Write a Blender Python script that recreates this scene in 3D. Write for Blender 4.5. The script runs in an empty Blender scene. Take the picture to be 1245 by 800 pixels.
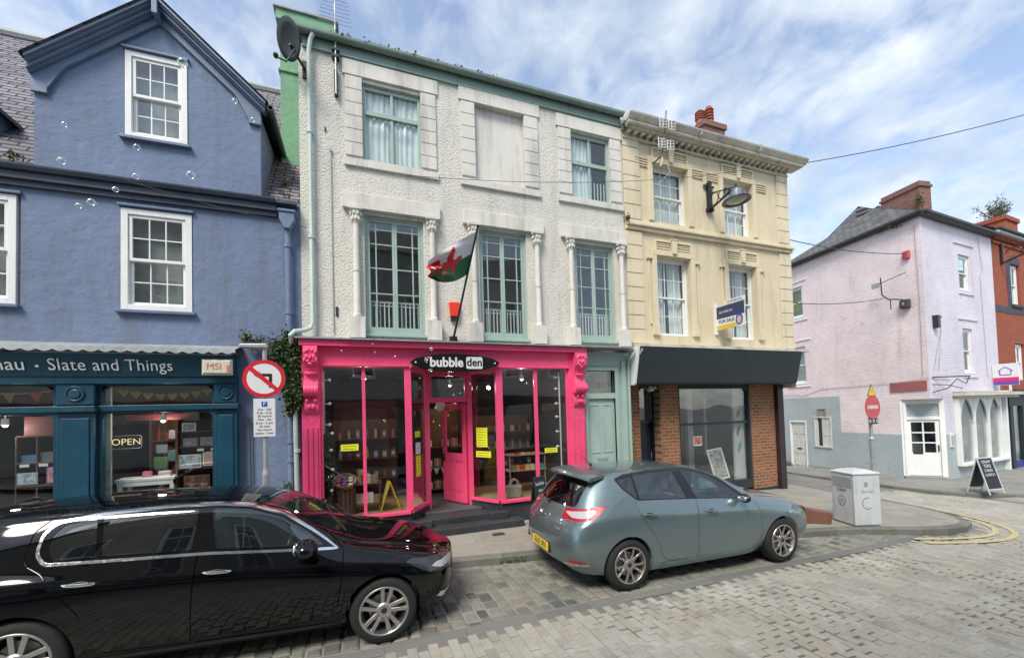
import bpy, bmesh, math, random
from mathutils import Vector, Matrix, noise
random.seed(7)
sc = bpy.context.scene
COL = sc.collection
PI = math.pi
WL = {}          # world location of parents
CAMH = 2.283
YF = 7.6         # plane of the shop facades

def zroad(x):
    pts = [(-14, .6), (-6, .28), (-2.6, .13), (0.2, .01), (3, 0), (6, -.035), (9, -.07), (11, -.14), (13, -.27), (15, -.36), (18, -.38), (40, -.7)]
    if x <= pts[0][0]: return pts[0][1]
    for (a, za), (b, zb) in zip(pts, pts[1:]):
        if x <= b:
            return za + (zb - za) * (x - a) / (b - a)
    return pts[-1][1]
def sst(t):
    t = max(0, min(1, t)); return t * t * (3 - 2 * t)
def zpave(x, y):
    return zroad(x) + .1 + .055 * max(0, min(2.2, y - 6)) * (1 - sst((x - 3.5) / 5))

# ---------------------------------------------------------------- materials
MATS = {}
def _lin(c):
    return tuple(((v / 12.92) if v <= .04045 else ((v + .055) / 1.055) ** 2.4) for v in c)
def hexc(h):
    h = h.lstrip('#'); return _lin(tuple(int(h[i:i+2], 16) / 255 for i in (0, 2, 4)))
class NT:
    def __init__(s, name):
        s.m = bpy.data.materials.new(name); s.m.use_nodes = True
        s.t = s.m.node_tree; s.t.nodes.clear()
        s.out = s.n('ShaderNodeOutputMaterial')
    def n(s, typ, **kw):
        nd = s.t.nodes.new(typ)
        for k, v in kw.items():
            if k.startswith('i_'):
                nd.inputs[k[2:].replace('_', ' ')].default_value = v
            else: setattr(nd, k, v)
        return nd
    def l(s, a, b): s.t.links.new(a, b)
    def pos(s, obj=False):
        if obj: return s.n('ShaderNodeTexCoord').outputs['Object']
        return s.n('ShaderNodeNewGeometry').outputs['Position']
    def noise(s, vec, scale, detail=4, rough=.55, dist=0):
        nd = s.n('ShaderNodeTexNoise'); nd.inputs['Scale'].default_value = scale; nd.inputs['Detail'].default_value = detail
        nd.inputs['Roughness'].default_value = rough; nd.inputs['Distortion'].default_value = dist
        s.l(vec, nd.inputs['Vector']); return nd.outputs['Fac']
    def ramp(s, fac, stops):
        r = s.n('ShaderNodeValToRGB'); s.l(fac, r.inputs['Fac'])
        e = r.color_ramp.elements
        while len(e) < len(stops): e.new(.5)
        for k, (p, c) in enumerate(stops):
            e[k].position = p; e[k].color = (c[0], c[1], c[2], 1) if not isinstance(c, (int, float)) else (c, c, c, 1)
        return r.outputs['Color']
    def mix(s, f, a, b, mode='MIX'):
        m = s.n('ShaderNodeMix', data_type='RGBA', blend_type=mode)
        for sock, v in ((m.inputs[0], f), (m.inputs[6], a), (m.inputs[7], b)):
            if hasattr(v, 'is_linked') or isinstance(v, bpy.types.NodeSocket): s.l(v, sock)
            elif isinstance(v, (int, float)): sock.default_value = v if sock == m.inputs[0] else (v, v, v, 1)
            else: sock.default_value = (*v[:3], 1)
        return m.outputs[2]
    def math(s, op, a, b=0):
        m = s.n('ShaderNodeMath', operation=op)
        for k, v in ((0, a), (1, b)):
            if isinstance(v, (int, float)): m.inputs[k].default_value = v
            else: s.l(v, m.inputs[k])
        return m.outputs[0]
    def bump(s, h, dist=.01, st=1.0, normal=None):
        b = s.n('ShaderNodeBump'); b.inputs['Strength'].default_value = st; b.inputs['Distance'].default_value = dist
        s.l(h, b.inputs['Height'])
        if normal: s.l(normal, b.inputs['Normal'])
        return b.outputs['Normal']
    def bsdf(s, col, rough=.6, metal=0, normal=None, coat=0, spec=.5, **kw):
        p = s.n('ShaderNodeBsdfPrincipled')
        for nm, v in (('Base Color', col), ('Roughness', rough), ('Metallic', metal)):
            if isinstance(v, bpy.types.NodeSocket): s.l(v, p.inputs[nm])
            elif nm == 'Base Color': p.inputs[nm].default_value = (*v[:3], 1)
            else: p.inputs[nm].default_value = v
        p.inputs['Coat Weight'].default_value = coat; p.inputs['Coat Roughness'].default_value = .03
        p.inputs['Specular IOR Level'].default_value = spec
        if normal: s.l(normal, p.inputs['Normal'])
        s.l(p.outputs[0], s.out.inputs['Surface']); s.p = p
        return p

def M(name, fn=None):
    if name not in MATS:
        MATS[name] = fn(name)
    return MATS[name]
def paint(name, c, rough=.45, var=.12, bump=.002, scale=18, dirt=.0, metal=0, obj=False, coat=0):
    """painted / plain surface with slight tonal variation, brushed unevenness and weather stains"""
    if name in MATS: return MATS[name]
    t = NT(name); P = t.pos(obj)
    n1 = t.noise(P, scale * .12, 5, .6); n2 = t.noise(P, scale * 2.2, 3)
    lo = tuple(v * (1 - var) for v in c); hi = tuple(min(1, v * (1 + var)) for v in c)
    col = t.mix(t.ramp(n1, [(.3, 0), (.7, 1)]), lo, hi)
    if dirt:
        mp = t.n('ShaderNodeMapping'); mp.inputs['Scale'].default_value = (1, 1, .18); t.l(P, mp.inputs['Vector'])
        st = t.noise(mp.outputs[0], 7, 6, .65)
        col = t.mix(t.ramp(st, [(.52, 0), (.75, dirt)]), col, (.09, .085, .07))
    r = t.ramp(n2, [(.3, max(0, rough - .08)), (.7, min(1, rough + .1))])
    t.bsdf(col, r, metal, t.bump(n2, bump) if bump else None, coat)
    MATS[name] = t.m; return t.m
def plaster(name, c, coarse=.004, big=.012, scale=60, dirt=.4, var=.1, rough=.85, vor=False):
    t = NT(name); P = t.pos()
    a = t.noise(P, .8, 5, .6); b = t.noise(P, 5, 6, .65); f = t.noise(P, scale, 3, .7)
    lo = tuple(v * (1 - var) for v in c); hi = tuple(min(1, v * (1 + var)) for v in c)
    col = t.mix(t.ramp(a, [(.3, 0), (.7, 1)]), lo, hi)
    col = t.mix(t.ramp(b, [(.35, .0), (.75, .35)]), col, tuple(v * .8 for v in c))
    mp = t.n('ShaderNodeMapping'); mp.inputs['Scale'].default_value = (1, 1, .12); t.l(P, mp.inputs['Vector'])
    st = t.noise(mp.outputs[0], 4, 7, .7)
    col = t.mix(t.ramp(st, [(.49, 0), (.72, dirt*1.1)]), col, (.13, .125, .11))
    if vor:
        v = t.n('ShaderNodeTexVoronoi', feature='SMOOTH_F1'); v.inputs['Scale'].default_value = 36; v.inputs['Smoothness'].default_value = .35
        nv = t.n('ShaderNodeVectorMath', operation='MULTIPLY_ADD')
        t.l(t.n('ShaderNodeTexNoise', i_Scale=9.0).outputs['Color'], nv.inputs[0]); nv.inputs[1].default_value = (.12, .12, .12); t.l(P, nv.inputs[2])
        t.l(nv.outputs[0], v.inputs['Vector'])
        h = t.math('MULTIPLY', v.outputs['Distance'], -1)
        nrm = t.bump(h, .013, .8); nrm = t.bump(f, coarse, 1, nrm)
        col = t.mix(t.ramp(v.outputs['Distance'], [(.4, 0), (.8, .35)]), col, tuple(x * .6 for x in c))
    else:
        nrm = t.bump(b, big, 1); nrm = t.bump(f, coarse, .8, nrm)
    t.bsdf(col, rough, 0, nrm); MATS[name] = t.m; return t.m
def brickmat(name, c1, c2, mortar, w=.225, h=.075, m=.01, bump=.006, axis='x', offset=.5, rough=.85, noiseamt=.5, rot=None):
    t = NT(name); P = t.pos()
    s = t.n('ShaderNodeSeparateXYZ'); t.l(P, s.inputs[0]); cb = t.n('ShaderNodeCombineXYZ')
    u = t.math('ADD', s.outputs[0], s.outputs[1]) if axis == 'xy' else s.outputs[0 if axis == 'x' else 1]
    t.l(u, cb.inputs[0]); t.l(s.outputs[2], cb.inputs[1])
    b = t.n('ShaderNodeTexBrick'); b.offset = offset
    b.inputs['Scale'].default_value = 1; b.inputs['Brick Width'].default_value = w; b.inputs['Row Height'].default_value = h
    b.inputs['Mortar Size'].default_value = m; b.inputs['Mortar Smooth'].default_value = .3; b.inputs['Bias'].default_value = -.1
    b.inputs['Color1'].default_value = (*c1, 1); b.inputs['Color2'].default_value = (*c2, 1); b.inputs['Mortar'].default_value = (*mortar, 1)
    t.l(cb.outputs[0], b.inputs['Vector'])
    n = t.noise(P, 9, 6, .65); n2 = t.noise(P, 70, 3)
    col = t.mix(t.ramp(n, [(.3, 0), (.75, noiseamt)]), b.outputs['Color'], tuple(v * .45 for v in c1))
    hh = t.math('SUBTRACT', t.math('MULTIPLY', n2, .25), b.outputs['Fac'])
    t.bsdf(col, rough, 0, t.bump(hh, bump)); MATS[name] = t.m; return t.m
def glass(name, tint=(.8, .85, .84), refl=1.0, rough=.0, base=.06):
    t = NT(name); P = t.pos()
    lw = t.n('ShaderNodeLayerWeight'); lw.inputs[0].default_value = .5; f5 = t.math('POWER', lw.outputs['Facing'], 5.0)
    w = t.noise(P, 1.1, 2, .4); nr = t.bump(w, .012, .5)
    g = t.n('ShaderNodeBsdfGlossy'); g.inputs['Roughness'].default_value = rough; g.inputs['Color'].default_value = (1, 1, 1, 1); t.l(nr, g.inputs['Normal'])
    tr = t.n('ShaderNodeBsdfTransparent'); tr.inputs['Color'].default_value = (*tint, 1)
    f = t.math('ADD', t.math('MULTIPLY', f5, .88 * refl), base + .055)
    mx = t.n('ShaderNodeMixShader'); t.l(f, mx.inputs[0]); t.l(tr.outputs[0], mx.inputs[1]); t.l(g.outputs[0], mx.inputs[2])
    t.l(mx.outputs[0], t.out.inputs['Surface']); MATS[name] = t.m; return t.m
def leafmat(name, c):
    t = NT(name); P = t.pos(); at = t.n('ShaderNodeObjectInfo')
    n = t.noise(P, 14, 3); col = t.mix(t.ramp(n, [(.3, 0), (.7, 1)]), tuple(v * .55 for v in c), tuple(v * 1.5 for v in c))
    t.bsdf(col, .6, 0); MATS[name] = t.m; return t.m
def attrmat(name, stops, rough=.85, bump=.004, moss=None, nscale=40, patches=None):
    """stone units: colour ramp over a random value stored per unit, plus grain, stains and moss"""
    t = NT(name); P = t.pos()
    a = t.n('ShaderNodeAttribute'); a.attribute_name = 'unit'
    col = t.ramp(a.outputs['Fac'], stops)
    n = t.noise(P, nscale, 4, .7); b = t.noise(P, 1.3, 6, .6); g = t.noise(P, 160, 2)
    col = t.mix(t.ramp(n, [(.3, .0), (.8, .45)]), col, (.09, .09, .085))
    col = t.mix(t.ramp(b, [(.35, .0), (.7, .45)]), col, patches or (.2, .2, .185))
    if moss: col = t.mix(t.ramp(t.noise(P, 2.3, 7, .7), [(.5, 0), (.72, moss)]), col, (.09, .105, .045))
    nr = t.bump(n, bump); nr = t.bump(g, .0015, 1, nr)
    t.bsdf(col, rough, 0, nr); MATS[name] = t.m; return t.m

# ---------------------------------------------------------------- mesh builder
class B:
    def __init__(s, f=None):
        s.v = []; s.fc = []; s.mi = []; s.f = f; s.cur = 0; s.unit = []; s.u = 0
    def add(s, vs, fs):
        o = len(s.v)
        for p in vs:
            s.v.append(Vector(s.f(*p)) if s.f else Vector(p))
        for q in fs:
            s.fc.append([o + i for i in q]); s.mi.append(s.cur); s.unit.append(s.u)
        return s
    def box(s, x0, x1, y0, y1, z0, z1):
        x0, x1 = sorted((x0, x1)); y0, y1 = sorted((y0, y1)); z0, z1 = sorted((z0, z1))
        return s.add([(x0,y0,z0),(x1,y0,z0),(x1,y1,z0),(x0,y1,z0),(x0,y0,z1),(x1,y0,z1),(x1,y1,z1),(x0,y1,z1)],
                     [(0,3,2,1),(4,5,6,7),(0,1,5,4),(1,2,6,5),(2,3,7,6),(3,0,4,7)])
    def quad(s, a, b, c, d): return s.add([a, b, c, d], [(0,1,2,3)])
    def prism(s, poly, a, b, ax='y'):
        """poly of 2-D points extruded along ax from a to b; ax y: (x,z), x: (y,z), z: (x,y)"""
        def P(p, t):
            return {'y': (p[0], t, p[1]), 'x': (t, p[0], p[1]), 'z': (p[0], p[1], t)}[ax]
        n = len(poly); vs = [P(p, a) for p in poly] + [P(p, b) for p in poly]
        return s.add(vs, [tuple(range(n))[::-1], tuple(range(n, 2*n))] + [(i, (i+1) % n, n+(i+1) % n, n+i) for i in range(n)])
    def tube(s, pts, r, n=8, cap=True, closed=False):
        pts = [Vector(p) for p in pts]; vs = []; m = len(pts); up = None
        rr = r if isinstance(r, (list, tuple)) else [r] * m
        for i, p in enumerate(pts):
            if closed: d = pts[(i+1) % m] - pts[i-1]
            else: d = (pts[min(i+1, m-1)] - pts[max(i-1, 0)])
            d = d.normalized() if d.length > 1e-9 else Vector((0,0,1))
            if up is None:
                up = Vector((0,0,1)) if abs(d.z) < .9 else Vector((1,0,0))
            a = (up - d * up.dot(d)); a = a.normalized() if a.length > 1e-6 else d.orthogonal().normalized()
            up = a; b = d.cross(a)
            for k in range(n):
                t = 2*PI*k/n; vs.append(tuple(p + (a*math.cos(t) + b*math.sin(t)) * rr[i]))
        fs = [(i*n+k, i*n+(k+1) % n, (i+1)*n+(k+1) % n, (i+1)*n+k) for i in range(m-1) for k in range(n)]
        if closed: fs += [((m-1)*n+k, (m-1)*n+(k+1) % n, (k+1) % n, k) for k in range(n)]
        elif cap: fs += [tuple(range(n))[::-1], tuple(range((m-1)*n, m*n))]
        return s.add(vs, fs)
    def lathe(s, prof, c=(0,0,0), ax='z', n=24, a0=0, a1=2*PI):
        """prof = [(r, h)...] revolved round axis ax through c"""
        full = abs(a1 - a0 - 2*PI) < 1e-6; m = n if full else n + 1; vs = []
        for r, h in prof:
            for k in range(m):
                t = a0 + (a1-a0)*k/n; u, w = r*math.cos(t), r*math.sin(t)
                q = {'z': (u, w, h), 'y': (u, h, w), 'x': (h, u, w)}[ax]
                vs.append((c[0]+q[0], c[1]+q[1], c[2]+q[2]))
        fs = []
        for i in range(len(prof)-1):
            for k in range(n if not full else n):
                k2 = (k+1) % m if full else k+1
                fs.append((i*m+k, i*m+k2, (i+1)*m+k2, (i+1)*m+k))
        return s.add(vs, fs)
    def ball(s, c, r, n=12, m=8, sz=(1,1,1)):
        vs = []; fs = []
        for i in range(m+1):
            p = PI*i/m
            for k in range(n):
                t = 2*PI*k/n; vs.append((c[0]+r*sz[0]*math.sin(p)*math.cos(t), c[1]+r*sz[1]*math.sin(p)*math.sin(t), c[2]+r*sz[2]*math.cos(p)))
        for i in range(m):
            for k in range(n): fs.append((i*n+k, (i+1)*n+k, (i+1)*n+(k+1) % n, i*n+(k+1) % n))
        return s.add(vs, fs)
    def wall(s, x0, x1, z0, z1, holes, y=0, depth=.15, step=None):
        """front sheet at y with rectangular holes and their reveals"""
        xs = sorted({x0, x1, *[max(x0, min(x1, h[i])) for h in holes for i in (0, 1)]}); zs = sorted({z0, z1, *[max(z0, min(z1, h[i])) for h in holes for i in (2, 3)]})
        for a, b in zip(xs, xs[1:]):
            for c, d in zip(zs, zs[1:]):
                mx, mz = (a+b)/2, (c+d)/2
                if any(h[0] < mx < h[1] and h[2] < mz < h[3] for h in holes): continue
                s.quad((a,y,c),(b,y,c),(b,y,d),(a,y,d))
        for h in holes:
            a, b, c, d = h[:4]; e = y + (h[4] if len(h) > 4 else depth)
            s.quad((a,y,c),(a,e,c),(a,e,d),(a,y,d)); s.quad((b,y,c),(b,e,c),(b,e,d),(b,y,d))
            s.quad((a,y,c),(b,y,c),(b,e,c),(a,e,c)); s.quad((a,y,d),(b,y,d),(b,e,d),(a,e,d))
        return s
    def build(s, name, mats, parent=None, smooth=False, bevel=0, local=False, sharp=35, seg=2, unit=False, recalc=True):
        if not isinstance(mats, (list, tuple)): mats = [mats]
        off = Vector((0,0,0))
        if parent is not None and not local: off = WL.get(parent.name, Vector((0,0,0)))
        me = bpy.data.meshes.new(name)
        me.from_pydata([tuple(v - off) for v in s.v], [], s.fc)
        for m in mats: me.materials.append(m)
        if len(mats) > 1:
            me.polygons.foreach_set('material_index', s.mi)
        if unit:
            at = me.attributes.new('unit', 'FLOAT', 'FACE'); at.data.foreach_set('value', s.unit)
        if recalc:
            bm = bmesh.new(); bm.from_mesh(me); bmesh.ops.recalc_face_normals(bm, faces=bm.faces); bm.to_mesh(me); bm.free()
        if smooth:
            me.polygons.foreach_set('use_smooth', [True]*len(me.polygons)); me.set_sharp_from_angle(angle=math.radians(sharp))
        o = bpy.data.objects.new(name, me); COL.objects.link(o)
        if parent is not None:
            o.parent = parent; WL[o.name] = off.copy() if not local else Vector((0,0,0))
        else: WL[o.name] = Vector((0,0,0))
        if bevel:
            md = o.modifiers.new('Bevel', 'BEVEL'); md.width = bevel; md.segments = seg; md.limit_method = 'ANGLE'; md.angle_limit = math.radians(40)
            md.harden_normals = False
        return o
def tag(o, label=None, cat=None, group=None, kind=None):
    if label: o['label'] = label
    if cat: o['category'] = cat
    if group: o['group'] = group
    if kind: o['kind'] = kind
    return o
def thing(name, label, cat, loc=(0,0,0), group=None, rot=(0,0,0)):
    o = bpy.data.objects.new(name, None); COL.objects.link(o); o.location = loc; o.rotation_euler = rot
    o.empty_display_size = .2
    WL[o.name] = Vector(loc); return tag(o, label, cat, group)
def text(name, body, size, mat, parent, loc, rot=(PI/2,0,0), ext=.004, align='CENTER', local=False, squeeze=1, bold=0, space=1):
    cu = bpy.data.curves.new(name, 'FONT'); cu.body = body; cu.size = size; cu.extrude = ext; cu.align_x = align; cu.align_y = 'CENTER'
    cu.offset = bold; cu.space_character = space; cu.resolution_u = 3
    tmp = bpy.data.objects.new(name, cu); COL.objects.link(tmp)
    dg = bpy.context.evaluated_depsgraph_get(); me = bpy.data.meshes.new_from_object(tmp.evaluated_get(dg))
    bpy.data.objects.remove(tmp)
    R = Matrix.Translation(loc) @ __import__('mathutils').Euler(rot).to_matrix().to_4x4() @ Matrix.Diagonal((squeeze,1,1,1))
    me.transform(R)
    if parent is not None and not local: me.transform(Matrix.Translation(-WL.get(parent.name, Vector())))
    me.materials.clear(); me.materials.append(mat)
    o = bpy.data.objects.new(name, me); COL.objects.link(o); o.parent = parent; return o

# common materials
m_glass = glass('window_glass'); m_shopglass = glass('shop_glass', (.88,.92,.91), 1.0, base=.11)
m_carglass = glass('car_glass', (.70,.78,.75), 1.0, base=.05); m_darkglass = glass('privacy_glass', (.22,.23,.23), 1.0, base=.06)
m_white = paint('white_paint', (.78,.79,.77), .4, .05, dirt=.12)
m_black = paint('black_metal', (.02,.02,.022), .4, .2)
m_rubber = paint('rubber', (.014,.014,.015), .75, .2, obj=True)
m_chrome = paint('chrome', (.78,.78,.78), .12, .03, 0, metal=1, obj=True)
m_alu = paint('alloy', (.50,.49,.48), .38, .06, 0, metal=1, obj=True)
m_galv = paint('galvanised_steel', (.42,.44,.44), .5, .18, metal=.6)
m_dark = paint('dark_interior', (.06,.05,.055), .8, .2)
m_wood = paint('brown_wood', (.16,.085,.045), .6, .3)
m_pale = paint('pale_timber', (.38,.27,.16), .6, .2)
m_lead = paint('lead_flashing', (.3,.32,.33), .6, .2, dirt=.5)
m_curtain = paint('net_curtain', (.78,.82,.80), .9, .06)
m_slate = brickmat('roof_slate', (.19,.175,.195), (.34,.315,.345), (.02,.02,.022), .3, .10, .014, .05, 'x')
m_slate2 = brickmat('roof_slate_side', (.10,.10,.10), (.2,.195,.19), (.025,.025,.025), .26, .15, .012, .03, 'y')
def moss_clump(name, label, cat, pts, n, leaf, mat, seed, parent=None, stemm=None):
    rnd = random.Random(seed); b = B()
    for _ in range(n):
        c, r = rnd.choice(pts)
        p = Vector(c) + Vector((rnd.gauss(0,.45)*r[0], rnd.gauss(0,.45)*r[1], rnd.gauss(0,.45)*r[2]))
        a = Vector((rnd.uniform(-1,1), rnd.uniform(-1,1), rnd.uniform(-.3,1))).normalized(); w = a.orthogonal().normalized()
        w = (Matrix.Rotation(rnd.uniform(0, 2*PI), 3, a) @ w); l = leaf * rnd.uniform(.6, 1.3); s_ = a.cross(w)
        b.add([tuple(p), tuple(p + w*l*.5 + s_*l*.35 + a*l*.1), tuple(p + w*l), tuple(p + w*l*.5 - s_*l*.35 + a*l*.1)], [(0,1,2,3)])
    o = b.build(name, mat, parent, recalc=False)
    if label: tag(o, label, cat)
    elif 'moss' in name: tag(o, kind='stuff')
    return o
# ================================================================ sky, sun, camera
w = bpy.data.worlds.new('World'); sc.world = w; w.use_nodes = True
nt = w.node_tree; nt.nodes.clear()
def wn(t, **k):
    n = nt.nodes.new(t)
    for a, v in k.items(): setattr(n, a, v)
    return n
SUN_EL, SUN_ROT = math.radians(52), math.radians(222)     # compass bearing of the sun measured from +y towards +x
sky = wn('ShaderNodeTexSky', sky_type='NISHITA', sun_disc=False, sun_elevation=SUN_EL, sun_rotation=SUN_ROT, air_density=1.0, dust_density=.6, ozone_density=1.5)
tc = wn('ShaderNodeTexCoord'); sep = wn('ShaderNodeSeparateXYZ'); nt.links.new(tc.outputs['Generated'], sep.inputs[0])
def wm(op, a, b=0):
    n = wn('ShaderNodeMath', operation=op)
    for k, v in ((0, a), (1, b)):
        if isinstance(v, (int, float)): n.inputs[k].default_value = v
        else: nt.links.new(v, n.inputs[k])
    return n.outputs[0]
zz = wm('ADD', wm('MAXIMUM', sep.outputs[2], 0), .22)
cb = wn('ShaderNodeCombineXYZ'); nt.links.new(wm('DIVIDE', sep.outputs[0], zz), cb.inputs[0]); nt.links.new(wm('DIVIDE', sep.outputs[1], zz), cb.inputs[1])
def wnoise(sc_, det, rough, dist=0, off=(0,0,0), scl=(1,1,1)):
    mp = wn('ShaderNodeMapping'); mp.inputs['Location'].default_value = off; mp.inputs['Scale'].default_value = scl; nt.links.new(cb.outputs[0], mp.inputs[0])
    n = wn('ShaderNodeTexNoise'); n.inputs['Scale'].default_value = sc_; n.inputs['Detail'].default_value = det; n.inputs['Roughness'].default_value = rough; n.inputs['Distortion'].default_value = dist
    nt.links.new(mp.outputs[0], n.inputs['Vector']); return n.outputs['Fac']
def wramp(f, st):
    r = wn('ShaderNodeValToRGB'); nt.links.new(f, r.inputs[0]); e = r.color_ramp.elements
    while len(e) < len(st): e.new(.5)
    for k, (p, c) in enumerate(st): e[k].position = p; e[k].color = (*((c,)*3 if isinstance(c, (int, float)) else c), 1)
    return r.outputs[0]
big = wnoise(.9, 3, .5, .3, (3.1, 1.2, 0)); puff = wnoise(8.0, 5, .55, .3, (0, 0, 0), (1, .8, 1)); veil = wnoise(2.2, 6, .6, .8, (7, 3, 0), (.5, 1.3, 1))
mask = wm('ADD', wm('ADD', wm('MULTIPLY', puff, .78), wm('MULTIPLY', veil, .30)), wm('MULTIPLY', big, .28))
fac = wramp(mask, [(.55, .10), (.67, .5), (.82, .88)])
shade = wramp(wnoise(3.2, 5, .6, .2, (11, 5, 0)), [(.36, (3.1, 3.7, 4.4)), (.68, (5.4, 5.7, 6.0))])
hs = wn('ShaderNodeHueSaturation'); hs.inputs['Saturation'].default_value = .86; hs.inputs['Value'].default_value = 1.4; nt.links.new(sky.outputs[0], hs.inputs['Color'])
mx = wn('ShaderNodeMix', data_type='RGBA'); nt.links.new(fac, mx.inputs[0]); nt.links.new(hs.outputs[0], mx.inputs[6]); nt.links.new(shade, mx.inputs[7])
bg = wn('ShaderNodeBackground'); bg.inputs[1].default_value = .105; nt.links.new(mx.outputs[2], bg.inputs[0])
wo = wn('ShaderNodeOutputWorld'); nt.links.new(bg.outputs[0], wo.inputs[0])
ld = bpy.data.lights.new('sun', 'SUN'); ld.energy = 2.1; ld.angle = math.radians(22); ld.color = (1, .94, .83)
lo = bpy.data.objects.new('sun', ld); COL.objects.link(lo); lo.location = (-20, -20, 30)
sd = Vector((math.sin(SUN_ROT) * math.cos(SUN_EL), math.cos(SUN_ROT) * math.cos(SUN_EL), math.sin(SUN_EL)))
lo.rotation_euler = (-sd).to_track_quat('-Z', 'Y').to_euler()
sc.view_settings.view_transform = 'Standard'; sc.view_settings.look = 'None'; sc.view_settings.exposure = 0.92; sc.view_settings.gamma = 1

cam = bpy.data.cameras.new('camera'); co = bpy.data.objects.new('camera', cam); COL.objects.link(co); sc.camera = co
Rr = Vector((.93658894, -.34922164, -.02907568)); Uu = Vector((.01662733, -.03859162, .99911672)); Ww = Vector((.35003526, .93624512, .03033787))
mt = Matrix((Rr, Uu, -Ww)).transposed().to_4x4(); mt.translation = (0, 0, CAMH); co.matrix_world = mt
cam.sensor_fit = 'HORIZONTAL'; cam.sensor_width = 36; cam.lens = 36 * 500 / 1245
cam.shift_y = (484.99 - 400) / 1245; cam.shift_x = 0; cam.clip_end = 3000; cam.clip_start = .05

# ================================================================ ground
def sheet(name, x0, x1, y0, y1, n, mat, zf, kind='structure', inside=None, dz=0, grid=None):
    b = B(); nx, ny = n
    P = [[(x0+(x1-x0)*i/nx, y0+(y1-y0)*j/ny) for j in range(ny+1)] for i in range(nx+1)]
    b.add([(p[0], p[1], zf(*p)+dz) for r in P for p in r], [(i*(ny+1)+j, (i+1)*(ny+1)+j, (i+1)*(ny+1)+j+1, i*(ny+1)+j+1) for i in range(nx) for j in range(ny)])
    return tag(b.build(name, mat, smooth=True), kind=kind)
def asphalt(name, c):
    t = NT(name); P = t.pos(); n = t.noise(P, 120, 3, .7); b = t.noise(P, .9, 6, .65); d = t.noise(P, 14, 5)
    col = t.mix(t.ramp(b, [(.3, 0), (.7, 1)]), tuple(v*.75 for v in c), tuple(v*1.25 for v in c)); col = t.mix(t.ramp(n, [(.4, 0), (.8, .35)]), col, (.35, .34, .32))
    t.bsdf(col, .88, 0, t.bump(n, .003, 1, t.bump(d, .004))); MATS[name] = t.m; return t.m
m_asph = asphalt('worn_asphalt', (.17, .168, .158)); m_joint = asphalt('joint_grit', (.17, .165, .14)); m_joint2 = asphalt('bay_grit', (.24, .235, .20))
# one sheet to the horizon, lying just under the road levels
def zg(x, y):
    k = 1 if abs(x) < 60 and abs(y) < 60 else 0
    return zroad(x) - .035 if k else -.9
b = B(); xs = [-900, -60, -14, -6, -2.6, .2, 3, 6, 9, 11, 13, 15, 18, 40, 60, 900]; ys = [-900, -60, -8, 4, 8, 14, 60, 900]
b.add([(x, y, (zroad(x) - .035) if abs(x) < 300 else zroad(math.copysign(60, x)) - .035) for x in xs for y in ys], [(i*len(ys)+j, (i+1)*len(ys)+j, (i+1)*len(ys)+j+1, i*len(ys)+j+1) for i in range(len(xs)-1) for j in range(len(ys)-1)])
tag(b.build('ground', m_asph), kind='structure')

def inpoly(x, y, pg):
    c = False; j = len(pg)-1
    for i in range(len(pg)):
        if (pg[i][1] > y) != (pg[j][1] > y) and x < (pg[j][0]-pg[i][0])*(y-pg[i][1])/(pg[j][1]-pg[i][1])+pg[i][0]: c = not c
        j = i
    return c
# kerb line of the near block (road side), from the left round the corner into the side street
def arc(c, r, a0, a1, n): return [(c[0]+r*math.cos(math.radians(a0+(a1-a0)*k/n)), c[1]+r*math.sin(math.radians(a0+(a1-a0)*k/n))) for k in range(n+1)]
KERB = [(-9, 6.75), (-3, 6.62), (-.6, 6.36), (1.3, 6.06), (2.54, 5.86), (5, 5.44), (7.36, 5.02), (8.3, 4.76), (8.95, 4.42), (9.4, 4.26), (9.9, 4.16), (10.4, 4.16), (10.85, 4.34), (11.25, 4.7), (11.55, 5.15), (11.72, 5.7), (11.82, 6.4), (11.95, 7.6), (12.2, 10), (13.2, 18), (15, 30)]
def chaikin(L, n=2):
    for _ in range(n):
        o = [L[0]]
        for p, q in zip(L, L[1:]): o += [(p[0]*.75+q[0]*.25, p[1]*.75+q[1]*.25), (p[0]*.25+q[0]*.75, p[1]*.25+q[1]*.75)]
        L = o + [L[-1]]
    return L
KERB = chaikin(KERB, 2)
FARK = [(26, 4.2), (20, 4.7), (17.2, 5.15), (16.2, 5.55), (15.5, 6.1), (15.05, 6.85), (14.95, 7.7), (15.1, 9.3), (15.7, 13), (17, 20), (18.6, 30)]
def kerby(x):
    for (a, ya), (b_, yb) in zip(KERB, KERB[1:]):
        if b_ > 10.2: break
        if a <= x <= b_: return ya+(yb-ya)*(x-a)/(b_-a)
    return 4.16 if x > 9 else 6.75
ROAD = lambda x, y: not (x > 14.8 and inpoly(x, y, [(40, 4)] + FARK + [(40, 30)])) and not inpoly(x, y, KERB + [(-9, 30)])

def unitblock(b, cx, cy, lx, ly, ztop, h=.05, ch=.008, ang=0, tilt=(0,0), rnd=random, rough=.0):
    """one paving unit: chamfered top, plain sides"""
    b.u = rnd.random(); ca, sa = math.cos(ang), math.sin(ang)
    def p(u, v, z): return (cx+u*ca-v*sa, cy+u*sa+v*ca, z + u*tilt[0] + v*tilt[1])
    X, Y = lx/2, ly/2; j = lambda: rnd.uniform(-rough, rough)
    c0 = [(sx*X+j(), sy*Y+j()) for sx, sy in ((-1,-1),(1,-1),(1,1),(-1,1))]
    vs = [p(*c, ztop-h) for c in c0] + [p(*c, ztop-ch) for c in c0] + [p(c[0]*(1-ch*1.6/X), c[1]*(1-ch*1.6/Y), ztop) for c in c0]
    fs = [(8,9,10,11)] + [(4+i, 4+(i+1) % 4, 8+(i+1) % 4, 8+i) for i in range(4)] + [(i, (i+1) % 4, 4+(i+1) % 4, 4+i) for i in range(4)]
    b.add(vs, fs)
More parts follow.
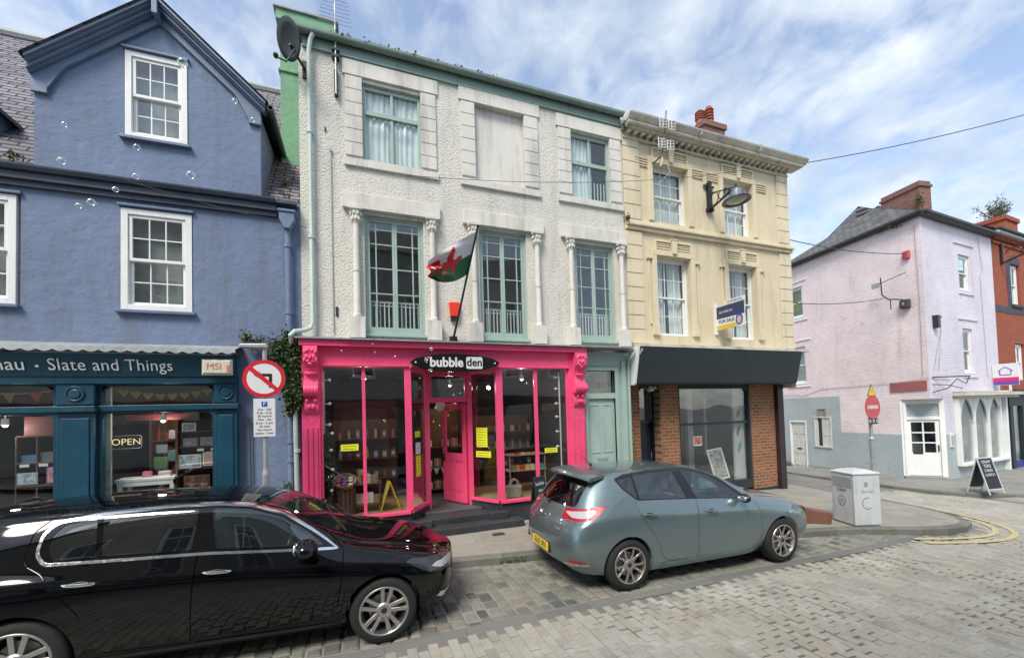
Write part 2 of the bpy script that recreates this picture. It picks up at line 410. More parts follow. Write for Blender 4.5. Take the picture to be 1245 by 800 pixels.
rp = random.Random(3)
# ---- road of small block pavers, courses running away from the camera
b = B(); L, Wd = .2, .1
ci = 0; x = -7.0
while x < 15.2:
    y = .4 + (ci % 2) * L/2 + rp.uniform(-.01, .01)
    while y < (4.1 if x < 8.8 else 9.5):
        cx, cy = x + Wd/2, y + L/2
        vis = (x > -3.5 or y > 2.5) and (y > .17*x - .6)
        ok = (cy < 4.13 if cx < 8.9 else True) and ROAD(cx, cy) and vis and (cx < 11.9 or cy < 7.4)
        if ok and cx > 8.7:
            ok = ROAD(cx-.12, cy+.05) and ROAD(cx-.05, cy+.12) and ROAD(cx+.1, cy+.1)
        if ok:
            wv = noise.noise(Vector((cx*.75, cy*.9, 2.2)))             # patches where the joints have washed out
            op = sst((wv - .08) / .12)
            g = .001 + .03 * op * rp.uniform(.2, 1.0)
            sink = noise.noise(Vector((cx*.5, cy*.5, 9))) * .012
            unitblock(b, cx + rp.uniform(-.002, .002) , cy - g*.5, Wd - .003 - .003*op, L - .003 - g, zroad(cx) - .004 + sink + rp.uniform(-.003, .003) * (1+op*2.2), .05, .0025 + .0045*op,
                      rp.uniform(-.006, .006) * (1+3*op), (rp.uniform(-.006, .006)*(1+op*2.5), rp.uniform(-.005, .005)*(1+op*3)), rp)
        y += L
    x += Wd; ci += 1
m_paver = attrmat('block_pavers', [(0, (.29,.27,.225)), (.2, (.40,.345,.27)), (.5, (.36,.34,.29)), (.8, (.42,.39,.325)), (1, (.26,.25,.22))], .85, .003, moss=.3, patches=(.42,.415,.37))
_t = m_paver.node_tree; _pb = [n for n in _t.nodes if n.type == 'BSDF_PRINCIPLED'][0]; _src = _pb.inputs['Base Color'].links[0].from_socket
q = NT.__new__(NT); q.m = m_paver; q.t = _t; P_ = q.pos()
c_ = q.mix(q.ramp(q.noise(P_, .55, 4, .6), [(.5, 0), (.64, .26)]), _src, (.40, .34, .27)); c_ = q.mix(q.ramp(q.noise(P_, 1.7, 6, .7, .4), [(.55, 0), (.68, .6)]), c_, (.50, .49, .44)); c_ = q.mix(q.ramp(q.noise(P_, 2.9, 6, .75), [(.56, 0), (.72, .42)]), c_, (.15, .145, .12)); q.l(c_, _pb.inputs['Base Color'])
tag(b.build('road', m_paver, unit=True, recalc=False), kind='structure')
# joint bed just under the blocks
def bedz(x, y): return zroad(x) - .011 - .022*sst((noise.noise(Vector((x*.75, y*.9, 2.2))) - .08)/.12) + min(0, noise.noise(Vector((x*.5, y*.5, 9)))*.012)
sheet('road', -7.2, 15.3, .2, 9.6, (170, 80), m_joint, bedz)
# ---- dark edging course between road and bay
b = B(); x = -7
while x < 8.7:
    l = rp.uniform(.5, .9); unitblock(b, x+l/2, 4.27, l-.006, .15, zroad(x+l/2)-.004, .05, .004, tilt=((zroad(x+l)-zroad(x))/l, 0), rnd=rp, rough=.004); x += l
m_edge = attrmat('edging_stone', [(0, (.12,.12,.115)), (1, (.2,.195,.18))], .85, .004, patches=(.2,.2,.18))
tag(b.build('road', m_edge, unit=True, recalc=False), kind='structure')
# ---- bay of old stone setts
b = B(); ci = 0; x = -7.0
while x < 8.7:
    wd = rp.choice((.13, .15, .17)); y = 4.36 + rp.uniform(-.08, 0)
    while y < kerby(x) - .03:
        l = rp.uniform(.13, .26); y1 = min(y + l, kerby(x) - .01); lo_ = max(y, 4.36)
        if y1 - lo_ > .05:
            zt = zroad(x) + noise.noise(Vector((x*1.2, y*1.2, 0)))*.012 + rp.uniform(-.004, .004)
            g = .02
            unitblock(b, x+wd/2, (lo_+y1)/2, wd-g, y1-lo_-g, zt, .06, .013, rp.uniform(-.04, .04), (rp.uniform(-.03,.03), rp.uniform(-.03,.03)), rp, .006)
        y += l
    x += wd; ci += 1
m_sett = attrmat('granite_setts', [(0, (.06,.063,.068)), (.22, (.15,.15,.14)), (.6, (.235,.23,.19)), (.9, (.27,.25,.21)), (.97, (.33,.23,.18)), (1, (.11,.11,.115))], .75, .006, moss=.45, patches=(.25,.25,.20))
tag(b.build('road', m_sett, unit=True, recalc=False), kind='structure')
sheet('road', -7.6, 8.8, 4.2, 6.8, (50, 2), m_joint2, lambda x, y: zroad(x), dz=-.013)

# ---- pavements
def pavement(name, poly, zf, mat, mat_bed, slab, rnd, kerbline, kside, xr, yr, kw=.14, gap=.008, th=.1, skip=None):
    b = B(); y = yr[0]; row = 0
    while y < yr[1]:
        h = rnd.uniform(*slab[1]); x = xr[0] - rnd.uniform(0, .4)
        while x < xr[1]:
            l = rnd.uniform(*slab[0]); cs = [(x, y), (x+l, y), (x+l, y+h), (x, y+h)]
            # clip slab to the pavement polygon by dropping to a grid of smaller cells at the border
            ins = [inpoly(px_, py_, poly) for px_, py_ in cs]
            if all(ins) and not (skip and skip(x+l/2, y+h/2)):
                c = (x+l/2, y+h/2); sx = (zf(x+l, c[1])-zf(x, c[1]))/l; sy = (zf(c[0], y+h)-zf(c[0], y))/h
                unitblock(b, *c, l-gap, h-gap, zf(*c)+rnd.uniform(-.003, .003), .03, .004, 0, (sx+rnd.uniform(-.004,.004), sy+rnd.uniform(-.004,.004)), rnd, .002)
            elif any(ins):
                k = 10
                for i in range(k):
                    for j in range(k):
                        a0, b0 = x+l*i/k, y+h*j/k; a1, b1 = a0+l/k, b0+h/k
                        if all(inpoly(*q, poly) for q in ((a0,b0),(a1,b0),(a1,b1),(a0,b1))) and not (skip and skip((a0+a1)/2, (b0+b1)/2)):
                            b.u = rnd.random(); b.quad(*[(q[0], q[1], zf(*q)) for q in ((a0,b0),(a1,b0),(a1,b1),(a0,b1))])
            x += l
        y += h; row += 1
    tag(b.build(name, mat, unit=True, recalc=False), kind='structure')
    # kerb stones along the line
    b = B(); pts_ = [Vector(kerbline[0])]; acc = 0.0; prev = Vector(kerbline[0])      # stones about 0.9 m long, shorter round the bend
    for p_ in kerbline[1:]:
        p_ = Vector(p_); seg = (p_-prev).length; d0 = 0.0
        while True:
            step = .85 if (p_.x < 8.4 or p_.y > 8) else .5
            if acc + seg - d0 < step: acc += seg - d0; break
            d0 += step - acc; acc = 0.0; pts_.append(prev.lerp(p_, d0/seg))
        prev = p_
    kerbline = [tuple(q_) for q_ in pts_]
    for (xa, ya), (xb, yb) in zip(kerbline, kerbline[1:]):
        d = Vector((xb-xa, yb-ya)); ln = d.length; d.normalize(); nn = Vector((-d.y, d.x)) * kside
        k = 1
        for i in range(k):
            t0, t1 = ln*i/k+.003, ln*(i+1)/k-.003
            A = Vector((xa, ya))+d*t0; C = Vector((xa, ya))+d*t1; b.u = rnd.random()
            A2, C2 = A+nn*kw, C+nn*kw; e = .018
            Ai, Ci = A+nn*e, C+nn*e
            zt = lambda q: zf(q.x, q.y)+.004
            vs = [(*A, zroad(A.x)-.06), (*C, zroad(C.x)-.06), (*C, zt(C)-e), (*A, zt(A)-e), (*Ai, zt(A)), (*Ci, zt(C)), (*C2, zt(C2)), (*A2, zt(A2))]
            b.add(vs, [(0,1,2,3), (3,2,5,4), (4,5,6,7), (0,3,4,7), (1,2,5,6)])
    return b.build('kerb', m_kerb, unit=True, recalc=False)
m_kerb = attrmat('shaded_kerb_stone', [(0, (.10,.10,.085)), (1, (.19,.185,.16))], .85, .005, moss=.7)  # shade on the kerb face is put into its dark stone and moss
m_flag = attrmat('york_flags', [(0, (.25,.24,.21)), (.3, (.33,.30,.245)), (.5, (.28,.27,.24)), (.72, (.37,.315,.235)), (1, (.27,.26,.235))], .85, .003, moss=.3, patches=(.33,.32,.29))
m_flag2 = attrmat('worn_flags', [(0, (.21,.205,.185)), (.5, (.27,.26,.235)), (1, (.23,.225,.21))], .88, .003, moss=.4, patches=(.29,.29,.265))
inner = [(p[0] , p[1]+.13) if p[0] < 9 else p for p in KERB]
def off(line, d):
    out = []
    for i, p in enumerate(line):
        a = Vector(line[max(0, i-1)]); c = Vector(line[min(len(line)-1, i+1)]); t = (c-a).normalized(); out.append((p[0]-t.y*d, p[1]+t.x*d))
    return out
ki = off(KERB, .135)
rs = random.Random(11)
tag(pavement('pavement', off(KERB, .09) + [(10.9, 30), (10.9, 8.6), (-9, 8.6)], zpave, m_flag, m_joint, ((.45, .8), (.38, .5)), rs, KERB, 1, (-8, 15), (4.1, 24)), kind='structure')
b = B(); g_ = .1; pb_ = off(KERB, .03) + [(10.9, 30), (10.9, 8.7), (-9, 8.7)]
for i in range(218):                       # bedding under the flags, following the kerb
    for j in range(int(15/g_)):
        x0, y0 = -9+i*g_, 4.1+j*g_
        if y0 > 8.6 and x0 < 10.9: break
        q = ((x0, y0), (x0+g_, y0), (x0+g_, y0+g_), (x0, y0+g_))
        if inpoly(x0+g_/2, y0+g_/2, ki + pb_[len(KERB):]) or all(inpoly(*p, pb_) for p in q): b.quad(*[(*p, zpave(*p)-.012) for p in q])
tag(b.build('pavement', m_joint2, smooth=True), kind='structure')
def zfar(x, y): return zroad(x) + .09 - (0.0 if y < 9 else .02*(y-9)) + .0*x
fo = off(FARK, -.135)
tag(pavement('pavement', off(FARK, -.09) + [(22, 30), (22, 9), (40, 9), (40, 4)], lambda x, y: zroad(min(x, 18))*.9 + .04 - .02*max(0, min(5, y-8)), m_flag2, m_joint, ((.5, .9), (.4, .6)), rs, FARK, -1, (14.5, 27), (4.2, 22)), kind='structure')
sheet('pavement', 15.2, 40, 4.6, 26, (20, 16), m_joint2, lambda x, y: zroad(min(x, 18))*.9 + .04 - .02*max(0, min(5, y-8)) - (.012 if inpoly(x, y, fo + [(22, 30), (22, 9), (60, 9), (60, 4)]) else .2))
# ---- double yellow lines round the corner
m_yel = paint('yellow_line', (.62, .5, .16), .7, .25, .003, 30, dirt=0)
t_ = NT('worn_yellow'); P_ = t_.pos(); c_ = t_.mix(t_.ramp(t_.noise(P_, 30, 5, .7), [(.42, 0), (.6, 1)]), (.64,.51,.19), (.30,.29,.24)); t_.bsdf(c_, .8); m_yel = t_.m
for k, d in enumerate((-.28, -.5)):
    ln = off([p for p in KERB if p[0] > 8.75 and p[1] < 16], d); b = B()
    for (xa, ya), (xb, yb) in zip(ln, ln[1:]):
        for i in range(2):
            f0, f1 = i/2, (i+1)/2; A = Vector((xa+(xb-xa)*f0, ya+(yb-ya)*f0)); C = Vector((xa+(xb-xa)*f1, ya+(yb-ya)*f1)); n_ = Vector((-(C-A).y, (C-A).x)).normalized()*.04
            z = lambda q: zroad(q.x)+.012
            b.quad((*(A-n_), z(A)), (*(C-n_), z(C)), (*(C+n_), z(C)), (*(A+n_), z(A)))
    tag(b.build('road_marking', m_yel), kind='structure')
# moss strip, weeds and drain cover
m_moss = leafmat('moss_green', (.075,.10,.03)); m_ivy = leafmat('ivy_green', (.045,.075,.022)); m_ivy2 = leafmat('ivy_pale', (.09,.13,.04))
moss_clump('weed_tuft', 'small weeds growing at the foot of the kerb between the two cars', 'weed', [((2.0+.1*k, 5.93-.015*k, .03), (.08, .02, .05)) for k in range(4)], 90, .03, m_ivy2, 5)
moss_clump('weed_tuft', 'weeds growing beside the white side door of the pink building', 'weed', [((17.3+.05*k, 12.5+.3*k, -.36), (.12, .2, .16)) for k in range(4)], 260, .09, m_ivy2, 6)
t = thing('drain_cover', 'small dark iron cover set in the paving before the pink shop', 'drain cover', (2.25, 6.9, zpave(2.25, 6.9)))
b = B(); b.box(2.14, 2.36, 6.83, 6.97, zpave(2.25,6.9)-.01, zpave(2.25,6.9)+.004); b.build('plate', paint('iron', (.06,.055,.05), .6, .3), t)
b = B()
for k in range(5): b.box(2.16+.042*k, 2.175+.042*k, 6.85, 6.95, zpave(2.25,6.9)+.004, zpave(2.25,6.9)+.008)
b.build('rib', m_black, t)
b = B()
for k in range(34):
    q = (rp.uniform(2.5, 3.5), 7.28+rp.uniform(-.04, .04)); r_ = rp.uniform(.02, .035); b.ball((*q, zpave(*q)+r_*.3), r_, 7, 5, (1, 1, .7))
tag(b.build('pebbles', paint('pebble', (.4,.38,.32), .8, .2), smooth=True), kind='stuff')
# ================================================================ building helpers
def atd(X, Z, d):
    """facade-plane reading moved forward by d metres"""
    k = (YF - d) / YF; return X*k, YF-d, CAMH+(Z-CAMH)*k
def sash(par, x0, x1, z0, z1, y, cols=3, rows=(2, 2), mat=None, fw=.07, sw=.045, bar=.018, split=.5, curtain=None, f=None, name='window', gl=None, sill=True, sillm=None, back=.28):
    """box sash window: outer frame at y, top sash proud of the bottom one, glazing bars, glass, curtain"""
    mat = mat or m_white; b = B(f)
    def ring(X0, X1, Z0, Z1, ya, yb, w_):
        b.box(X0, X0+w_, ya, yb, Z0, Z1); b.box(X1-w_, X1, ya, yb, Z0, Z1)
        b.box(X0+w_, X1-w_, ya, yb, Z0, Z0+w_); b.box(X0+w_, X1-w_, ya, yb, Z1-w_, Z1)
    ring(x0, x1, z0, z1, y, y+.09, fw)
    a, c = x0+fw+.002, x1-fw-.002; lo_, hi = z0+fw+.002, z1-fw-.002; zm = lo_+(hi-lo_)*split
    for k, (za, zb, yy) in enumerate(((zm-.02, hi, y+.02), (lo_, zm+.02, y+.06))):
        ring(a, c, za, zb, yy, yy+.035, sw)
        n = rows[k]
        for i in range(1, cols): xx = a+sw+(c-a-2*sw)*i/cols; b.box(xx-bar/2, xx+bar/2, yy+.005, yy+.028, za+sw, zb-sw)
        for j in range(1, n): z_ = za+sw+(zb-za-2*sw)*j/n; b.box(a+sw, c-sw, yy+.007, yy+.026, z_-bar/2, z_+bar/2)
    o = b.build(name, mat, par, bevel=.004)
    g = B(f); g.quad((a+sw, y+.035, zm+.02), (c-sw, y+.035, zm+.02), (c-sw, y+.035, hi-sw), (a+sw, y+.035, hi-sw)); g.quad((a+sw, y+.075, lo_+sw), (c-sw, y+.075, lo_+sw), (c-sw, y+.075, zm-.02), (a+sw, y+.075, zm-.02))
    g.build('pane', gl or m_glass, o)
    if curtain: drape(o, a, c, lo_, hi, y+.16, curtain, f)
    if sill:
        s_ = B(f); s_.box(x0-.05, x1+.05, y-.06, y+.05, z0-.045, z0); s_.build('sill', sillm or mat, o, bevel=.006)
    return o
def drape(par, x0, x1, z0, z1, y, kind, f=None, m=None):
    b = B(f); n = 60; rnd = random.Random(int(x0*100+z0*10))
    ph = rnd.uniform(0, 6)
    if kind in ('pair', 'net', 'swag'):
        segs = [(x0, x1)] if kind != 'pair' else [(x0, x0+(x1-x0)*.42), (x1-(x1-x0)*.42, x1)]
        for a, c in segs:
            m_ = 10; vs = []
            for i in range(n+1):
                u = a+(c-a)*i/n
                for j in range(m_+1):
                    v = j/m_; z = z0+(z1-z0)*v
                    dy = .022*math.sin(u*70+ph+2*math.sin(u*9))*(1-.3*v) + .012*math.sin(u*31+v*3)
                    if kind == 'swag' and .42 < v < .62: dy += -.06*math.sin((v-.42)/.2*PI)*abs(math.sin((u-a)/(c-a)*2*PI))
                    vs.append((u, y+dy, z))
            b.add(vs, [(i*(m_+1)+j, (i+1)*(m_+1)+j, (i+1)*(m_+1)+j+1, i*(m_+1)+j+1) for i in range(n) for j in range(m_)])
    return b.build('curtain', m or m_curtain, par, smooth=True, sharp=80)
def shell_box(par, x0, x1, y0, y1, z0, z1, mat, f=None, name='side_wall'):
    b = B(f); b.quad((x0,y0,z0),(x0,y1,z0),(x0,y1,z1),(x0,y0,z1)); b.quad((x1,y0,z0),(x1,y1,z0),(x1,y1,z1),(x1,y0,z1)); b.quad((x0,y1,z0),(x1,y1,z0),(x1,y1,z1),(x0,y1,z1))
    return b.build(name, mat, par)
def downpipe(par, pts, r, mat, name='drainpipe', brackets=()):
    b = B(); b.tube(pts, r, 10)
    for (x, y, z) in brackets: b.lathe([(r+.001, -.03), (r+.013, -.028), (r+.013, .028), (r+.001, .03)], (x, y, z), 'z', 12); b.box(x-.05, x+.05, y+r*.3, y+r+.05, z-.012, z+.012)
    return b.build(name, mat, par, smooth=True)

# ================================================================ 1. BLUE SLATE SHOP
m_blue = plaster('blue_render', (.172, .225, .345), coarse=.0022, big=.022, scale=55, dirt=.4, var=.10)
m_bluep = paint('blue_paint', (.135, .185, .285), .5, .15, .002, dirt=.2)
m_teal = paint('teal_paint', (.008, .06, .10), .35, .2, .0015, dirt=.15)
blue = thing('slate_shop_house', 'blue rendered house with a pointed dormer above a dark teal shopfront', 'house', (-4, YF, .2))
BX0, BX1 = -9.0, -.86
bw = B(); bw.wall(BX0, BX1, 3.3, 5.86, [(-5.25, -4.33, 3.95, 5.47, .06), (-3.25, -2.36, 3.93, 5.48, .06)], YF)
bw.quad((-1.86, YF, -.2), (BX1, YF, -.2), (BX1, YF, 3.3), (-1.86, YF, 3.3))
bw.quad((BX0, YF, 3.3), (BX0, YF+8, 3.3), (BX0, YF+8, 5.8), (BX0, YF, 5.8))
bw.build('wall', m_blue, blue)
for x0 in (-5.25, -3.25):
    sash(blue, x0+.01, x0+.88, 3.94, 5.46, YF-.012, 3, (2, 2), fw=.085, curtain=None, sillm=m_bluep)
b = B()
for x0, x1, z in ((-5.27, -4.31, 5.475), (-3.27, -2.34, 5.485), (-3.22, -2.39, 7.885)): b = B(); b.box(x0, x1, YF-.05, YF+.02, z, z+.035); b.build('drip_mould', m_bluep, blue, bevel=.004)
# interior dark blinds behind the upper panes
b = B(); b.quad((BX0+.1, YF+.26, 3.6), (BX1-.1, YF+.26, 3.6), (BX1-.1, YF+.26, 5.8), (BX0+.1, YF+.26, 5.8)); b.build('room_partition', paint('room_grey', (.42,.43,.42), .9, .3), blue)
# roof slopes, dormer
SL = 1.19; RY = 11.5
rz = lambda y: 5.84 + SL*(y-YF)
ry = lambda z: YF + (z-5.84)/SL
b = B(); b.quad((BX0, YF-.03, rz(YF-.03)), (BX1-.02, YF-.03, rz(YF-.03)), (BX1-.02, RY, rz(RY)), (BX0, RY, rz(RY)))
b.quad((BX0, RY, rz(RY)), (BX1-.02, RY, rz(RY)), (BX1-.02, RY+4, rz(RY)-4.7), (BX0, RY+4, rz(RY)-4.7))
b.build('roof', m_slate, blue)
b = B(); b.tube([(BX0, RY, rz(RY)+.03), (BX1, RY, rz(RY)+.03)], .1, 8); b.build('ridge_tile', m_lead, blue)
DX0, DX1, DAP = -4.2, -1.43, (-2.79, 8.55)
DE = 7.25
b = B(); xs = [DX0, -3.2, -2.41, DX1]
top = lambda x: DE+(DAP[1]-DE)*(1-abs(x-DAP[0])/(DAP[0]-DX0)) if x < DAP[0] else DE+(DAP[1]-DE)*(1-(x-DAP[0])/(DX1-DAP[0]))
b.add([(DX0,YF,5.8),(-3.2,YF,5.8),(-3.2,YF,top(-3.2)),(DX0,YF,DE)], [(0,1,2,3)]); b.add([(-2.41,YF,5.8),(DX1,YF,5.8),(DX1,YF,DE),(-2.41,YF,top(-2.41))], [(0,1,2,3)])
b.quad((-3.2,YF,5.8),(-2.41,YF,5.8),(-2.41,YF,6.53),(-3.2,YF,6.53)); b.add([(-3.2,YF,7.88),(-2.41,YF,7.88),(-2.41,YF,top(-2.41)),(DAP[0],YF,DAP[1]),(-3.2,YF,top(-3.2))], [(0,1,2,3,4)])
for x in (DX0, DX1): b.add([(x,YF,5.8),(x,ry(7.3),7.35),(x,YF,DE)], [(0,1,2)])
for (x, z0, z1) in ((-3.2, 6.53, 7.88), (-2.41, 6.53, 7.88)): b.quad((x,YF,z0),(x,YF+.1,z0),(x,YF+.1,z1),(x,YF,z1))
b.quad((-3.2,YF,7.88),(-2.41,YF,7.88),(-2.41,YF+.1,7.88),(-3.2,YF+.1,7.88)); b.quad((-3.2,YF,6.53),(-2.41,YF,6.53),(-2.41,YF+.1,6.53),(-3.2,YF+.1,6.53))
dorm = b.build('dormer', m_blue, blue)
sash(blue, -3.19, -2.42, 6.54, 7.87, YF-.012, 3, (2, 2), fw=.08, sillm=m_bluep)
b = B(); b.quad((-3.4, YF+.2, 6.2), (-2.2, YF+.2, 6.2), (-2.2, YF+.2, 7.95), (-3.4, YF+.2, 7.95)); b.build('room_partition', MATS['room_grey'], blue)
# dormer roof, bargeboards in stepped mouldings
ax, az, SB = -2.75, 8.66, .90
zed = lambda ex: az - abs(ex-ax)*SB
def barge(bb, d0, d1, off0, off1, e0, e1):
    for ex in (e0, e1):
        ze = zed(ex)
        bb.add([(ax, YF-d1, az-off0), (ex, YF-d1, ze-off0), (ex, YF-d1, ze-off1), (ax, YF-d1, az-off1), (ax, YF-d0, az-off0), (ex, YF-d0, ze-off0), (ex, YF-d0, ze-off1), (ax, YF-d0, az-off1)],
               [(0,1,2,3), (4,5,6,7), (0,1,5,4), (3,2,6,7), (1,2,6,5), (0,3,7,4)])
b = B()
barge(b, 0, .22, 0, .05, -4.20, -1.32); barge(b, 0, .185, .052, .08, -4.20, -1.33); barge(b, 0, .14, .082, .135, -4.22, -1.34); barge(b, 0, .10, .137, .16, -4.22, -1.36); barge(b, 0, .05, .162, .29, -4.22, -1.42)
for sgn, x in ((1, DX0), (-1, DX1)):                # shaped feet of the boards
    zt_ = zed(x); q_ = lambda u, o_: (x+sgn*u, zed(x+sgn*u)-o_)
    b.prism([(x-sgn*.02, zt_-.26), q_(.36, .286), q_(.29, .34), (x+sgn*.20, zt_-.26), (x+sgn*.16, zt_-.33), (x+sgn*.16, zt_-.40), (x-sgn*.02, zt_-.40)], YF-.0515, YF-.002)
b.box(ax-.035, ax+.035, YF-.24, YF-.005, az-.30, az+.02)
b.build('bargeboard', m_bluep, blue, bevel=.005)
b = B(); RB = ry(8.7)
for ex in (-4.24, -1.28):
    ze = zed(ex)+.025
    b.add([(ax, YF-.24, az+.025), (ex, YF-.24, ze), (ex, ry(ze), ze), (ax, RB, az+.025)], [(0,1,2,3)])
    b.add([(ax, YF-.24, az+.005), (ex, YF-.24, ze-.02), (ex, ry(ze), ze-.02), (ax, RB, az+.005)], [(0,1,2,3)])
b.build('dormer_roof', m_slate2, blue)
b = B()
for ex in (-1.25,):
    ze = zed(ex)
    b = B(); b.lathe([(.035, -.22), (.045, -.22), (.045, 1.3), (.035, 1.3)], (ex, YF, ze-.03), 'y', 10); b.build('dormer_gutter', paint('dark_gutter', (.05,.06,.07), .5, .2), blue, smooth=True)
# second, more distant dormer corner poking in at the left
b = B(); b.prism([(-5.62, 7.55), (-4.80, 6.90), (-4.80, 6.84), (-5.62, 7.48), (-6.44, 6.84), (-6.44, 6.90)], YF+.35, ry(7.4)); b.build('dormer_roof', MATS['dark_gutter'], blue)
b = B(); b.prism([(-6.3, 6.2), (-4.94, 6.2), (-4.94, 6.93), (-5.62, 7.47), (-6.3, 6.93)], YF+.5, ry(7.2)); b.build('dormer', m_blue, blue)
b = B(); b.box(-5.9, -5.34, YF+.47, YF+.499, 6.3, 6.95); b.build('window', m_white, blue); b = B(); b.box(-5.85, -5.39, YF+.46, YF+.469, 6.35, 6.9); b.build('pane', m_darkglass, blue)
# eaves gutter: half round with fascia under it
b = B(); b.lathe([(.05, BX0), (.065, BX0), (.065, -1.2), (.05, -1.2)], (0, YF-.13, 5.83), 'x', 14, PI*.98, 2*PI+.02)
b.box(BX0, -1.2, YF-.11, YF-.0, 5.66, 5.76); b.box(BX0, -1.2, YF-.06, YF-.0, 5.58, 5.658); b.box(BX0, -.9, YF-.17, YF-.0, 5.77, 5.83)
b.build('gutter', paint('gutter_blue', (.05,.065,.095), .45, .2), blue, bevel=.004)
hop = B(); hop.prism([(-1.15, 5.62), (-.93, 5.62), (-.93, 5.5), (-1.0, 5.36), (-1.08, 5.36), (-1.15, 5.5)], YF-.2, YF-.02); hop.box(-1.17, -.91, YF-.22, YF-.0, 5.62, 5.66)
hop.build('rainwater_head', m_blue, blue, bevel=.008)
downpipe(blue, [(-1.04, YF-.09, 5.4), (-1.04, YF-.09, .2)], .042, m_blue, brackets=[(-1.04, YF-.09, z) for z in (5.1, 4.0, 1.9, 1.6)])
moss_clump('roof_moss', None, None, [((-1.05, YF-.1, 5.95), (.1, .1, .04)), ((-4.4, YF-.05, 5.98), (.12, .1, .03)), ((-1.15, YF+.4, 6.4), (.05,.2,.05))], 160, .05, m_moss, 8, blue)

# ---- shopfront
SF = YF-.06
b = B()
def rbox(x0, x1, z0, z1, y0, y1): b.box(x0, x1, y0, y1, z0, z1)
rbox(BX0, -1.75, 2.84, 2.96, SF-.12, SF+.0)                       # rail under fascia
for (x0, x1) in ((-3.87, -3.47), (-2.05, -1.76), (-5.7, -5.3)):     # pilasters
    rbox(x0, x1, 2.55, 2.838, SF-.1, SF+.02); rbox(x0+.0, x1-.0, .35, 2.44, SF-.09, SF+.02); rbox(x0+.05, x1-.05, .45, 2.36, SF-.105, SF-.088)
    rbox(x0-.03, x1+.03, 2.45, 2.53, SF-.15, SF+.02); rbox(x0-.02, x1+.02, .15, .348, SF-.12, SF+.02)
    b.lathe([(.0, -.125), (.06, -.125), (.06, -.108), (.085, -.108), (.085, -.12), (.105, -.12), (.105, -.1)], ((x0+x1)/2, SF, 2.7), 'y', 24)
for (x0, x1) in ((-5.28, -3.9), (-3.45, -2.06)):
    rbox(x0, x1, 2.452, 2.535, SF-.05, SF+.03); rbox(x0, x1, .15, .9, SF-.03, SF+.03); rbox(x0-.04, x1, .9, .96, SF-.1, SF+.03)
    for z in (.25,): rbox(x0+.12, x1-.12, z, .78, SF-.045, SF-.028)
rbox(BX0, -5.71, .15, 2.838, SF-.0, SF+.03)
for x in (-8.6, -7.6, -6.6): rbox(x, x+.8, .4, 2.4, SF-.02, SF-.001)
b.build('shopfront', m_teal, blue, bevel=.006)
def roundhole(bb, x0, x1, z0, z1, r, y, fr, n=6):
    """frame with rounded top corners"""
    for sx, cx in ((-1, x0+r), (1, x1-r)):
        pts = [(cx+sx*r*math.cos(PI/2*k/n), z1-r+r*math.sin(PI/2*k/n)) for k in range(n+1)] + [(cx+sx*r, z1)]
        bb.prism(pts[:-1] + [(cx+sx*(r), z1)], y, y+.05)
b = B()
for (x0, x1) in ((-5.28, -3.9), (-3.45, -2.06)):
    for (z0, z1, r) in ((2.535, 2.84, .1), (.96, 2.452, .1)):
        b.box(x0, x0+.04, SF-.02, SF+.03, z0, z1); b.box(x1-.04, x1, SF-.02, SF+.03, z0, z1); b.box(x0+.04, x1-.04, SF-.02, SF+.03, z1-.03, z1)
        roundhole(b, x0+.04, x1-.04, z0, z1-.03, r, SF-.018, 0)
        if z0 > 2: roundhole(b, x0+.04, x1-.04, z0, z1-.03, r, SF-.018, 0)
b.build('window_frame', m_teal, blue, bevel=.003)
b = B()
for (x0, x1) in ((-5.24, -3.94), (-3.41, -2.1)):
    for z0, z1 in ((2.535, 2.81), (.96, 2.43)): b.quad((x0,SF+.02,z0),(x1,SF+.02,z0),(x1,SF+.02,z1),(x0,SF+.02,z1))
b.build('shop_pane', m_shopglass, blue)
# fascia, hanging slightly forward
b = B(); fz0, fz1 = 2.94, 3.26
b.prism([(YF-.20, fz0), (YF-.30, fz1), (YF-.02, fz1), (YF-.02, fz0)], BX0, -1.78, 'x'); b.build('fascia', m_teal, blue, bevel=.006)
fr = math.atan2(.10, .32); paint('lettering_white', (.88,.88,.86), .5, .02, 0)
text('lettering', 'Slate and Things', .235, MATS['lettering_white'], blue, (-3.22, YF-.262, 3.09), (PI/2+fr, 0, 0), .003, 'CENTER', squeeze=.86, bold=-.001, space=1.04)
text('lettering', '·', .3, m_white, blue, (-4.01, YF-.262, 3.06), (PI/2+fr, 0, 0), .003, 'CENTER')
text('lettering', 'Llechi a Phethau', .235, MATS['lettering_white'], blue, (-4.13, YF-.262, 3.09), (PI/2+fr, 0, 0), .003, 'RIGHT', squeeze=.95)
# scalloped lead-covered canopy edge
b = B(); n = 260; xs = [BX0+(-1.72-BX0)*i/n for i in range(n+1)]
wv = lambda x: abs(math.sin(x*PI/.158))
vs = []
for x in xs:
    s_ = wv(x); vs += [(x, YF-.0, 3.44), (x, YF-.30, 3.36+.0*s_), (x, YF-.385, 3.335+.012*s_), (x, YF-.395, 3.26+.035*(1-s_)), (x, YF-.375, 3.262+.035*(1-s_)), (x, YF-.02, 3.30)]
b.add(vs, [(i*6+j, (i+1)*6+j, (i+1)*6+j+1, i*6+j+1) for i in range(n) for j in range(5)])
b.build('canopy_edge', m_lead, blue, smooth=True)
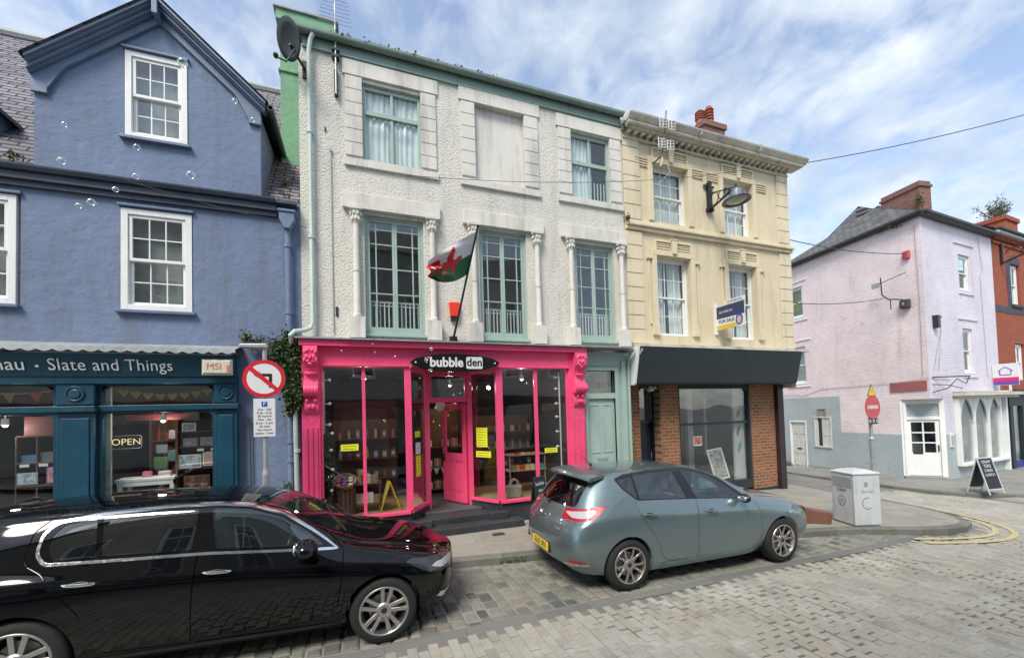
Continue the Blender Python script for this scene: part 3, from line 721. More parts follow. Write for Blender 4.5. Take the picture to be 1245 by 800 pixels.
# room behind the shopfront
b = B(); y0, y1 = SF+.06, SF+2.6
b.quad((BX0,y1,0),(-1.8,y1,0),(-1.8,y1,3.1),(BX0,y1,3.1)); b.quad((BX0,y0,3.1),(-1.8,y0,3.1),(-1.8,y1,3.1),(BX0,y1,3.1)); b.quad((-1.8,y0,0),(-1.8,y1,0),(-1.8,y1,3.1),(-1.8,y0,3.1)); b.quad((BX0,y0,0),(BX0,y1,0),(BX0,y1,3.1),(BX0,y0,3.1))
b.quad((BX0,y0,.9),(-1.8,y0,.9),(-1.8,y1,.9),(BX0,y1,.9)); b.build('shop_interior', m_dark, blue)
b = B(); b.box(-3.43, -3.36, SF+.07, SF+.11, .96, 2.83); b.build('shop_partition', paint('pale_green', (.34,.41,.38), .6, .1), blue)
b = B(); b.box(-5.28, -4.75, SF+.08, SF+.12, .96, 2.83); b.build('shop_partition', MATS['pale_green'], blue)
m_maroon = paint('maroon', (.10, .012, .02), .6, .2)
b = B(); b.box(-3.36, -2.4, SF+.45, SF+.5, 2.31, 2.41); b.box(-4.5, -3.95, SF+.45, SF+.5, 2.1, 2.41); b.build('valance', m_maroon, blue)

# ================================================================ 2. WHITE HOUSE WITH PINK SHOP
m_dash = plaster('pebbledash', (.72, .695, .62), coarse=.006, scale=90, dirt=.28, var=.06, vor=True)
m_trim = plaster('smooth_trim', (.69, .665, .605), coarse=.0015, big=.006, scale=80, dirt=.42, var=.06)
m_sea = paint('seafoam_paint', (.35, .465, .415), .45, .08, .001, dirt=.15)
m_sea2 = plaster('green_render', (.20, .40, .24), coarse=.004, big=.02, dirt=.45)
m_cast = paint('frieze_green', (.25, .36, .31), .55, .08, .002, dirt=.4)
m_pink = paint('pink_paint', (.86, .085, .215), .3, .08, .001, 14, dirt=.12)
wh = thing('bubble_shop_house', 'white pebbledashed house with pale green windows above a bright pink shopfront', 'house', (2.4, YF, .2))
WX0, WX1, WT = -.86, 5.65, 8.66
holes = [(.15, 1.18, 3.71, 5.85, .13), (2.25, 3.24, 3.70, 5.86, .13), (4.36, 5.33, 3.73, 5.83, .13), (.15, 1.18, 6.83, 8.24, .13), (2.22, 3.27, 6.8, 8.34, .09), (4.34, 5.32, 6.8, 8.26, .13)]
b = B(); b.wall(WX0, WX1, 3.55, WT, holes, YF); b.build('wall', m_dash, wh)
shell_box(wh, WX0, WX1, YF, YF+7, 3.2, WT, m_dash)
b = B(); b.quad((2.22,YF+.09,6.8),(3.27,YF+.09,6.8),(3.27,YF+.09,8.34),(2.22,YF+.09,8.34)); b.build('blind_window', m_trim, wh)
b = B(); b.add([(WX0-.05,YF-.1,8.84),(WX1,YF-.1,8.84),(WX1,YF+3.6,9.4),(WX0-.05,YF+3.6,9.4),(WX1,YF+7.2,8.8),(WX0-.05,YF+7.2,8.8)], [(0,1,2,3),(3,2,4,5)])
b.build('roof', m_slate, wh)
b = B(); b.box(WX0+.06, WX1-.02, YF-.035, YF+.0, 8.632, 8.80); b.box(WX0+.06, WX1-.02, YF-.05, YF+.0, 8.60, 8.63); b.build('frieze', m_cast, wh, bevel=.004)
b = B(); b.lathe([(.045, WX0-.02), (.062, WX0-.02), (.062, WX1-.02), (.045, WX1-.02)], (0, YF-.12, 8.825), 'x', 14, PI*.98, 2*PI+.02); b.box(WX0-.02, WX1, YF-.18, YF-.0, 8.827, 8.855); b.build('gutter', paint('gutter_green', (.16,.22,.19), .55, .2, dirt=.6), wh)
moss_clump('gutter_moss', None, None, [((x, YF-.13, 8.87), (.12, .05, .035)) for x in (-.3, -.1, .25, .5, .8, 1.1, 1.5, 1.9, 2.3, 2.6)], 220, .05, m_moss, 9, wh)
# trims
def block(bb, x0, x1, z0, z1, d=.03): bb.box(x0, x1, YF-d, YF+.0, z0, z1)
for (x0, x1, o0, o1, zt) in ((-.17, 1.5, .15, 1.18, 8.3), (1.91, 3.61, 2.22, 3.27, 8.34), (4.0, WX1-.01, 4.34, 5.32, 8.28)):
    b = B(); block(b, x0, x1, zt+.004, zt+.27, .04); n = 6; z0 = 6.86
    for k in range(n):
        za, zb = z0+(zt-z0)*k/n, z0+(zt-z0)*(k+1)/n-.012
        block(b, x0+.04, o0, za, zb, .032); block(b, o1, x1-.04, za, zb, .032)
    block(b, x0+.01, x1-.01, 6.67, 6.80, .05); b.build('surround', m_trim, wh, bevel=.004)
for (x0, x1) in ((-.2, 1.49), (1.93, 3.62), (4.03, WX1-.005)):
    b = B(); block(b, x0, x1, 5.9, 6.17, .08); b.build('lintel', m_trim, wh, bevel=.006)
def column(cx):
    b = B(); y = YF-.075
    b.box(cx-.125, cx+.125, YF-.16, YF, 3.62, 3.98); b.lathe([(.075, 3.98), (.075, 4.02), (.062, 4.04), (.056, 4.06), (.048, 5.62), (.058, 5.63), (.058, 5.65), (.05, 5.66)], (cx, y, 0), 'z', 16)
    b.lathe([(.06, 4.78), (.06, 4.82)], (cx, y, 0), 'z', 16)
    for k in range(8):                      # leafy capital
        a = 2*PI*k/8; b.ball((cx+.066*math.cos(a), y+.066*math.sin(a), 5.70), .028, 6, 5, (1, 1, 1.7)); b.ball((cx+.085*math.cos(a+.4), y+.07*math.sin(a+.4), 5.79), .026, 6, 5, (1, 1, 1.5))
    b.lathe([(.05, 5.66), (.085, 5.84), (.1, 5.85)], (cx, y, 0), 'z', 12); b.box(cx-.11, cx+.11, YF-.17, YF, 5.85, 5.898)
    b.build('column', m_trim, wh, smooth=True, sharp=30)
for cx in (.01, 1.33, 2.12, 3.45, 4.23, 5.48): column(cx)
# french windows with side lights and low balustrade
def french(x0, x1, z0, z1):
    y = YF+.06; b = B(); fw = .045
    b.box(x0, x0+fw, y, y+.07, z0, z1); b.box(x1-fw, x1, y, y+.07, z0, z1); b.box(x0+fw, x1-fw, y, y+.07, z1-fw, z1); b.box(x0+fw, x1-fw, y, y+.07, z0, z0+fw)
    xm = (x0+x1)/2
    for a, c, side in ((x0+fw+.002, xm-.001, 0), (xm+.001, x1-fw-.002, 1)):
        s_ = .042; yy = y+.015; za, zb = z0+fw+.002, z1-fw-.002
        b.box(a, a+s_, yy, yy+.04, za, zb); b.box(c-s_, c, yy, yy+.04, za, zb); b.box(a+s_, c-s_, yy, yy+.04, za, za+.09); b.box(a+s_, c-s_, yy, yy+.04, zb-s_, zb)
        ia, ic = a+s_, c-s_; xb = ia+(ic-ia)*.27 if side == 0 else ic-(ic-ia)*.27
        b.box(xb-.011, xb+.011, yy+.006, yy+.034, za+.09, zb-s_)
        H = zb-s_-za-.09
        for fz in (.32, .56, .79, .93): b.box(ia, ic, yy+.008, yy+.032, za+.09+H*fz-.011, za+.09+H*fz+.011)
    o = b.build('french_window', m_sea, wh, bevel=.003)
    g = B(); g.quad((x0+fw,y+.035,z0+fw),(x1-fw,y+.035,z0+fw),(x1-fw,y+.035,z1-fw),(x0+fw,y+.035,z1-fw)); g.build('pane', m_glass, o)
    b = B(); yy = y+.10
    b.box(x0+.06, x1-.06, yy, yy+.02, z0+.60, z0+.63); b.box(x0+.06, x1-.06, yy, yy+.02, z0+.54, z0+.555)
    n = 12
    for k in range(n): xx = x0+.1+(x1-x0-.2)*k/(n-1); b.box(xx-.011, xx+.011, yy+.002, yy+.018, z0+.08, z0+.6)
    b.build('balustrade', m_white, o)
    b = B(); b.box(x0-.02, x1+.02, YF-.06, YF+.06, z0-.05, z0-.0); b.build('sill', m_sea, o, bevel=.004)
for h in holes[:3]: french(h[0], h[1], h[2]+.01, h[3]-.0)
def casement(x0, x1, z0, z1, tf, cur, bars=False):
    y = YF+.06; b = B(); fw = .05; xm = (x0+x1)/2; zt = z0+(z1-z0)*tf
    b.box(x0, x0+fw, y, y+.07, z0, z1); b.box(x1-fw, x1, y, y+.07, z0, z1); b.box(x0+fw, x1-fw, y, y+.07, z1-fw, z1); b.box(x0+fw, x1-fw, y, y+.07, z0, z0+fw)
    b.box(x0+fw, x1-fw, y-.01, y+.06, zt-.02, zt+.03); b.box(xm-.02, xm+.02, y+.005, y+.06, z0+fw, zt-.02); b.box(xm-.02, xm+.02, y-.003, y+.06, zt+.03, z1-fw)
    b.box(x0+fw, x1-fw, y-.008, y+.04, zt+.03, zt+.06); b.box(x0+fw, x1-fw, y-.008, y+.04, z1-fw-.03, z1-fw)
    o = b.build('casement_window', m_sea, wh, bevel=.003); g = B(); g.quad((x0+fw,y+.03,z0+fw),(x1-fw,y+.03,z0+fw),(x1-fw,y+.03,z1-fw),(x0+fw,y+.03,z1-fw)); g.build('pane', m_glass, o)
    drape(o, x0+.05, x1-.05 if cur == 'swag' else xm+.1, z0+.05, z1-.05, y+.085, cur, m=m_curtain)
    if bars:
        b = B()
        for k in range(11): xx = x0+.08+(x1-x0-.16)*k/10; b.box(xx-.01, xx+.01, y+.08, y+.095, z0+.05, z0+.5)
        b.build('guard_rail', m_white, o)
    return o
casement(*holes[3][:4], .63, 'swag'); casement(*holes[5][:4], .55, 'net', True)
b = B(); b.quad((WX0+.1, YF+1.6, 3.5), (WX1-.1, YF+1.6, 3.5), (WX1-.1, YF+1.6, 8.6), (WX0+.1, YF+1.6, 8.6)); b.quad((WX0+.1, YF+.2, 6.3), (WX1-.1, YF+.2, 6.3), (WX1-.1, YF+1.6, 6.3), (WX0+.1, YF+1.6, 6.3)); b.build('room_partition', MATS['room_grey'], wh)
downpipe(wh, [(-.62, YF-.13, 8.78), (-.66, YF-.1, 8.7), (-.69, YF-.08, 8.5), (-.69, YF-.08, 3.86), (-.72, YF-.1, 3.76), (-.8, YF-.2, 3.70), (-.93, YF-.3, 3.66), (-.99, YF-.30, 3.6), (-.99, YF-.15, 3.45), (-.97, YF-.12, 3.3), (-.94, YF-.12, .2)], .036, paint('pale_pipe', (.50,.60,.55), .5, .08, .001, dirt=.2), brackets=[(-.69, YF-.08, 7.1), (-.69, YF-.08, 5.3), (-.94, YF-.12, 1.75)])
b = B(); b.tube([(-.38, YF-.02, 6.9), (-.37, YF-.015, 3.7)], .008, 6); b.tube([(-.38, YF-.03, 6.9), (-.37, YF-.03, 6.86)], .022, 6); b.build('cable', m_galv, wh)
for q in ((-.335, -.3, YF-.02, YF, 4.0, 4.16), (-.47, -.45, YF-.02, YF, 7.2, 7.28)): b = B(); b.box(*q); b.build('vent', m_black, wh)
# green chimney stack on the party wall
b = B(); cy0, cy1 = 8.7, 9.5
b.box(-1.30, -.35, cy0, cy1, 7.0, 9.92); b.box(-1.36, -.29, cy0-.06, cy1+.06, 9.92, 10.12); b.box(-1.33, -.32, cy0-.03, cy1+.03, 8.93, 8.99)
b.build('chimney', m_sea2, wh, bevel=.01)
b = B(); b.box(-1.40, -.25, cy0-.1, cy1+.1, 10.122, 10.17); b.build('chimney_cap', m_lead, wh, bevel=.01)

# ---- ledge and pink shopfront
PF = YF-.15
def pf(X, Z, d=0): return atd(X, Z, .15+d)
b = B(); b.box(-.93, 5.5, YF-.36, YF-.0, 3.545, 3.57); b.prism([(YF-.36, 3.572), (YF-.0, 3.63), (YF-.0, 3.572)], -.93, 5.5, 'x'); b.box(-.2, 5.5, YF-.38, YF-.361, 3.545, 3.562)
b.build('lead_ledge', m_lead, wh, bevel=.003)
b = B()
L0, L1, R0, R1 = -.86, -.59, 4.02, 4.37
b.box(L1, R0, PF-.03, PF+.1, 3.16, 3.44); b.box(L0-.02, R1+.02, PF-.16, PF+.1, 3.44, 3.543); b.box(L1, R0, PF-.06, PF+.1, 3.12, 3.158); b.box(L1, R0, PF-.05, PF+.1, 3.405, 3.438)
b.build('shop_fascia', m_pink, wh, bevel=.006)
def corbel(x0, x1):
    """carved scroll bracket: body profile in y,z extruded across x, with leaf and face relief"""
    b = B(); n = 18
    prof = [(PF+.02, 3.43), (PF-.17, 3.43), (PF-.19, 3.36), (PF-.17, 3.2), (PF-.10, 3.1), (PF-.075, 3.0), (PF-.08, 2.88), (PF-.11, 2.80)]
    cz, cr = 2.72, .10
    prof += [(PF-.09-cr*math.cos(t), cz+cr*math.sin(t)*1.0) for t in [PI*.35-k*PI*.2 for k in range(7)]]
    prof += [(PF-.03, 2.56), (PF-.07, 2.50), (PF-.08, 2.42), (PF-.05, 2.34), (PF+.02, 2.30)]
    b.prism(prof, x0, x1, 'x')
    w_ = x1-x0
    for k in range(4):                         # ribs round the scroll
        xx = x0+w_*(.14+.24*k); b.lathe([(.0, -.026), (.085, -.024), (.118, -.01), (.118, .01), (.085, .024), (0, .026)], (xx, PF-.075, 2.72), 'x', 18)
    rnd = random.Random(4); cx = (x0+x1)/2
    for sx in (-1, 1):                         # mask-like foliage above
        for (u, z, r, q) in ((.035, 3.36, .035, 1), (.075, 3.33, .03, 1.4), (.055, 3.25, .032, 1.6), (.03, 3.18, .03, 1), (.085, 3.2, .022, 1.8), (.06, 3.12, .022, 1.2), (.03, 2.98, .025, 1), (.03, 2.45, .03, 1.5), (.06, 2.55, .028, 1.2)):
            b.ball((cx+sx*u, PF-(.185 if z > 3.15 else .1), z), r, 8, 6, (1, .7, q))
    b.ball((cx, PF-.2, 3.24), .03, 8, 6, (.8, 1.1, 1.6)); b.ball((cx, PF-.185, 3.14), .028, 8, 6, (1.3, .8, .8)); b.tube([(cx-.08, PF-.1, 3.0), (cx, PF-.15, 2.99), (cx+.08, PF-.1, 3.0)], .022, 6)
    b.tube([(x0+.02, PF-.018, 2.35), (x0+.04, PF-.02, 2.25), (cx, PF-.02, 2.19), (x1-.04, PF-.02, 2.25), (x1-.02, PF-.018, 2.35)], .016, 6)
    b.build('corbel', m_pink, wh, smooth=True, sharp=40)
corbel(L0+.04, L1-.02); corbel(R0+.09, R1-.0)
for (x0, x1) in ((L0, L1), (R0, R1)):
    b = B(); b.box(x0, x1, PF-.03, PF+.1, .2, 3.438)
    for k in range(3): xx = x0+.06+(x1-x0-.12)*k/2; b.box(xx-.025, xx+.025, PF-.045, PF-.028, .5, 2.12)
    b.build('pilaster', m_pink, wh, bevel=.005)
m_riser = paint('dark_riser', (.035,.04,.045), .5, .3, .003, dirt=.3)
SILL = .6; DY = PF+.62; XA, XB = .83, 1.22; XC, XD = 2.5, 2.12     # angled lobby
b = B()
def post(x0, x1, y0, y1, z0=SILL, z1=3.12): b.box(x0, x1, y0, y1, z0, z1)
post(.06, .115, PF-.0, PF+.05); post(XA-.06, XA+.05, PF-.02, PF+.07); post(XC-.04, XC+.09, PF-.02, PF+.07); post(3.26, 3.33, PF, PF+.05); post(L1, L1+.04, PF, PF+.05); post(R0-.05, R0, PF, PF+.05)
post(XB-.02, XB+.07, DY-.03, DY+.06, .42, 3.16); post(XD-.07, XD+.02, DY-.03, DY+.06, .42, 3.16)
b.box(XB+.07, XD-.07, DY-.02, DY+.05, 2.50, 2.60); b.box(XB+.07, XD-.07, DY-.02, DY+.05, 3.02, 3.16); b.box(XB+.07, XB+.12, DY-.01, DY+.04, 2.6, 3.02); b.box(XD-.12, XD-.07, DY-.01, DY+.04, 2.6, 3.02)
for xs_, ys_, in (((L1, XA), 0), ((XC, R0), 0)): b.box(xs_[0], xs_[1], PF-.05, PF+.08, SILL-.05, SILL)
def slab(bb, x0, y0, x1, y1, w_, z0, z1):
    d = Vector((x1-x0, y1-y0)).normalized(); n_ = Vector((-d.y, d.x))*w_/2
    bb.prism([(x0-n_.x, y0-n_.y), (x1-n_.x, y1-n_.y), (x1+n_.x, y1+n_.y), (x0+n_.x, y0+n_.y)], z0, z1, 'z')
slab(b, XA, PF+.02, XB, DY, .12, SILL-.048, SILL-.002); slab(b, XC, PF+.02, XD, DY, .12, SILL-.048, SILL-.002); slab(b, XA, PF+.05, XB, DY, .05, 3.05, 3.14); slab(b, XC, PF+.05, XD, DY, .05, 3.05, 3.14)
b.build('window_frame', m_pink, wh, bevel=.004)
b = B()
for x0, x1 in ((L1, .06), (.115, XA-.06), (XC+.09, 3.26), (3.33, R0-.05)): b.quad((x0,PF+.03,SILL),(x1,PF+.03,SILL),(x1,PF+.03,3.12),(x0,PF+.03,3.12))
b.quad((XA,PF+.05,SILL),(XB,DY,SILL),(XB,DY,3.1),(XA,PF+.05,3.1)); b.quad((XC,PF+.05,SILL),(XD,DY,SILL),(XD,DY,3.1),(XC,PF+.05,3.1)); b.quad((XB+.1,DY+.02,2.6),(XD-.1,DY+.02,2.6),(XD-.1,DY+.02,3.02),(XB+.1,DY+.02,3.02))
b.build('shop_pane', m_shopglass, wh)
b = B(); b.box(L1, XA+.02, PF-.0, PF+.1, .15, SILL-.052); b.box(XC-.02, R0, PF-.0, PF+.1, .1, SILL-.052); slab(b, XA, PF+.05, XB, DY, .08, .15, SILL-.052); slab(b, XC, PF+.05, XD, DY, .08, .15, SILL-.052)
b.box(XA-.3, XC+.35, PF-.32, PF-.02, .12, .29); b.box(XA+.02, XC-.02, PF-.018, PF+.3, .13, .40); b.box(XA-.15, XA+.35, PF-.16, PF+.02, .292, .42); b.box(XC-.25, XC+.1, PF-.12, PF+.02, .292, .42)
b.build('stall_riser', m_riser, wh, bevel=.01)
b = B(); b.box(XB-.1, XD+.1, PF+.302, DY+3, .25, .45); b.build('door_step', paint('slate_floor', (.07,.07,.072), .6, .3), wh, bevel=.01)
# open door swung inwards
hx, hy = XD-.08, DY+.05; ang = math.radians(118); W_ = .72
def dr(u, v, z): return (hx + u*math.cos(ang) - v*math.sin(ang), hy + u*math.sin(ang) + v*math.cos(ang), z)
b = B(dr); b.box(0, W_, 0, .045, .47, .62); b.box(0, W_, 0, .045, 2.36, 2.48); b.box(0, .1, 0, .045, .62, 2.36); b.box(W_-.1, W_, 0, .045, .62, 2.36); b.box(.1, W_-.1, 0, .045, 1.3, 1.46); b.box(.1, W_-.1, .012, .032, .62, 1.3); b.box(.33, .39, 0, .045, .62, 1.3)
for x0 in (.15, .43): b.box(x0, x0+.14, .004, .04, .7, 1.22)
door = b.build('door', m_pink, wh, bevel=.004)
b = B(dr); b.quad((.1,.02,1.46),(W_-.1,.02,1.46),(W_-.1,.02,2.36),(.1,.02,2.36)); b.build('door_pane', m_shopglass, door)
b = B(dr); b.box(W_-.07, W_-.03, .045, .09, 1.3, 1.44); b.ball((W_-.05, .1, 1.37), .028); b.build('handle', m_black, door)
# shop room
b = B(); y0, y1 = PF+.12, PF+4.2; X0_, X1_ = L0, R0+.1
b.quad((X0_,y1,.4),(X1_,y1,.4),(X1_,y1,3.2),(X0_,y1,3.2)); b.quad((X0_,y0,3.18),(X1_,y0,3.18),(X1_,y1,3.18),(X0_,y1,3.18)); b.quad((X0_,y0,.3),(X0_,y1,.3),(X0_,y1,3.2),(X0_,y0,3.2)); b.quad((X1_,y0,.3),(X1_,y1,.3),(X1_,y1,3.2),(X1_,y0,3.2))
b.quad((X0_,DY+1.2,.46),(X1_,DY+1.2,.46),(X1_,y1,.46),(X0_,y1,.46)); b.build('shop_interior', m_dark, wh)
b = B(); b.box(L0, XA, PF+.12, DY+1.7, .52, .56); b.prism([(XA, PF+.12), (XB-.05, DY), (XB-.05, DY+1.2), (XA, DY+1.2)], .52, .56, 'z'); b.box(XC, R0+.05, PF+.12, DY+1.2, .52, .56); b.prism([(XC, PF+.12), (XD+.05, DY), (XD+.05, DY+1.2), (XC, DY+1.2)], .52, .56, 'z')
b.build('display_floor', paint('pale_boards', (.40,.29,.15), .5, .2), wh)
b = B(); b.box(-.5, .8, DY+1.62, DY+1.66, .56, 2.6); b.build('display_back', m_maroon, wh)
# ---- pale green side door
b = B(); y = YF-.03
b.wall(R1, 5.62, 0, 3.5, [(4.52, 5.22, .15, 3.1, .08)], y); b.build('door_surround', m_sea, wh)
b = B(); b.box(4.45, 4.52, y-.03, y+.06, .15, 3.17); b.box(5.22, 5.3, y-.03, y+.06, .15, 3.17); b.box(4.52, 5.22, y-.03, y+.06, 3.1, 3.17); b.box(4.52, 5.22, y-.01, y+.08, 2.5, 2.62); b.box(5.38, 5.5, y-.035, y+.0, .15, 3.3); b.box(R1, 5.62, y-.02, y, 3.2, 3.22)
b.build('door_frame', m_sea, wh, bevel=.005)
b = B(); b.box(4.522, 5.218, y+.04, y+.08, .15, 2.498)
for x0, x1, z0, z1 in ((4.60, 4.83, 1.35, 2.38), (4.91, 5.14, 1.35, 2.38), (4.60, 4.83, .35, 1.12), (4.91, 5.14, .35, 1.12)):
    for a in ((x0, x1, z0, z0+.025), (x0, x1, z1-.025, z1), (x0, x0+.025, z0+.025, z1-.025), (x1-.025, x1, z0+.025, z1-.025)): b.box(a[0], a[1], y+.028, y+.041, a[2], a[3])
d2 = b.build('side_door', m_sea, wh, bevel=.003)
b = B(); b.box(4.75, 5.0, y+.03, y+.042, 1.19, 1.25); b.build('letterbox', m_galv, d2)
b = B(); b.quad((4.52,y+.06,2.62),(5.22,y+.06,2.62),(5.22,y+.06,3.1),(4.52,y+.06,3.1)); b.build('fanlight', m_glass, wh)
downpipe(wh, [(5.55, YF-.3, 3.55), (5.56, YF-.1, 3.4), (5.56, YF-.07, 3.2), (5.56, YF-.07, .1)], .03, m_sea)
# ================================================================ 3. CREAM CORNER HOUSE
m_cream = plaster('cream_render', (.68, .585, .405), coarse=.0015, big=.006, scale=70, dirt=.26, var=.08)
m_creamt = plaster('cream_trim', (.70, .61, .43), coarse=.001, big=.003, scale=70, dirt=.28, var=.07)
m_stone = plaster('grey_white_cornice', (.60, .565, .475), coarse=.001, big=.004, scale=70, dirt=.45, var=.12)
m_brk = brickmat('orange_brick', (.36, .125, .035), (.22, .075, .03), (.34, .30, .24), .235, .082, .011, .007, 'x', noiseamt=.55)
m_navy = paint('navy_paint', (.006,.01,.022), .35, .3)
cr = thing('cream_corner_house', 'cream rendered corner house with bracketed cornice above an empty dark fronted shop', 'house', (8.3, YF, 0))
CX0, CX1 = 5.66, 10.93
H = [(6.46, 7.5, 6.58, 7.95, .2), (8.62, 9.62, 6.57, 7.95, .2), (6.48, 7.48, 3.93, 5.78, .2), (8.67, 9.63, 3.92, 5.79, .2)]
b = B(); b.wall(CX0, CX1, 3.4, 8.6, H, YF); b.build('wall', m_cream, cr)
shell_box(cr, CX0, CX1, YF, YF+6.5, 2.7, 8.6, m_cream)
for h in H:
    sash(cr, h[0]+.0, h[1]-.0, h[2], h[3], YF+.13, 3, (2, 2), fw=.05, sw=.04, bar=.016, curtain='pair' if h[3] < 6 else 'net', sill=False)
b = B(); b.quad((CX0+.1, YF+2.2, 3.4), (CX1-.1, YF+2.2, 3.4), (CX1-.1, YF+2.2, 8.5), (CX0+.1, YF+2.2, 8.5)); b.quad((CX0+.1, YF+.4, 6.2), (CX1-.1, YF+.4, 6.2), (CX1-.1, YF+2.2, 6.2), (CX0+.1, YF+2.2, 6.2)); b.build('room_partition', MATS['room_grey'], cr)
for (x0, x1) in ((CX0+.0, CX0+.44), (CX1-.42, CX1-.0)):           # rusticated corner strips
    for z0, z1 in ((3.72, 6.26), (6.54, 8.52)):
        b = B(); n = round((z1-z0)/.31)
        for k in range(n): b.box(x0, x1, YF-.035, YF+.0, z0+(z1-z0)*k/n+.008, z0+(z1-z0)*(k+1)/n-.008)
        b.build('quoin_strip', m_creamt, cr, bevel=.006)
b = B(); b.box(CX0, CX1+.03, YF-.07, YF, 6.29, 6.37); b.box(CX0, CX1+.06, YF-.12, YF, 6.372, 6.43); b.box(CX0, CX1+.04, YF-.085, YF, 6.432, 6.47); b.box(CX0, CX1+.01, YF-.05, YF, 6.472, 6.52)
b.build('string_course', m_creamt, cr, bevel=.01)
def surround(x0, x1, z0, z1, upper):
    b = B(); d = .045; sw_ = .13
    e0, e1 = x0-sw_, x1+sw_
    b.box(e0, x0-.0, YF-d, YF, z0+(.0 if upper else .25), z1); b.box(x1+.0, e1, YF-d, YF, z0+(.0 if upper else .25), z1)
    if not upper:
        b.box(e0-.04, x0, YF-.07, YF, z0-.0, z0+.248); b.box(x1, e1+.04, YF-.07, YF, z0, z0+.248)
        b.box(e0-.1, e0-.05, YF-.03, YF, z0+.25, z1-.12); b.box(e1+.05, e1+.1, YF-.03, YF, z0+.25, z1-.12)
        b.box(e0-.14, e0-.0, YF-.06, YF, z1-.11, z1-.05); b.box(e1, e1+.14, YF-.06, YF, z1-.11, z1-.05)
    b.box(e0, e1, YF-d, YF, z1+.002, z1+.13)
    xm = (x0+x1)/2
    for sx in (-1, 1):                      # head mouldings stepping up to the keystone
        for k, (dz, hh, dd) in enumerate(((.16, .035, .03), (.215, .03, .035), (.265, .03, .035), (.315, .045, .055))):
            b.box(xm+sx*.09, xm+sx*(.5+.0*k), YF-dd, YF, z1+dz, z1+dz+hh)
        if upper:
            for dz in (.0, .055, .11, .17): b.box(xm+sx*.66, xm+sx*(1.0), YF-.03-dz*.1, YF, z1-.14+dz, z1-.11+dz)
        b.box(xm+sx*.5, xm+sx*.53, YF-.05, YF, z1+.03, z1+.36)
    b.prism([(xm-.05, z1+.06), (xm+.05, z1+.06), (xm+.075, z1+.37), (xm-.075, z1+.37)], YF-.09, YF-.0); b.box(xm-.09, xm+.09, YF-.10, YF, z1+.372, z1+.40)
    b.build('window_surround', m_creamt, cr, bevel=.006)
for h in H: surround(*h[:4], h[3] > 6)
# bracketed cornice
b = B(); b.box(CX0, CX1, YF-.07, YF, 8.36, 8.40); n = 28
for k in range(n):
    x = CX0+.1+(CX1-CX0-.2)*k/(n-1); b.box(x-.036, x+.036, YF-.17, YF-.0, 8.45, 8.515); b.ball((x, YF-.16, 8.455), .034, 8, 6, (1, .8, 1)); b.box(x-.028, x+.028, YF-.07, YF-.0, 8.402, 8.45)
b.box(CX0-.02, CX1+.2, YF-.24, YF, 8.517, 8.54); b.box(CX0-.03, CX1+.26, YF-.32, YF, 8.542, 8.60)
b.build('cornice', m_stone, cr, bevel=.008)
b = B(); b.prism([(YF-.32, 8.605), (YF-.41, 8.69), (YF-.42, 8.72), (YF-.0, 8.72), (YF-.0, 8.605)], CX0-.05, CX1+.34, 'x'); b.prism([(CX1+.001, 8.605), (CX1+.26, 8.605), (CX1+.345, 8.72), (CX1+.001, 8.72)], YF+.001, YF+6.5)
b.build('cornice_gutter', m_stone, cr, bevel=.006)
b = B()
for x in (7.6, 9.5): b.box(x-.02, x+.02, YF-.425, YF-.3, 8.58, 8.74)
b.build('gutter_joint', m_lead, cr)
b = B(); b.box(CX0+.01, CX1+.3, YF-.40, YF+6, 8.722, 8.74); b.add([(CX0,YF-.1,8.74),(CX1,YF-.1,8.74),(CX1-1.5,YF+3,9.6),(CX0,YF+3,9.6),(CX1,YF+6,8.74),(CX0,YF+6,8.74)], [(0,1,2,3),(1,4,2),(3,2,4,5)]); b.build('roof', m_slate, cr)
b = B(); b.box(10.15, 11.0, 9.5, 9.95, 9.3, 10.95); b.box(10.1, 11.05, 9.45, 10.0, 10.95, 11.12); b.build('chimney', brickmat('old_red_brick', (.30,.12,.09), (.20,.08,.06), (.2,.17,.15), .235, .08, .011, .006, 'xy'), cr, bevel=.01)
m_terra = paint('terracotta', (.36,.11,.06), .7, .2)
b = B()
for x, hh in ((10.22, .42), (10.6, .62)):
    b.lathe([(.12, 11.12), (.13, 11.14), (.105, 11.2), (.12, 11.12+hh*.3)], (x, 9.72, 0), 'z', 14)
    for k in range(4): z = 11.12+hh*(.34+.16*k); b.lathe([(.10, z), (.145, z+.012), (.145, z+.03), (.10, z+hh*.09), (.105, z+hh*.15)], (x, 9.72, 0), 'z', 14)
    b.lathe([(.1, 11.12+hh*.96), (.08, 11.12+hh*1.06), (0, 11.12+hh*1.1)], (x, 9.72, 0), 'z', 14)
b.build('chimney_pot', m_terra, cr, smooth=True, sharp=50)
# ledge over shop, dark fascia box
b = B(); b.box(CX0+.02, CX1+.04, YF-.36, YF, 3.60, 3.66); b.prism([(YF-.36, 3.662), (YF, 3.72), (YF, 3.662)], CX0+.02, CX1+.04, 'x'); b.build('ledge', m_stone, cr, bevel=.006)
m_fasc = paint('dark_slate_board', (.018,.028,.034), .55, .15, .001, dirt=.15)
b = B(); b.prism([(YF+.3, 2.80), (YF-.15, 2.80), (YF-.17, 2.83), (YF-.34, 3.57), (YF-.34, 3.595), (YF+.3, 3.595)], CX0+.02, 10.72, 'x'); b.build('dark_fascia', m_fasc, cr, bevel=.004)
b = B(); b.prism([(YF+.3, 2.78), (YF-.16, 2.78), (YF-.18, 2.81), (YF-.35, 3.59), (YF+.3, 3.59)], CX0-.04, CX0+.018, 'x'); b.build('fascia_end_board', m_white, cr, bevel=.004)
GY = 8.05
b = B(); b.box(CX0, CX1, YF+.301, YF+.9, 2.82, 3.6); b.build('soffit', m_fasc, cr)
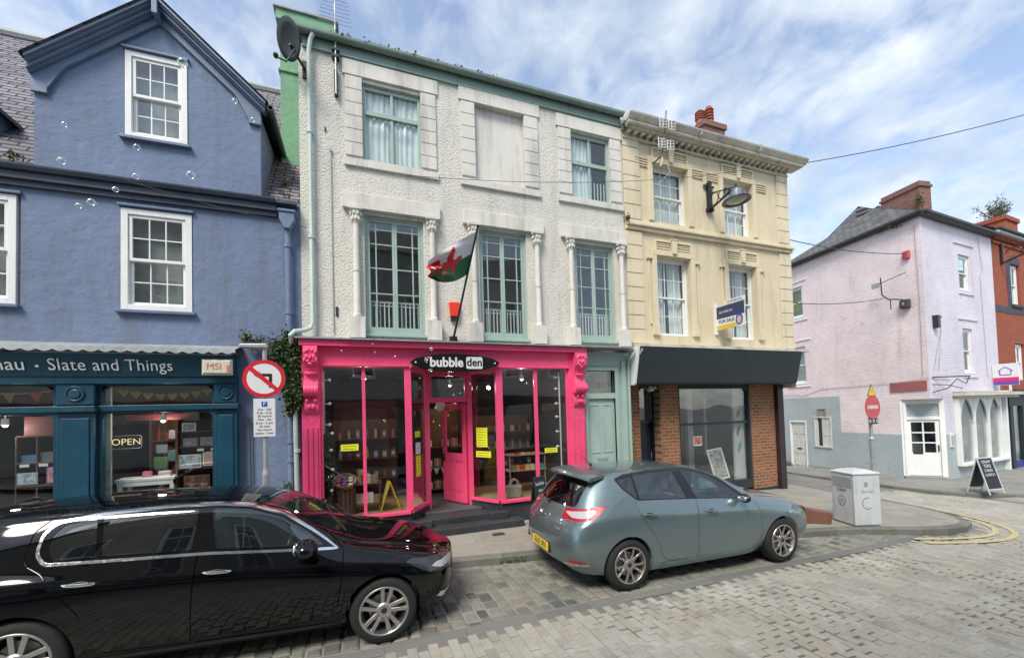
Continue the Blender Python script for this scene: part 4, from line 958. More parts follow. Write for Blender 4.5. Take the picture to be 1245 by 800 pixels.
for x0, x1 in ((5.72, 6.22), (6.82, 7.38), (9.78, 10.68)): b = B(); b.box(x0, x1, GY, GY+.35, -.25, 2.83); b.build('brick_pier', m_brk, cr, bevel=.004)
b = B()
for x0, x1 in ((9.775, 10.685),): b.box(x0, x1, GY-.006, GY+.36, -.3, .06)
b.build('plinth', m_fasc, cr)
b = B(); b.box(10.70, CX1-.02, GY-.1, GY+.3, -.3, 2.8); b.build('corner_post', paint('dark_brown', (.03,.018,.02), .5, .3), cr, bevel=.008)
b = B(); b.box(7.38, 7.44, GY+.02, GY+.12, .25, 2.8); b.box(9.72, 9.78, GY-.0, GY+.14, .1, 2.8); b.box(7.44, 9.72, GY+.03, GY+.11, 1.80, 1.86); b.box(7.44, 9.72, GY+.02, GY+.12, 2.72, 2.8); b.box(7.38, 9.78, GY-.01, GY+.16, .1, .32)
b.prism([(9.62, 2.72), (9.72, 2.72), (9.72, 2.6)], GY+.02, GY+.1)
b.build('window_frame', m_fasc, cr, bevel=.004)
b = B(); b.quad((7.44,GY+.07,.32),(9.72,GY+.07,.32),(9.72,GY+.07,2.72),(7.44,GY+.07,2.72)); b.build('shop_pane', m_shopglass, cr)
b = B(); b.box(6.22, 6.82, GY+.30, GY+.36, .0, 1.9); b.box(6.28, 6.76, GY+.285, GY+.299, .2, 1.75); sd_ = b.build('shop_door', m_navy, cr, bevel=.004)
b = B(); b.box(6.22, 6.28, GY+.24, GY+.299, .0, 2.82); b.box(6.76, 6.82, GY+.24, GY+.299, 0, 2.82); b.box(6.28, 6.76, GY+.24, GY+.36, 1.9, 1.98); b.build('door_frame', m_navy, cr)
b = B(); b.quad((6.28,GY+.3,1.98),(6.76,GY+.3,1.98),(6.76,GY+.3,2.8),(6.28,GY+.3,2.8)); b.build('fanlight', m_shopglass, cr)
b = B(); b.tube([(6.7, GY+.28, 1.0), (6.7, GY+.24, 1.0), (6.7, GY+.24, 1.2), (6.7, GY+.28, 1.2)], .01, 6); b.build('handle', m_chrome, sd_)
b = B(); y1 = GY+4
m_room = paint('shop_room', (.30,.30,.29), .8, .1)
b.quad((5.72,y1,-.1),(10.9,y1,-.1),(10.9,y1,2.82),(5.72,y1,2.82)); b.quad((5.72,GY+.36,2.815),(10.9,GY+.36,2.815),(10.9,y1,2.815),(5.72,y1,2.815)); b.quad((6.9,GY+.36,-.1),(6.9,y1,-.1),(6.9,y1,2.82),(6.9,GY+.36,2.82)); b.quad((10.9,GY,-.1),(10.9,y1,-.1),(10.9,y1,2.82),(10.9,GY,2.82)); b.quad((5.72,GY+.3,.02),(10.9,GY+.3,.02),(10.9,y1,.02),(5.72,y1,.02))
b.build('shop_interior', m_room, cr)
b = B(); b.box(9.35, 9.7, GY+.16, GY+.22, .15, 2.72); b.box(8.5, 8.68, GY+.9, GY+1.0, .02, 2.8); b.box(7.75, 7.92, GY+1.0, GY+1.1, .02, 2.8); b.box(9.0, 9.06, GY+.8, GY+.85, .9, 2.5); b.build('white_panel', paint('pale_panel', (.5,.52,.49), .7, .08), cr)
downpipe(cr, [(5.74, YF-.35, 3.55), (5.66, YF-.2, 3.3), (5.7, GY-.06, 2.7), (5.7, GY-.06, .1)], .028, m_galv)
# weathered flashing scraps between the white and cream houses
moss_clump('eaves_moss', None, None, [((5.66, YF-.15, 8.6), (.07, .1, .16)), ((5.66, YF-.1, 6.5), (.05,.08,.06))], 200, .05, m_moss, 12, cr)

# ================================================================ 4. PINK CORNER HOUSE ACROSS THE SIDE STREET
C0 = Vector((16.81, 7.50)); A1 = math.radians(9.7); A2 = math.radians(87)
eL = Vector((math.sin(A1), math.cos(A1))); nL = Vector((math.cos(A1), -math.sin(A1)))
eR = Vector((math.sin(A2), math.cos(A2))); nR = Vector((-math.cos(A2), math.sin(A2)))
def fL(s_, d, z): p = C0+eL*s_+nL*d; return (p.x, p.y, z)
def fR(s_, d, z): p = C0+eR*s_+nR*d; return (p.x, p.y, z)
def twotone(name, up, lo_, test):
    t = NT(name); P = t.pos(); a = t.noise(P, .7, 5, .6); c = t.noise(P, 6, 6, .7)
    s_ = t.n('ShaderNodeSeparateXYZ'); t.l(P, s_.inputs[0])
    return t
def housewall(name, c, brick=True, dirt=.3):
    t = NT(name); P = t.pos(); a = t.noise(P, .7, 5, .6); c_ = t.noise(P, 6, 6, .7)
    s_ = t.n('ShaderNodeSeparateXYZ'); t.l(P, s_.inputs[0]); cb_ = t.n('ShaderNodeCombineXYZ'); t.l(t.math('ADD', s_.outputs[0], s_.outputs[1]), cb_.inputs[0]); t.l(s_.outputs[2], cb_.inputs[1])
    bk = t.n('ShaderNodeTexBrick'); bk.inputs['Scale'].default_value = 1; bk.inputs['Brick Width'].default_value = .235; bk.inputs['Row Height'].default_value = .08; bk.inputs['Mortar Size'].default_value = .012; bk.inputs['Mortar Smooth'].default_value = .6
    t.l(cb_.outputs[0], bk.inputs['Vector'])
    col = t.mix(t.ramp(a, [(.3, 0), (.7, 1)]), tuple(v*.88 for v in c), tuple(min(1, v*1.1) for v in c))
    col = t.mix(t.ramp(c_, [(.56, 0), (.72, dirt)]), col, (.3,.27,.27))
    mp = t.n('ShaderNodeMapping'); mp.inputs['Scale'].default_value = (1, 1, .12); t.l(P, mp.inputs['Vector'])
    col = t.mix(t.ramp(t.noise(mp.outputs[0], 3, 7, .7), [(.55, 0), (.8, dirt)]), col, (.22,.2,.18))
    hh = t.math('ADD', t.math('MULTIPLY', bk.outputs['Fac'], -.6), t.math('MULTIPLY', c_, 1.5))
    t.bsdf(col, .8, 0, t.bump(hh, .008)); MATS[name] = t.m; return t.m
m_rose = housewall('pink_painted_brick', (.84,.715,.725), dirt=.4); m_rose_shaded = housewall('shaded_pink_brick', (.70,.65,.72), dirt=.3); m_duck = housewall('duck_egg_paint', (.41,.46,.47), dirt=.35)  # right wall tint: the pink's cooler shaded tone put into the colour
pk = thing('pink_corner_house', 'pale pink painted corner house, shaded side tinted lilac, with grey-blue base and slate roof', 'house', (16.81, 7.5, -.35))
ZP = 8.12
# left (gable) wall: openings, the lower grey-blue field as its own painted area
HL = [(4.3, 5.1, 5.9, 7.2, .1), (4.3, 5.1, 3.1, 4.66, .1), (4.42, 5.24, -.6, 1.53, .12), (3.36, 4.0, .54, 1.66, .08), (3.56, 3.86, 1.70, 2.0, .05)]
b = B(fL); b.wall(.86, 5.6, 1.13, ZP, HL[:2] + [(2.93, 9.6, 1.0, 2.5, 0)], 0); b.wall(0, .86, 2.3, ZP, [], 0); 
b.build('wall', m_rose, pk)
b = B(fL); b.wall(.86, 2.93, -.8, 1.13, [], 0); b.wall(2.93, 5.6, -.8, 2.5, HL[2:], 0); b.quad((5.6,0,-.8),(5.6,5,-.8),(5.6,5,ZP),(5.6,0,ZP)); b.build('painted_base', m_duck, pk)
b = B(fL); b.wall(.86, 4.42, -.8, -.3, [], -.02, 0); b.wall(5.24, 5.6, -.8, -.3, [], -.02, 0); b.build('plinth', paint('concrete', (.3,.29,.27), .8, .2), pk)
HR = [(2.4, 3.22, 5.98, 7.2, .12), (2.4, 3.12, 3.14, 4.66, .12)]
b = B(fR); b.wall(.86, 5.0, 1.13, ZP, HR, 0); b.wall(0, .86, 2.3, ZP, [], 0); b.build('wall', m_rose_shaded, pk)
b = B(fR); b.wall(.86, 5.0, -.8, 1.13, [], 0); b.build('painted_base', m_duck, pk)
b = B(); pa, pc = fL(.86, 0, 0), fR(.86, 0, 0)                     # canted corner with door below the overhang
P0, P1 = Vector(pa[:2]), Vector(pc[:2]); dC = (P1-P0).normalized(); nC = Vector((-dC.y, dC.x)); WC = (P1-P0).length
def fC(s_, d, z): p = P0+dC*s_+nC*d; return (p.x, p.y, z)
b.add([(C0.x, C0.y, 2.3), (*P0, 2.3), (*P1, 2.3)], [(0,1,2)]); b.build('overhang_soffit', m_rose, pk)
b = B(fC); b.wall(0, WC, -.8, 2.3, [(.06, WC-.06, -.22, 2.2, .06)], 0); b.build('painted_base', m_white, pk)
b = B(fC); b.box(.06, .14, -.03, .08, -.22, 2.2); b.box(WC-.14, WC-.06, -.03, .08, -.22, 2.2); b.box(.14, WC-.14, -.03, .08, 1.62, 1.72); b.box(.14, WC-.14, -.02, .08, 2.14, 2.2)
dfr = b.build('door_frame', m_white, pk, bevel=.006)
b = B(fC); b.box(.14, WC-.14, .03, .05, 1.72, 2.14); b.build('door_head_panel', m_duck, pk)
b = B(fC); a_, c_ = .145, WC-.145; xm = (a_+c_)/2
b.box(a_, c_, .01, .05, -.2, .55); b.box(a_, a_+.1, .01, .05, .55, 1.615); b.box(c_-.1, c_, .01, .05, .55, 1.615); b.box(a_+.1, c_-.1, .01, .05, 1.54, 1.615); b.box(xm-.02, xm+.02, .01, .05, .55, 1.54)
for z in (.87, 1.2): b.box(a_+.1, c_-.1, .012, .048, z-.02, z+.02)
d3 = b.build('corner_door', m_white, pk, bevel=.004)
b = B(fC); b.quad((a_+.1,.03,.55),(c_-.1,.03,.55),(c_-.1,.03,1.54),(a_+.1,.03,1.54)); b.build('pane', m_glass, d3)
b = B(fC); b.box(a_+.12, a_+.36, .0, .009, .50, .56); b.box(c_-.06, c_-.03, -.02, .009, .6, .8); b.build('letterbox', m_black, d3)
b = B(fC); b.box(.0, WC, -.12, .1, -.5, -.222); b.build('step', paint('step_stone', (.25,.24,.22), .8, .2), pk, bevel=.01)
b = B(); b.quad((17.2,8.3,-.3),(18.6,8.3,-.3),(18.6,8.3,2.3),(17.2,8.3,2.3)); b.quad((17.2+.5,9.6,-.3),(21.6,9.0,-.3),(21.6,9.0,2.3),(17.7,9.6,2.3)); b.build('room_partition', m_room, pk)
# windows on both walls
m_lime = paint('lime_blind', (.30,.40,.02), .7, .1)
def uwin(f, h, nm='window', cur=None, col=None, split=.5):
    o = sash(pk, h[0]+.01, h[1]-.01, h[2]+.01, h[3]-.01, .05, 1, (1, 1), fw=.07, sw=.04, f=f, name=nm, curtain=None, split=split)
    g = B(f); g.quad((h[0],.3,h[2]),(h[1],.3,h[2]),(h[1],.3,h[3]),(h[0],.3,h[3])); g.build('blind', col or MATS['pale_green'], o); return o
uwin(fL, HL[0], col=m_lime); uwin(fL, HL[1]); uwin(fR, HR[0]); uwin(fR, HR[1])
b = B(fL); h = HL[2]; b.box(h[0], h[0]+.06, -.02, .1, h[2], h[3]); b.box(h[1]-.06, h[1], -.02, .1, h[2], h[3]); b.box(h[0]+.06, h[1]-.06, -.02, .1, h[3]-.06, h[3]); b.build('door_frame', m_white, pk, bevel=.004)
b = B(fL); b.box(h[0]+.065, h[1]-.065, .05, .1, h[2], h[3]-.062)
for s0 in (h[0]+.13, h[0]+.45):
    for z0, z1 in ((.98, 1.3), (.15, .75), (-.35, -.05)): b.box(s0, s0+.24, .035, .051, z0, z1)
d4 = b.build('side_door', paint('cream_white_paint', (.6,.59,.55), .5, .1), pk, bevel=.006)
b = B(fL); b.box(h[0]+.3, h[0]+.52, .03, .048, .32, .38); b.build('letterbox', m_black, d4)
h = HL[3]; b = B(fL); b.box(h[0]-.05, h[1]+.05, -.04, .02, h[2]-.06, h[2]); b.box(h[0]-.05, h[0], -.03, .05, h[2], h[3]+.05); b.box(h[1], h[1]+.05, -.03, .05, h[2], h[3]+.05); b.box(h[0], h[1], -.03, .05, h[3], h[3]+.05); b.box(h[0], h[0]+.36, .0, .04, h[2], h[3])
for k in range(1): b.box(h[0]+.05, h[0]+.3, -.012, .0, .95, 1.25)
b.box(h[1]-.1, h[1], .0, .04, h[2], h[3]); b.build('shuttered_window', MATS['cream_white_paint'], pk, bevel=.004)
b = B(fL); b.quad((h[0],.06,h[2]),(h[1],.06,h[2]),(h[1],.06,h[3]),(h[0],.06,h[3])); b.build('pane', m_darkglass, pk)
h = HL[4]; b = B(fL); b.box(h[0]-.05, h[1]+.05, -.02, .0, h[3], h[3]+.05); b.box(h[0]-.05, h[0], -.02, .03, h[2], h[3]); b.box(h[1], h[1]+.05, -.02, .03, h[2], h[3]); b.box(h[0], h[1], .01, .04, h[2], h[3]); b.build('vent', MATS['concrete'], pk)
# relief lines, hood moulds and cables
for (s0, s1, z) in ((4.1, 5.2, 7.40), (4.0, 5.2, 4.90), (4.1, 5.2, 5.75), (4.1, 5.2, 2.95)): b = B(fL); b.box(s0, s1, -.03, .0, z, z+.04); b.build('hood_mould', m_rose, pk)
for (s0, s1, z) in ((2.1, 3.5, 7.55), (2.3, 3.4, 5.83), (2.1, 3.5, 4.95), (2.3, 3.3, 2.98)): b = B(fR); b.box(s0, s1, -.035, .0, z, z+.04); b.build('hood_mould', m_rose_shaded, pk)
m_cable = paint('cable', (.26,.23,.25), .7, .2)
b = B(); 
b.tube([fL(5.6, -.02, 2.62), fL(4.9, -.02, 2.66), fL(4.5, -.02, 2.58), fL(3.6, -.02, 2.82), fL(2.4, -.02, 2.84), fL(1.2, -.02, 2.86), fL(0, -.02, 2.95)], .006, 5)
b.tube([fL(.15, -.02, 7.9), fL(.12, -.02, 5.5), fL(.15, -.02, 3.0)], .006, 5); b.tube([fR(.1, -.02, 2.95), fR(1.3, -.02, 2.9)], .006, 5)
b.tube([fR(3.9, -.02, 8.0), fR(4.1, -.02, 6.8), fR(3.9, -.02, 6.6), fR(4.0, -.02, 3.0)], .006, 5); b.tube([fR(.3, -.02, 3.2), fR(.9, -.02, 4.6), fR(.6, -.02, 3.2)], .006, 5)
b.build('cable', m_cable, pk, smooth=True)
# hipped roof
b = B(); e = .16; zt = ZP+.08
q = [fL(-.0, 0, 0)]
cF = C0-eL*e-nL*0 - eR*0; 
p00 = C0 - nL*e - nR*e; pL = C0+eL*5.75-nL*e; pR = C0+eR*5.0-nR*e; pB = C0+eL*5.75+nL*6
r0 = C0+eL*2.7+nL*2.0; r1 = C0+eL*2.9+nL*2.1; rR = C0+eR*5.0+nR*2.7
hz = ZP+1.82
b.add([(*p00, zt), (*pL, zt), (*r1, hz), (*r0, hz), (*pR, zt), (*rR, hz), (*pB, zt)], [(0,1,2,3), (0,3,5,4), (1,6,2), (3,2,6,5)])
b.build('roof', m_slate2, pk)
m_gut = paint('black_gutter', (.03,.032,.036), .5, .2)
b = B(fL); b.box(-.18, 5.75, -.2, -.0, ZP-.02, ZP+.07); b.box(-.2, 5.75, -.24, -.12, ZP+.02, ZP+.12); g1 = b.build('gutter', m_gut, pk, bevel=.02)
b = B(fR); b.box(-.05, 5.0, -.2, -.0, ZP-.02, ZP+.07); b.box(-.1, 5.0, -.24, -.12, ZP+.02, ZP+.12); b.build('gutter', m_gut, pk, bevel=.02)
moss_clump('gutter_moss', None, None, [(fL(.5+.2*k, -.1, ZP-.02+.01*k), (.12, .12, .09)) for k in range(4)], 200, .06, m_moss, 15, pk)
m_redbr = brickmat('red_brick', (.40,.085,.035), (.30,.06,.03), (.26,.12,.08), .235, .08, .009, .006, 'xy', noiseamt=.35)
b = B(); u, w_ = C0+eL*2.1+nL*1.3, None
def boxd(bb, O, e1, n1, s0, s1, d0, d1, z0, z1):
    ps = [O+e1*s+n1*d for s, d in ((s0,d0),(s1,d0),(s1,d1),(s0,d1))]; bb.add([(*p, z) for z in (z0, z1) for p in ps], [(0,1,2,3),(4,5,6,7),(0,1,5,4),(1,2,6,5),(2,3,7,6),(3,0,4,7)])
boxd(b, C0, eL, nL, .95, 2.2, 1.5, 2.0, ZP+.3, 9.72); boxd(b, C0, eL, nL, .91, 2.24, 1.46, 2.04, 9.721, 9.80); boxd(b, C0, eL, nL, .95, 2.2, 1.5, 2.0, 9.801, 9.92)
b.build('chimney', MATS['old_red_brick'], pk)
moss_clump('chimney_moss', None, None, [(fL(.95, 1.45, 9.2), (.22, .08, .3))], 140, .07, m_moss, 16, pk)
# bay shop window with pointed arches on the right wall
s0, s1 = 1.5, 4.95; b = B(fR); b.box(s0-.1, s1+.45, -.45, -.0, 2.36, 2.46); b.box(s0, s1+.35, -.36, -.0, 2.28, 2.36); b.build('bay_canopy', m_stone, pk, bevel=.01)
b = B(fR); b.prism([(-.42, 2.465), (-.0, 2.52), (0, 2.465)], s0-.05, s1+.4, 'x'); b.build('bay_roof', MATS['concrete'], pk)
b = B(fR); y = -.12
b.box(s0, s1, y-.05, 0, .08, .16); b.box(s0, s0+.1, y, 0, .16, 2.28); b.box(s1-.45, s1-.35, y, 0, .16, 2.28); b.box(s1-.02, s1+.1, y-.02, 0, -.35, 2.28)
wd = (s1-.35-s0)/3
for k in range(3):
    a_, c_ = s0+.05+wd*k, s0+.05+wd*(k+1); xm = (a_+c_)/2; r_ = c_-a_-.1
    if k: b.box(a_-.04, a_+.04, y, 0, .16, 2.28)
    zs = 1.45
    n = 8; left = [(a_+.05 + r_*(1-math.cos(t)), zs + r_*math.sin(t)*1.05) for t in [math.radians(60)*i/n for i in range(n+1)]]
    b.prism(left + [(xm, 2.28), (a_+.0, 2.28), (a_+.0, zs)], y+.01, y+.06); right = [(2*xm-p[0], p[1]) for p in left]; b.prism(right + [(xm, 2.28), (c_, 2.28), (c_, zs)], y+.012, y+.058)
b.build('arched_shopfront', m_white, pk, bevel=.004)
b = B(fR); b.quad((s0+.05,y+.07,.16),(s1-.4,y+.07,.16),(s1-.4,y+.07,2.28),(s0+.05,y+.07,2.28)); b.build('shop_pane', m_shopglass, pk)
b = B(fR); b.box(s0+.05, s1-.4, -.022, -.008, .16, 2.28); b.build('window_backing', paint('grey_blind', (.30,.33,.32), .7, .2), pk)
b = B(fR)
for k in range(3): b.box(s0+.35+wd*k, s0+.72+wd*k, -.035, -.023, .3, 1.3+.1*k)
b.build('window_screen', paint('display_linen', (.42,.38,.36), .8, .3), pk)

# ================================================================ 5. RED BRICK HOUSE
rb = thing('red_brick_house', 'red brick house with dark shopfront and dentilled eaves beside the lilac-shaded pink wall', 'house', fR(7, 0, -.4))
b = B(fR); b.wall(5.003, 12, 2.55, 8.35, [(6.5, 7.3, 5.78, 7.35, .15), (9.3, 10.1, 5.78, 7.35, .15), (6.5, 7.3, 2.9, 4.3, .15)], 0); b.quad((5.003,0,-.8),(5.25,0,-.8),(5.25,0,2.55),(5.003,0,2.55)); b.build('wall', m_redbr, rb)
m_bluebr = paint('blue_brick', (.06,.055,.075), .7, .2)
b = B(fR)
for s in (6.5, 9.3): b.box(s-.35, s-.02, -.012, 0, 5.4, 7.4); b.box(s-.1, s+.9, -.06, .05, 5.68, 5.78); b.prism([(s-.02, 7.352), (s+.82, 7.352), (s+.9, 7.5), (s+.4, 7.72), (s-.1, 7.5)], -.015, -.0)
b.box(5.25, 12, -.02, 0, 4.9, 5.3) if 0 else None
b.box(5.003, 12, -.014, 0, 5.42, 5.66); b.build('blue_brick_dressing', m_bluebr, rb)
for s in (6.5, 9.3): sash(rb, s+.02, s+.78, 5.8, 7.33, .07, 1, (1, 1), fw=.09, f=fR, sill=False)
sash(rb, 6.52, 7.28, 2.92, 4.28, .07, 1, (1, 1), fw=.09, f=fR, sill=False)
b = B(fR); n = 44
for k in range(n): s = 5.05+6.9*k/n; b.box(s, s+.08, -.1, 0, 8.1, 8.2)
b.box(5.003, 12, -.12, 0, 8.202, 8.26); b.box(5.003, 12, -.05, 0, 7.95, 8.02); b.build('dentil_course', m_redbr, rb)
b = B(fR); b.box(5.02, 12, -.22, 0, 8.262, 8.36); b.build('eaves_board', MATS['pale_panel'], rb, bevel=.01)
b = B(fR); b.box(5.0, 12, -.3, -.1, 8.362, 8.45); b.build('gutter', m_gut, rb, bevel=.02)
b = B(fR); b.add([(5.0,-.15,8.45),(12,-.15,8.45),(12,4,11.2),(5.0,4,11.2),(12,8,8.45),(5.0,8,8.45)], [(0,1,2,3),(3,2,4,5)]); b.add([(5.0,0,8.3),(5.0,4,11.2),(5.0,8,8.3)], [(0,1,2)]); b.build('roof', m_slate, rb)
cz = 8.5
b = B(fR); b.box(9.9, 11.2, 1.0, 1.9, 8.3, 10.05); b.box(9.84, 11.26, .94, 1.96, 10.05, 10.25); b.build('chimney', m_redbr, rb, bevel=.02)
b = B(fR); b.box(5.25, 12, -.3, 0, 2.38, 2.55); b.box(5.25, 12, -.12, 0, 1.95, 2.378); b.box(5.25, 5.5, -.14, 0, -.8, 1.948); b.box(6.3, 6.5, -.14, 0, -.8, 1.948)
b.build('shopfront', m_fasc, rb, bevel=.008)
b = B(fR); b.box(5.5, 6.3, -.1, 0, -.8, -.05); b.box(6.5, 12, -.14, 0, -.8, -.0); b.build('stall_riser', paint('royal_blue', (.01,.03,.22), .4, .2), rb)
b = B(fR); b.quad((5.5,-.05,-.05),(6.3,-.05,-.05),(6.3,-.05,1.95),(5.5,-.05,1.95)); b.quad((6.5,-.1,0),(12,-.1,0),(12,-.1,1.95),(6.5,-.1,1.95)); b.build('shop_pane', m_glass, rb)
b = B(fR); b.box(5.55, 5.7, -.02, .02, 0, 1.9); b.build('glazing_post', m_white, rb)
b = B(fR); b.quad((5.25,2.5,-.8),(12,2.5,-.8),(12,2.5,8.3),(5.25,2.5,8.3)); b.build('room_partition', m_room, rb)
# shrub growing from its chimney
m_leafc = leafmat('shrub_leaf', (.07,.085,.045))
t = thing('chimney_shrub', 'wild shrub growing out of the top of the red brick chimney', 'shrub', fR(10.5, 1.4, 10.25))
b = B(); rnd = random.Random(5); tips = []
for k in range(26):
    a = rnd.uniform(0, 2*PI); l = rnd.uniform(.45, 1.0); tilt = rnd.uniform(.15, 1.1)
    o_ = Vector(fR(10.4+rnd.uniform(-.4,.4), 1.4, 10.2)); d_ = Vector((math.cos(a)*math.sin(tilt), math.sin(a)*math.sin(tilt), math.cos(tilt)))
    p1 = o_+d_*l*.5+Vector((0,0,.05)); p2 = o_+d_*l; b.tube([o_, p1, p2], [.018, .01, .004], 5); tips += [((*p1,), (.14,.14,.14)), ((*p2,), (.15,.15,.15)), ((*((p1+p2)/2),), (.14,.14,.14))]
b.build('stem', m_wood, t); moss_clump('foliage', None, None, tips, 1500, .06, m_leafc, 3, t)

# ================================================================ houses on the near side of the street, seen in reflections
def opposite(name, label, x0, x1, y, h, mat, shop, seed):
    t = thing(name, label, 'house', ((x0+x1)/2, y, .1)); rnd = random.Random(seed); F = lambda x, d, z: (x, y-d, z)
    n = max(2, round((x1-x0)/2.4)); hs = []
    for k in range(n):
        c = x0+(x1-x0)*(k+.5)/n
        for z in (3.9, 6.2):
            if z+1.5 < h-.4: hs.append((c-.48, c+.48, z, z+1.5, .12))
    b = B(F); b.wall(x0, x1, 3.0, h, hs, 0); b.build('wall', mat, t)
    for q in hs: sash(t, q[0]+.01, q[1]-.01, q[2], q[3], .04, 2, (1, 1), fw=.07, f=F, sill=True)
    b = B(F); b.quad((x0,.8,3),(x1,.8,3),(x1,.8,h),(x0,.8,h)); b.build('room_partition', m_dark, t)
    b = B(F); b.box(x0, x1, -.2, .1, 2.6, 3.0); m = 3
    for k in range(m+1): xx = x0+(x1-x0-.3)*k/m; b.box(xx, xx+.3, -.12, .1, 0, 2.598)
    b.box(x0+.3, x1-.3, -.06, .1, 0, .6); b.build('shopfront', shop, t, bevel=.01)
    b = B(F); b.quad((x0,.0,.6),(x1,.0,.6),(x1,.0,2.6),(x0,.0,2.6)); b.build('shop_pane', m_glass, t); b = B(F); b.quad((x0,.6,.1),(x1,.6,.1),(x1,.6,2.9),(x0,.6,2.9)); b.build('display_back', MATS['pale_panel'], t)
    b = B(F); b.add([(x0,-.2,h),(x1,-.2,h),(x1,3,h+2.2),(x0,3,h+2.2),(x1,6.5,h),(x0,6.5,h)], [(0,1,2,3),(3,2,4,5)]); b.build('roof', m_slate, t)
    b = B(F); b.box(x0, x1, 6.4, 6.5, 0, h); b.box(x0, x0+.1, .9, 6.4, 0, h); b.box(x1-.1, x1, .9, 6.4, 0, h); b.build('side_wall', mat, t)
    return t
opposite('street_house', 'pale cream rendered house with maroon shopfront on the near side of the street', -12.5, -3.2, -3.6, 9.0, plaster('opposite_cream', (.5,.46,.36), dirt=.3), m_maroon, 1)
opposite('street_house', 'grey rendered house with black shopfront on the near side of the street', -3.2, 3.6, -3.6, 9.6, plaster('opposite_grey', (.34,.34,.33), dirt=.3), m_fasc, 2)
opposite('street_house', 'white rendered house with dark blue shopfront on the near side of the street', 3.6, 10.5, -3.6, 8.8, plaster('opposite_white', (.58,.57,.54), dirt=.3), m_navy, 3)
sheet('near_pavement', -13, 11, -3.6, -.6, (24, 2), m_flag2, lambda x, y: zroad(x)+.1)
# ================================================================ cars
def carpaint(name, c, metal=.0, rough=.3, flake=0.0, spec=.5):
    t = NT(name); P = t.pos(True); n = t.noise(P, 900, 2, .5); d = t.noise(P, 3, 5, .6)
    col = t.mix(t.ramp(n, [(.35, 0), (.65, flake)]), c, tuple(min(1, v*1.8) for v in c)) if flake else c
    r = t.ramp(d, [(.3, rough*.9), (.7, rough*1.15)])
    t.bsdf(col, r, metal, None, 1.0, spec); t.p.inputs['Coat Roughness'].default_value = .03; MATS[name] = t.m; return t.m
m_trimblk = paint('black_trim', (.012,.012,.013), .35, .2, obj=True)
m_under = paint('underbody', (.012,.012,.012), .85, .2, obj=True)
m_seat = paint('seat_cloth', (.09,.09,.095), .85, .2, obj=True)
def lensmat(name, c, em=0):
    t = NT(name); P = t.pos(True); w_ = t.n('ShaderNodeTexWave', i_Scale=150.0); t.l(P, w_.inputs['Vector'])
    t.bsdf(c, .12, 0, t.bump(w_.outputs[0], .0006, .5), 1); t.p.inputs['Coat Roughness'].default_value = .02; MATS[name] = t.m; return t.m
m_red = lensmat('red_lens', (.42,.006,.014)); m_clear = lensmat('clear_lens', (.45,.45,.46)); m_head = lensmat('headlamp_lens', (.02,.021,.023))

def solid(name, stations, cap0, cap1, levels=2):
    """car body volume: stations front to back of (x, half section points bottom centre ... top centre); caps bulge outwards"""
    v = []; f = []; S = len(stations); rings = []
    for st in stations:
        half = st; ring = list(half) + [(x, -y, z) for (x, y, z) in reversed(half[1:-1])]
        rings.append(list(range(len(v), len(v)+len(ring)))); v += ring
    n = len(rings[0]); H_ = len(stations[0])
    for a, c in zip(rings, rings[1:]):
        for k in range(n): f.append((a[k], a[(k+1) % n], c[(k+1) % n], c[k]))
    # caps: rows 2..H-3 are side points; columns at y fractions 1,.5,0,-.5,-1
    for ring, st, bul, sgn in ((rings[0], stations[0], cap0, -1), (rings[-1], stations[-1], cap1, 1)):
        mir = lambda i: (n - i) % n
        rows = [[ring[2], ring[1], ring[0], ring[mir(1)], ring[mir(2)]]]
        for i in range(3, H_-3):
            x, y, z = st[i]; row = [ring[i]]
            for fr_ in (.55, 0, -.55):
                v.append((x + sgn*bul*(1-fr_*fr_), y*fr_, z)); row.append(len(v)-1)
            row.append(ring[mir(i)]); rows.append(row)
        rows.append([ring[H_-3], ring[H_-2], ring[H_-1], ring[mir(H_-2)], ring[mir(H_-3)]])
        for r0, r1 in zip(rows, rows[1:]):
            for k in range(4): f.append((r0[k], r0[k+1], r1[k+1], r1[k]))
    me = bpy.data.meshes.new(name); me.from_pydata(v, [], f)
    bm = bmesh.new(); bm.from_mesh(me); bmesh.ops.recalc_face_normals(bm, faces=bm.faces); bm.to_mesh(me); bm.free()
    o = bpy.data.objects.new(name, me); COL.objects.link(o)
    if levels:
        md = o.modifiers.new('s', 'SUBSURF'); md.levels = levels; md.render_levels = levels
    return bake(o)
def bake(o):
    dg = bpy.context.evaluated_depsgraph_get(); me = bpy.data.meshes.new_from_object(o.evaluated_get(dg)); o.modifiers.clear(); o.data = me; return o
def boolop(a, cutters, op, name=None, keep=True):
    """new object = a (op) cutter; keeps a"""
    o = bpy.data.objects.new(name or a.name, a.data.copy()); COL.objects.link(o)
    for c in cutters:
        md = o.modifiers.new('b', 'BOOLEAN'); md.operation = op; md.object = c; md.solver = 'EXACT'
    bake(o); return o
def prismobj(poly, a, b_, ax='y'):
    b = B(); b.prism(poly, a, b_, ax); return b.build('cutter', m_under)
def cylobj(c, r, y0, y1, n=48):
    b = B(); b.lathe([(0, y0), (r, y0), (r, y1), (0, y1)], c, 'y', n)
    o = b.build('cutter', m_under); bm = bmesh.new(); bm.from_mesh(o.data); bmesh.ops.remove_doubles(bm, verts=bm.verts, dist=1e-5); bm.to_mesh(o.data); bm.free(); return o
def drop(*os):
    for o in os: bpy.data.objects.remove(o)
NSRC = [None]
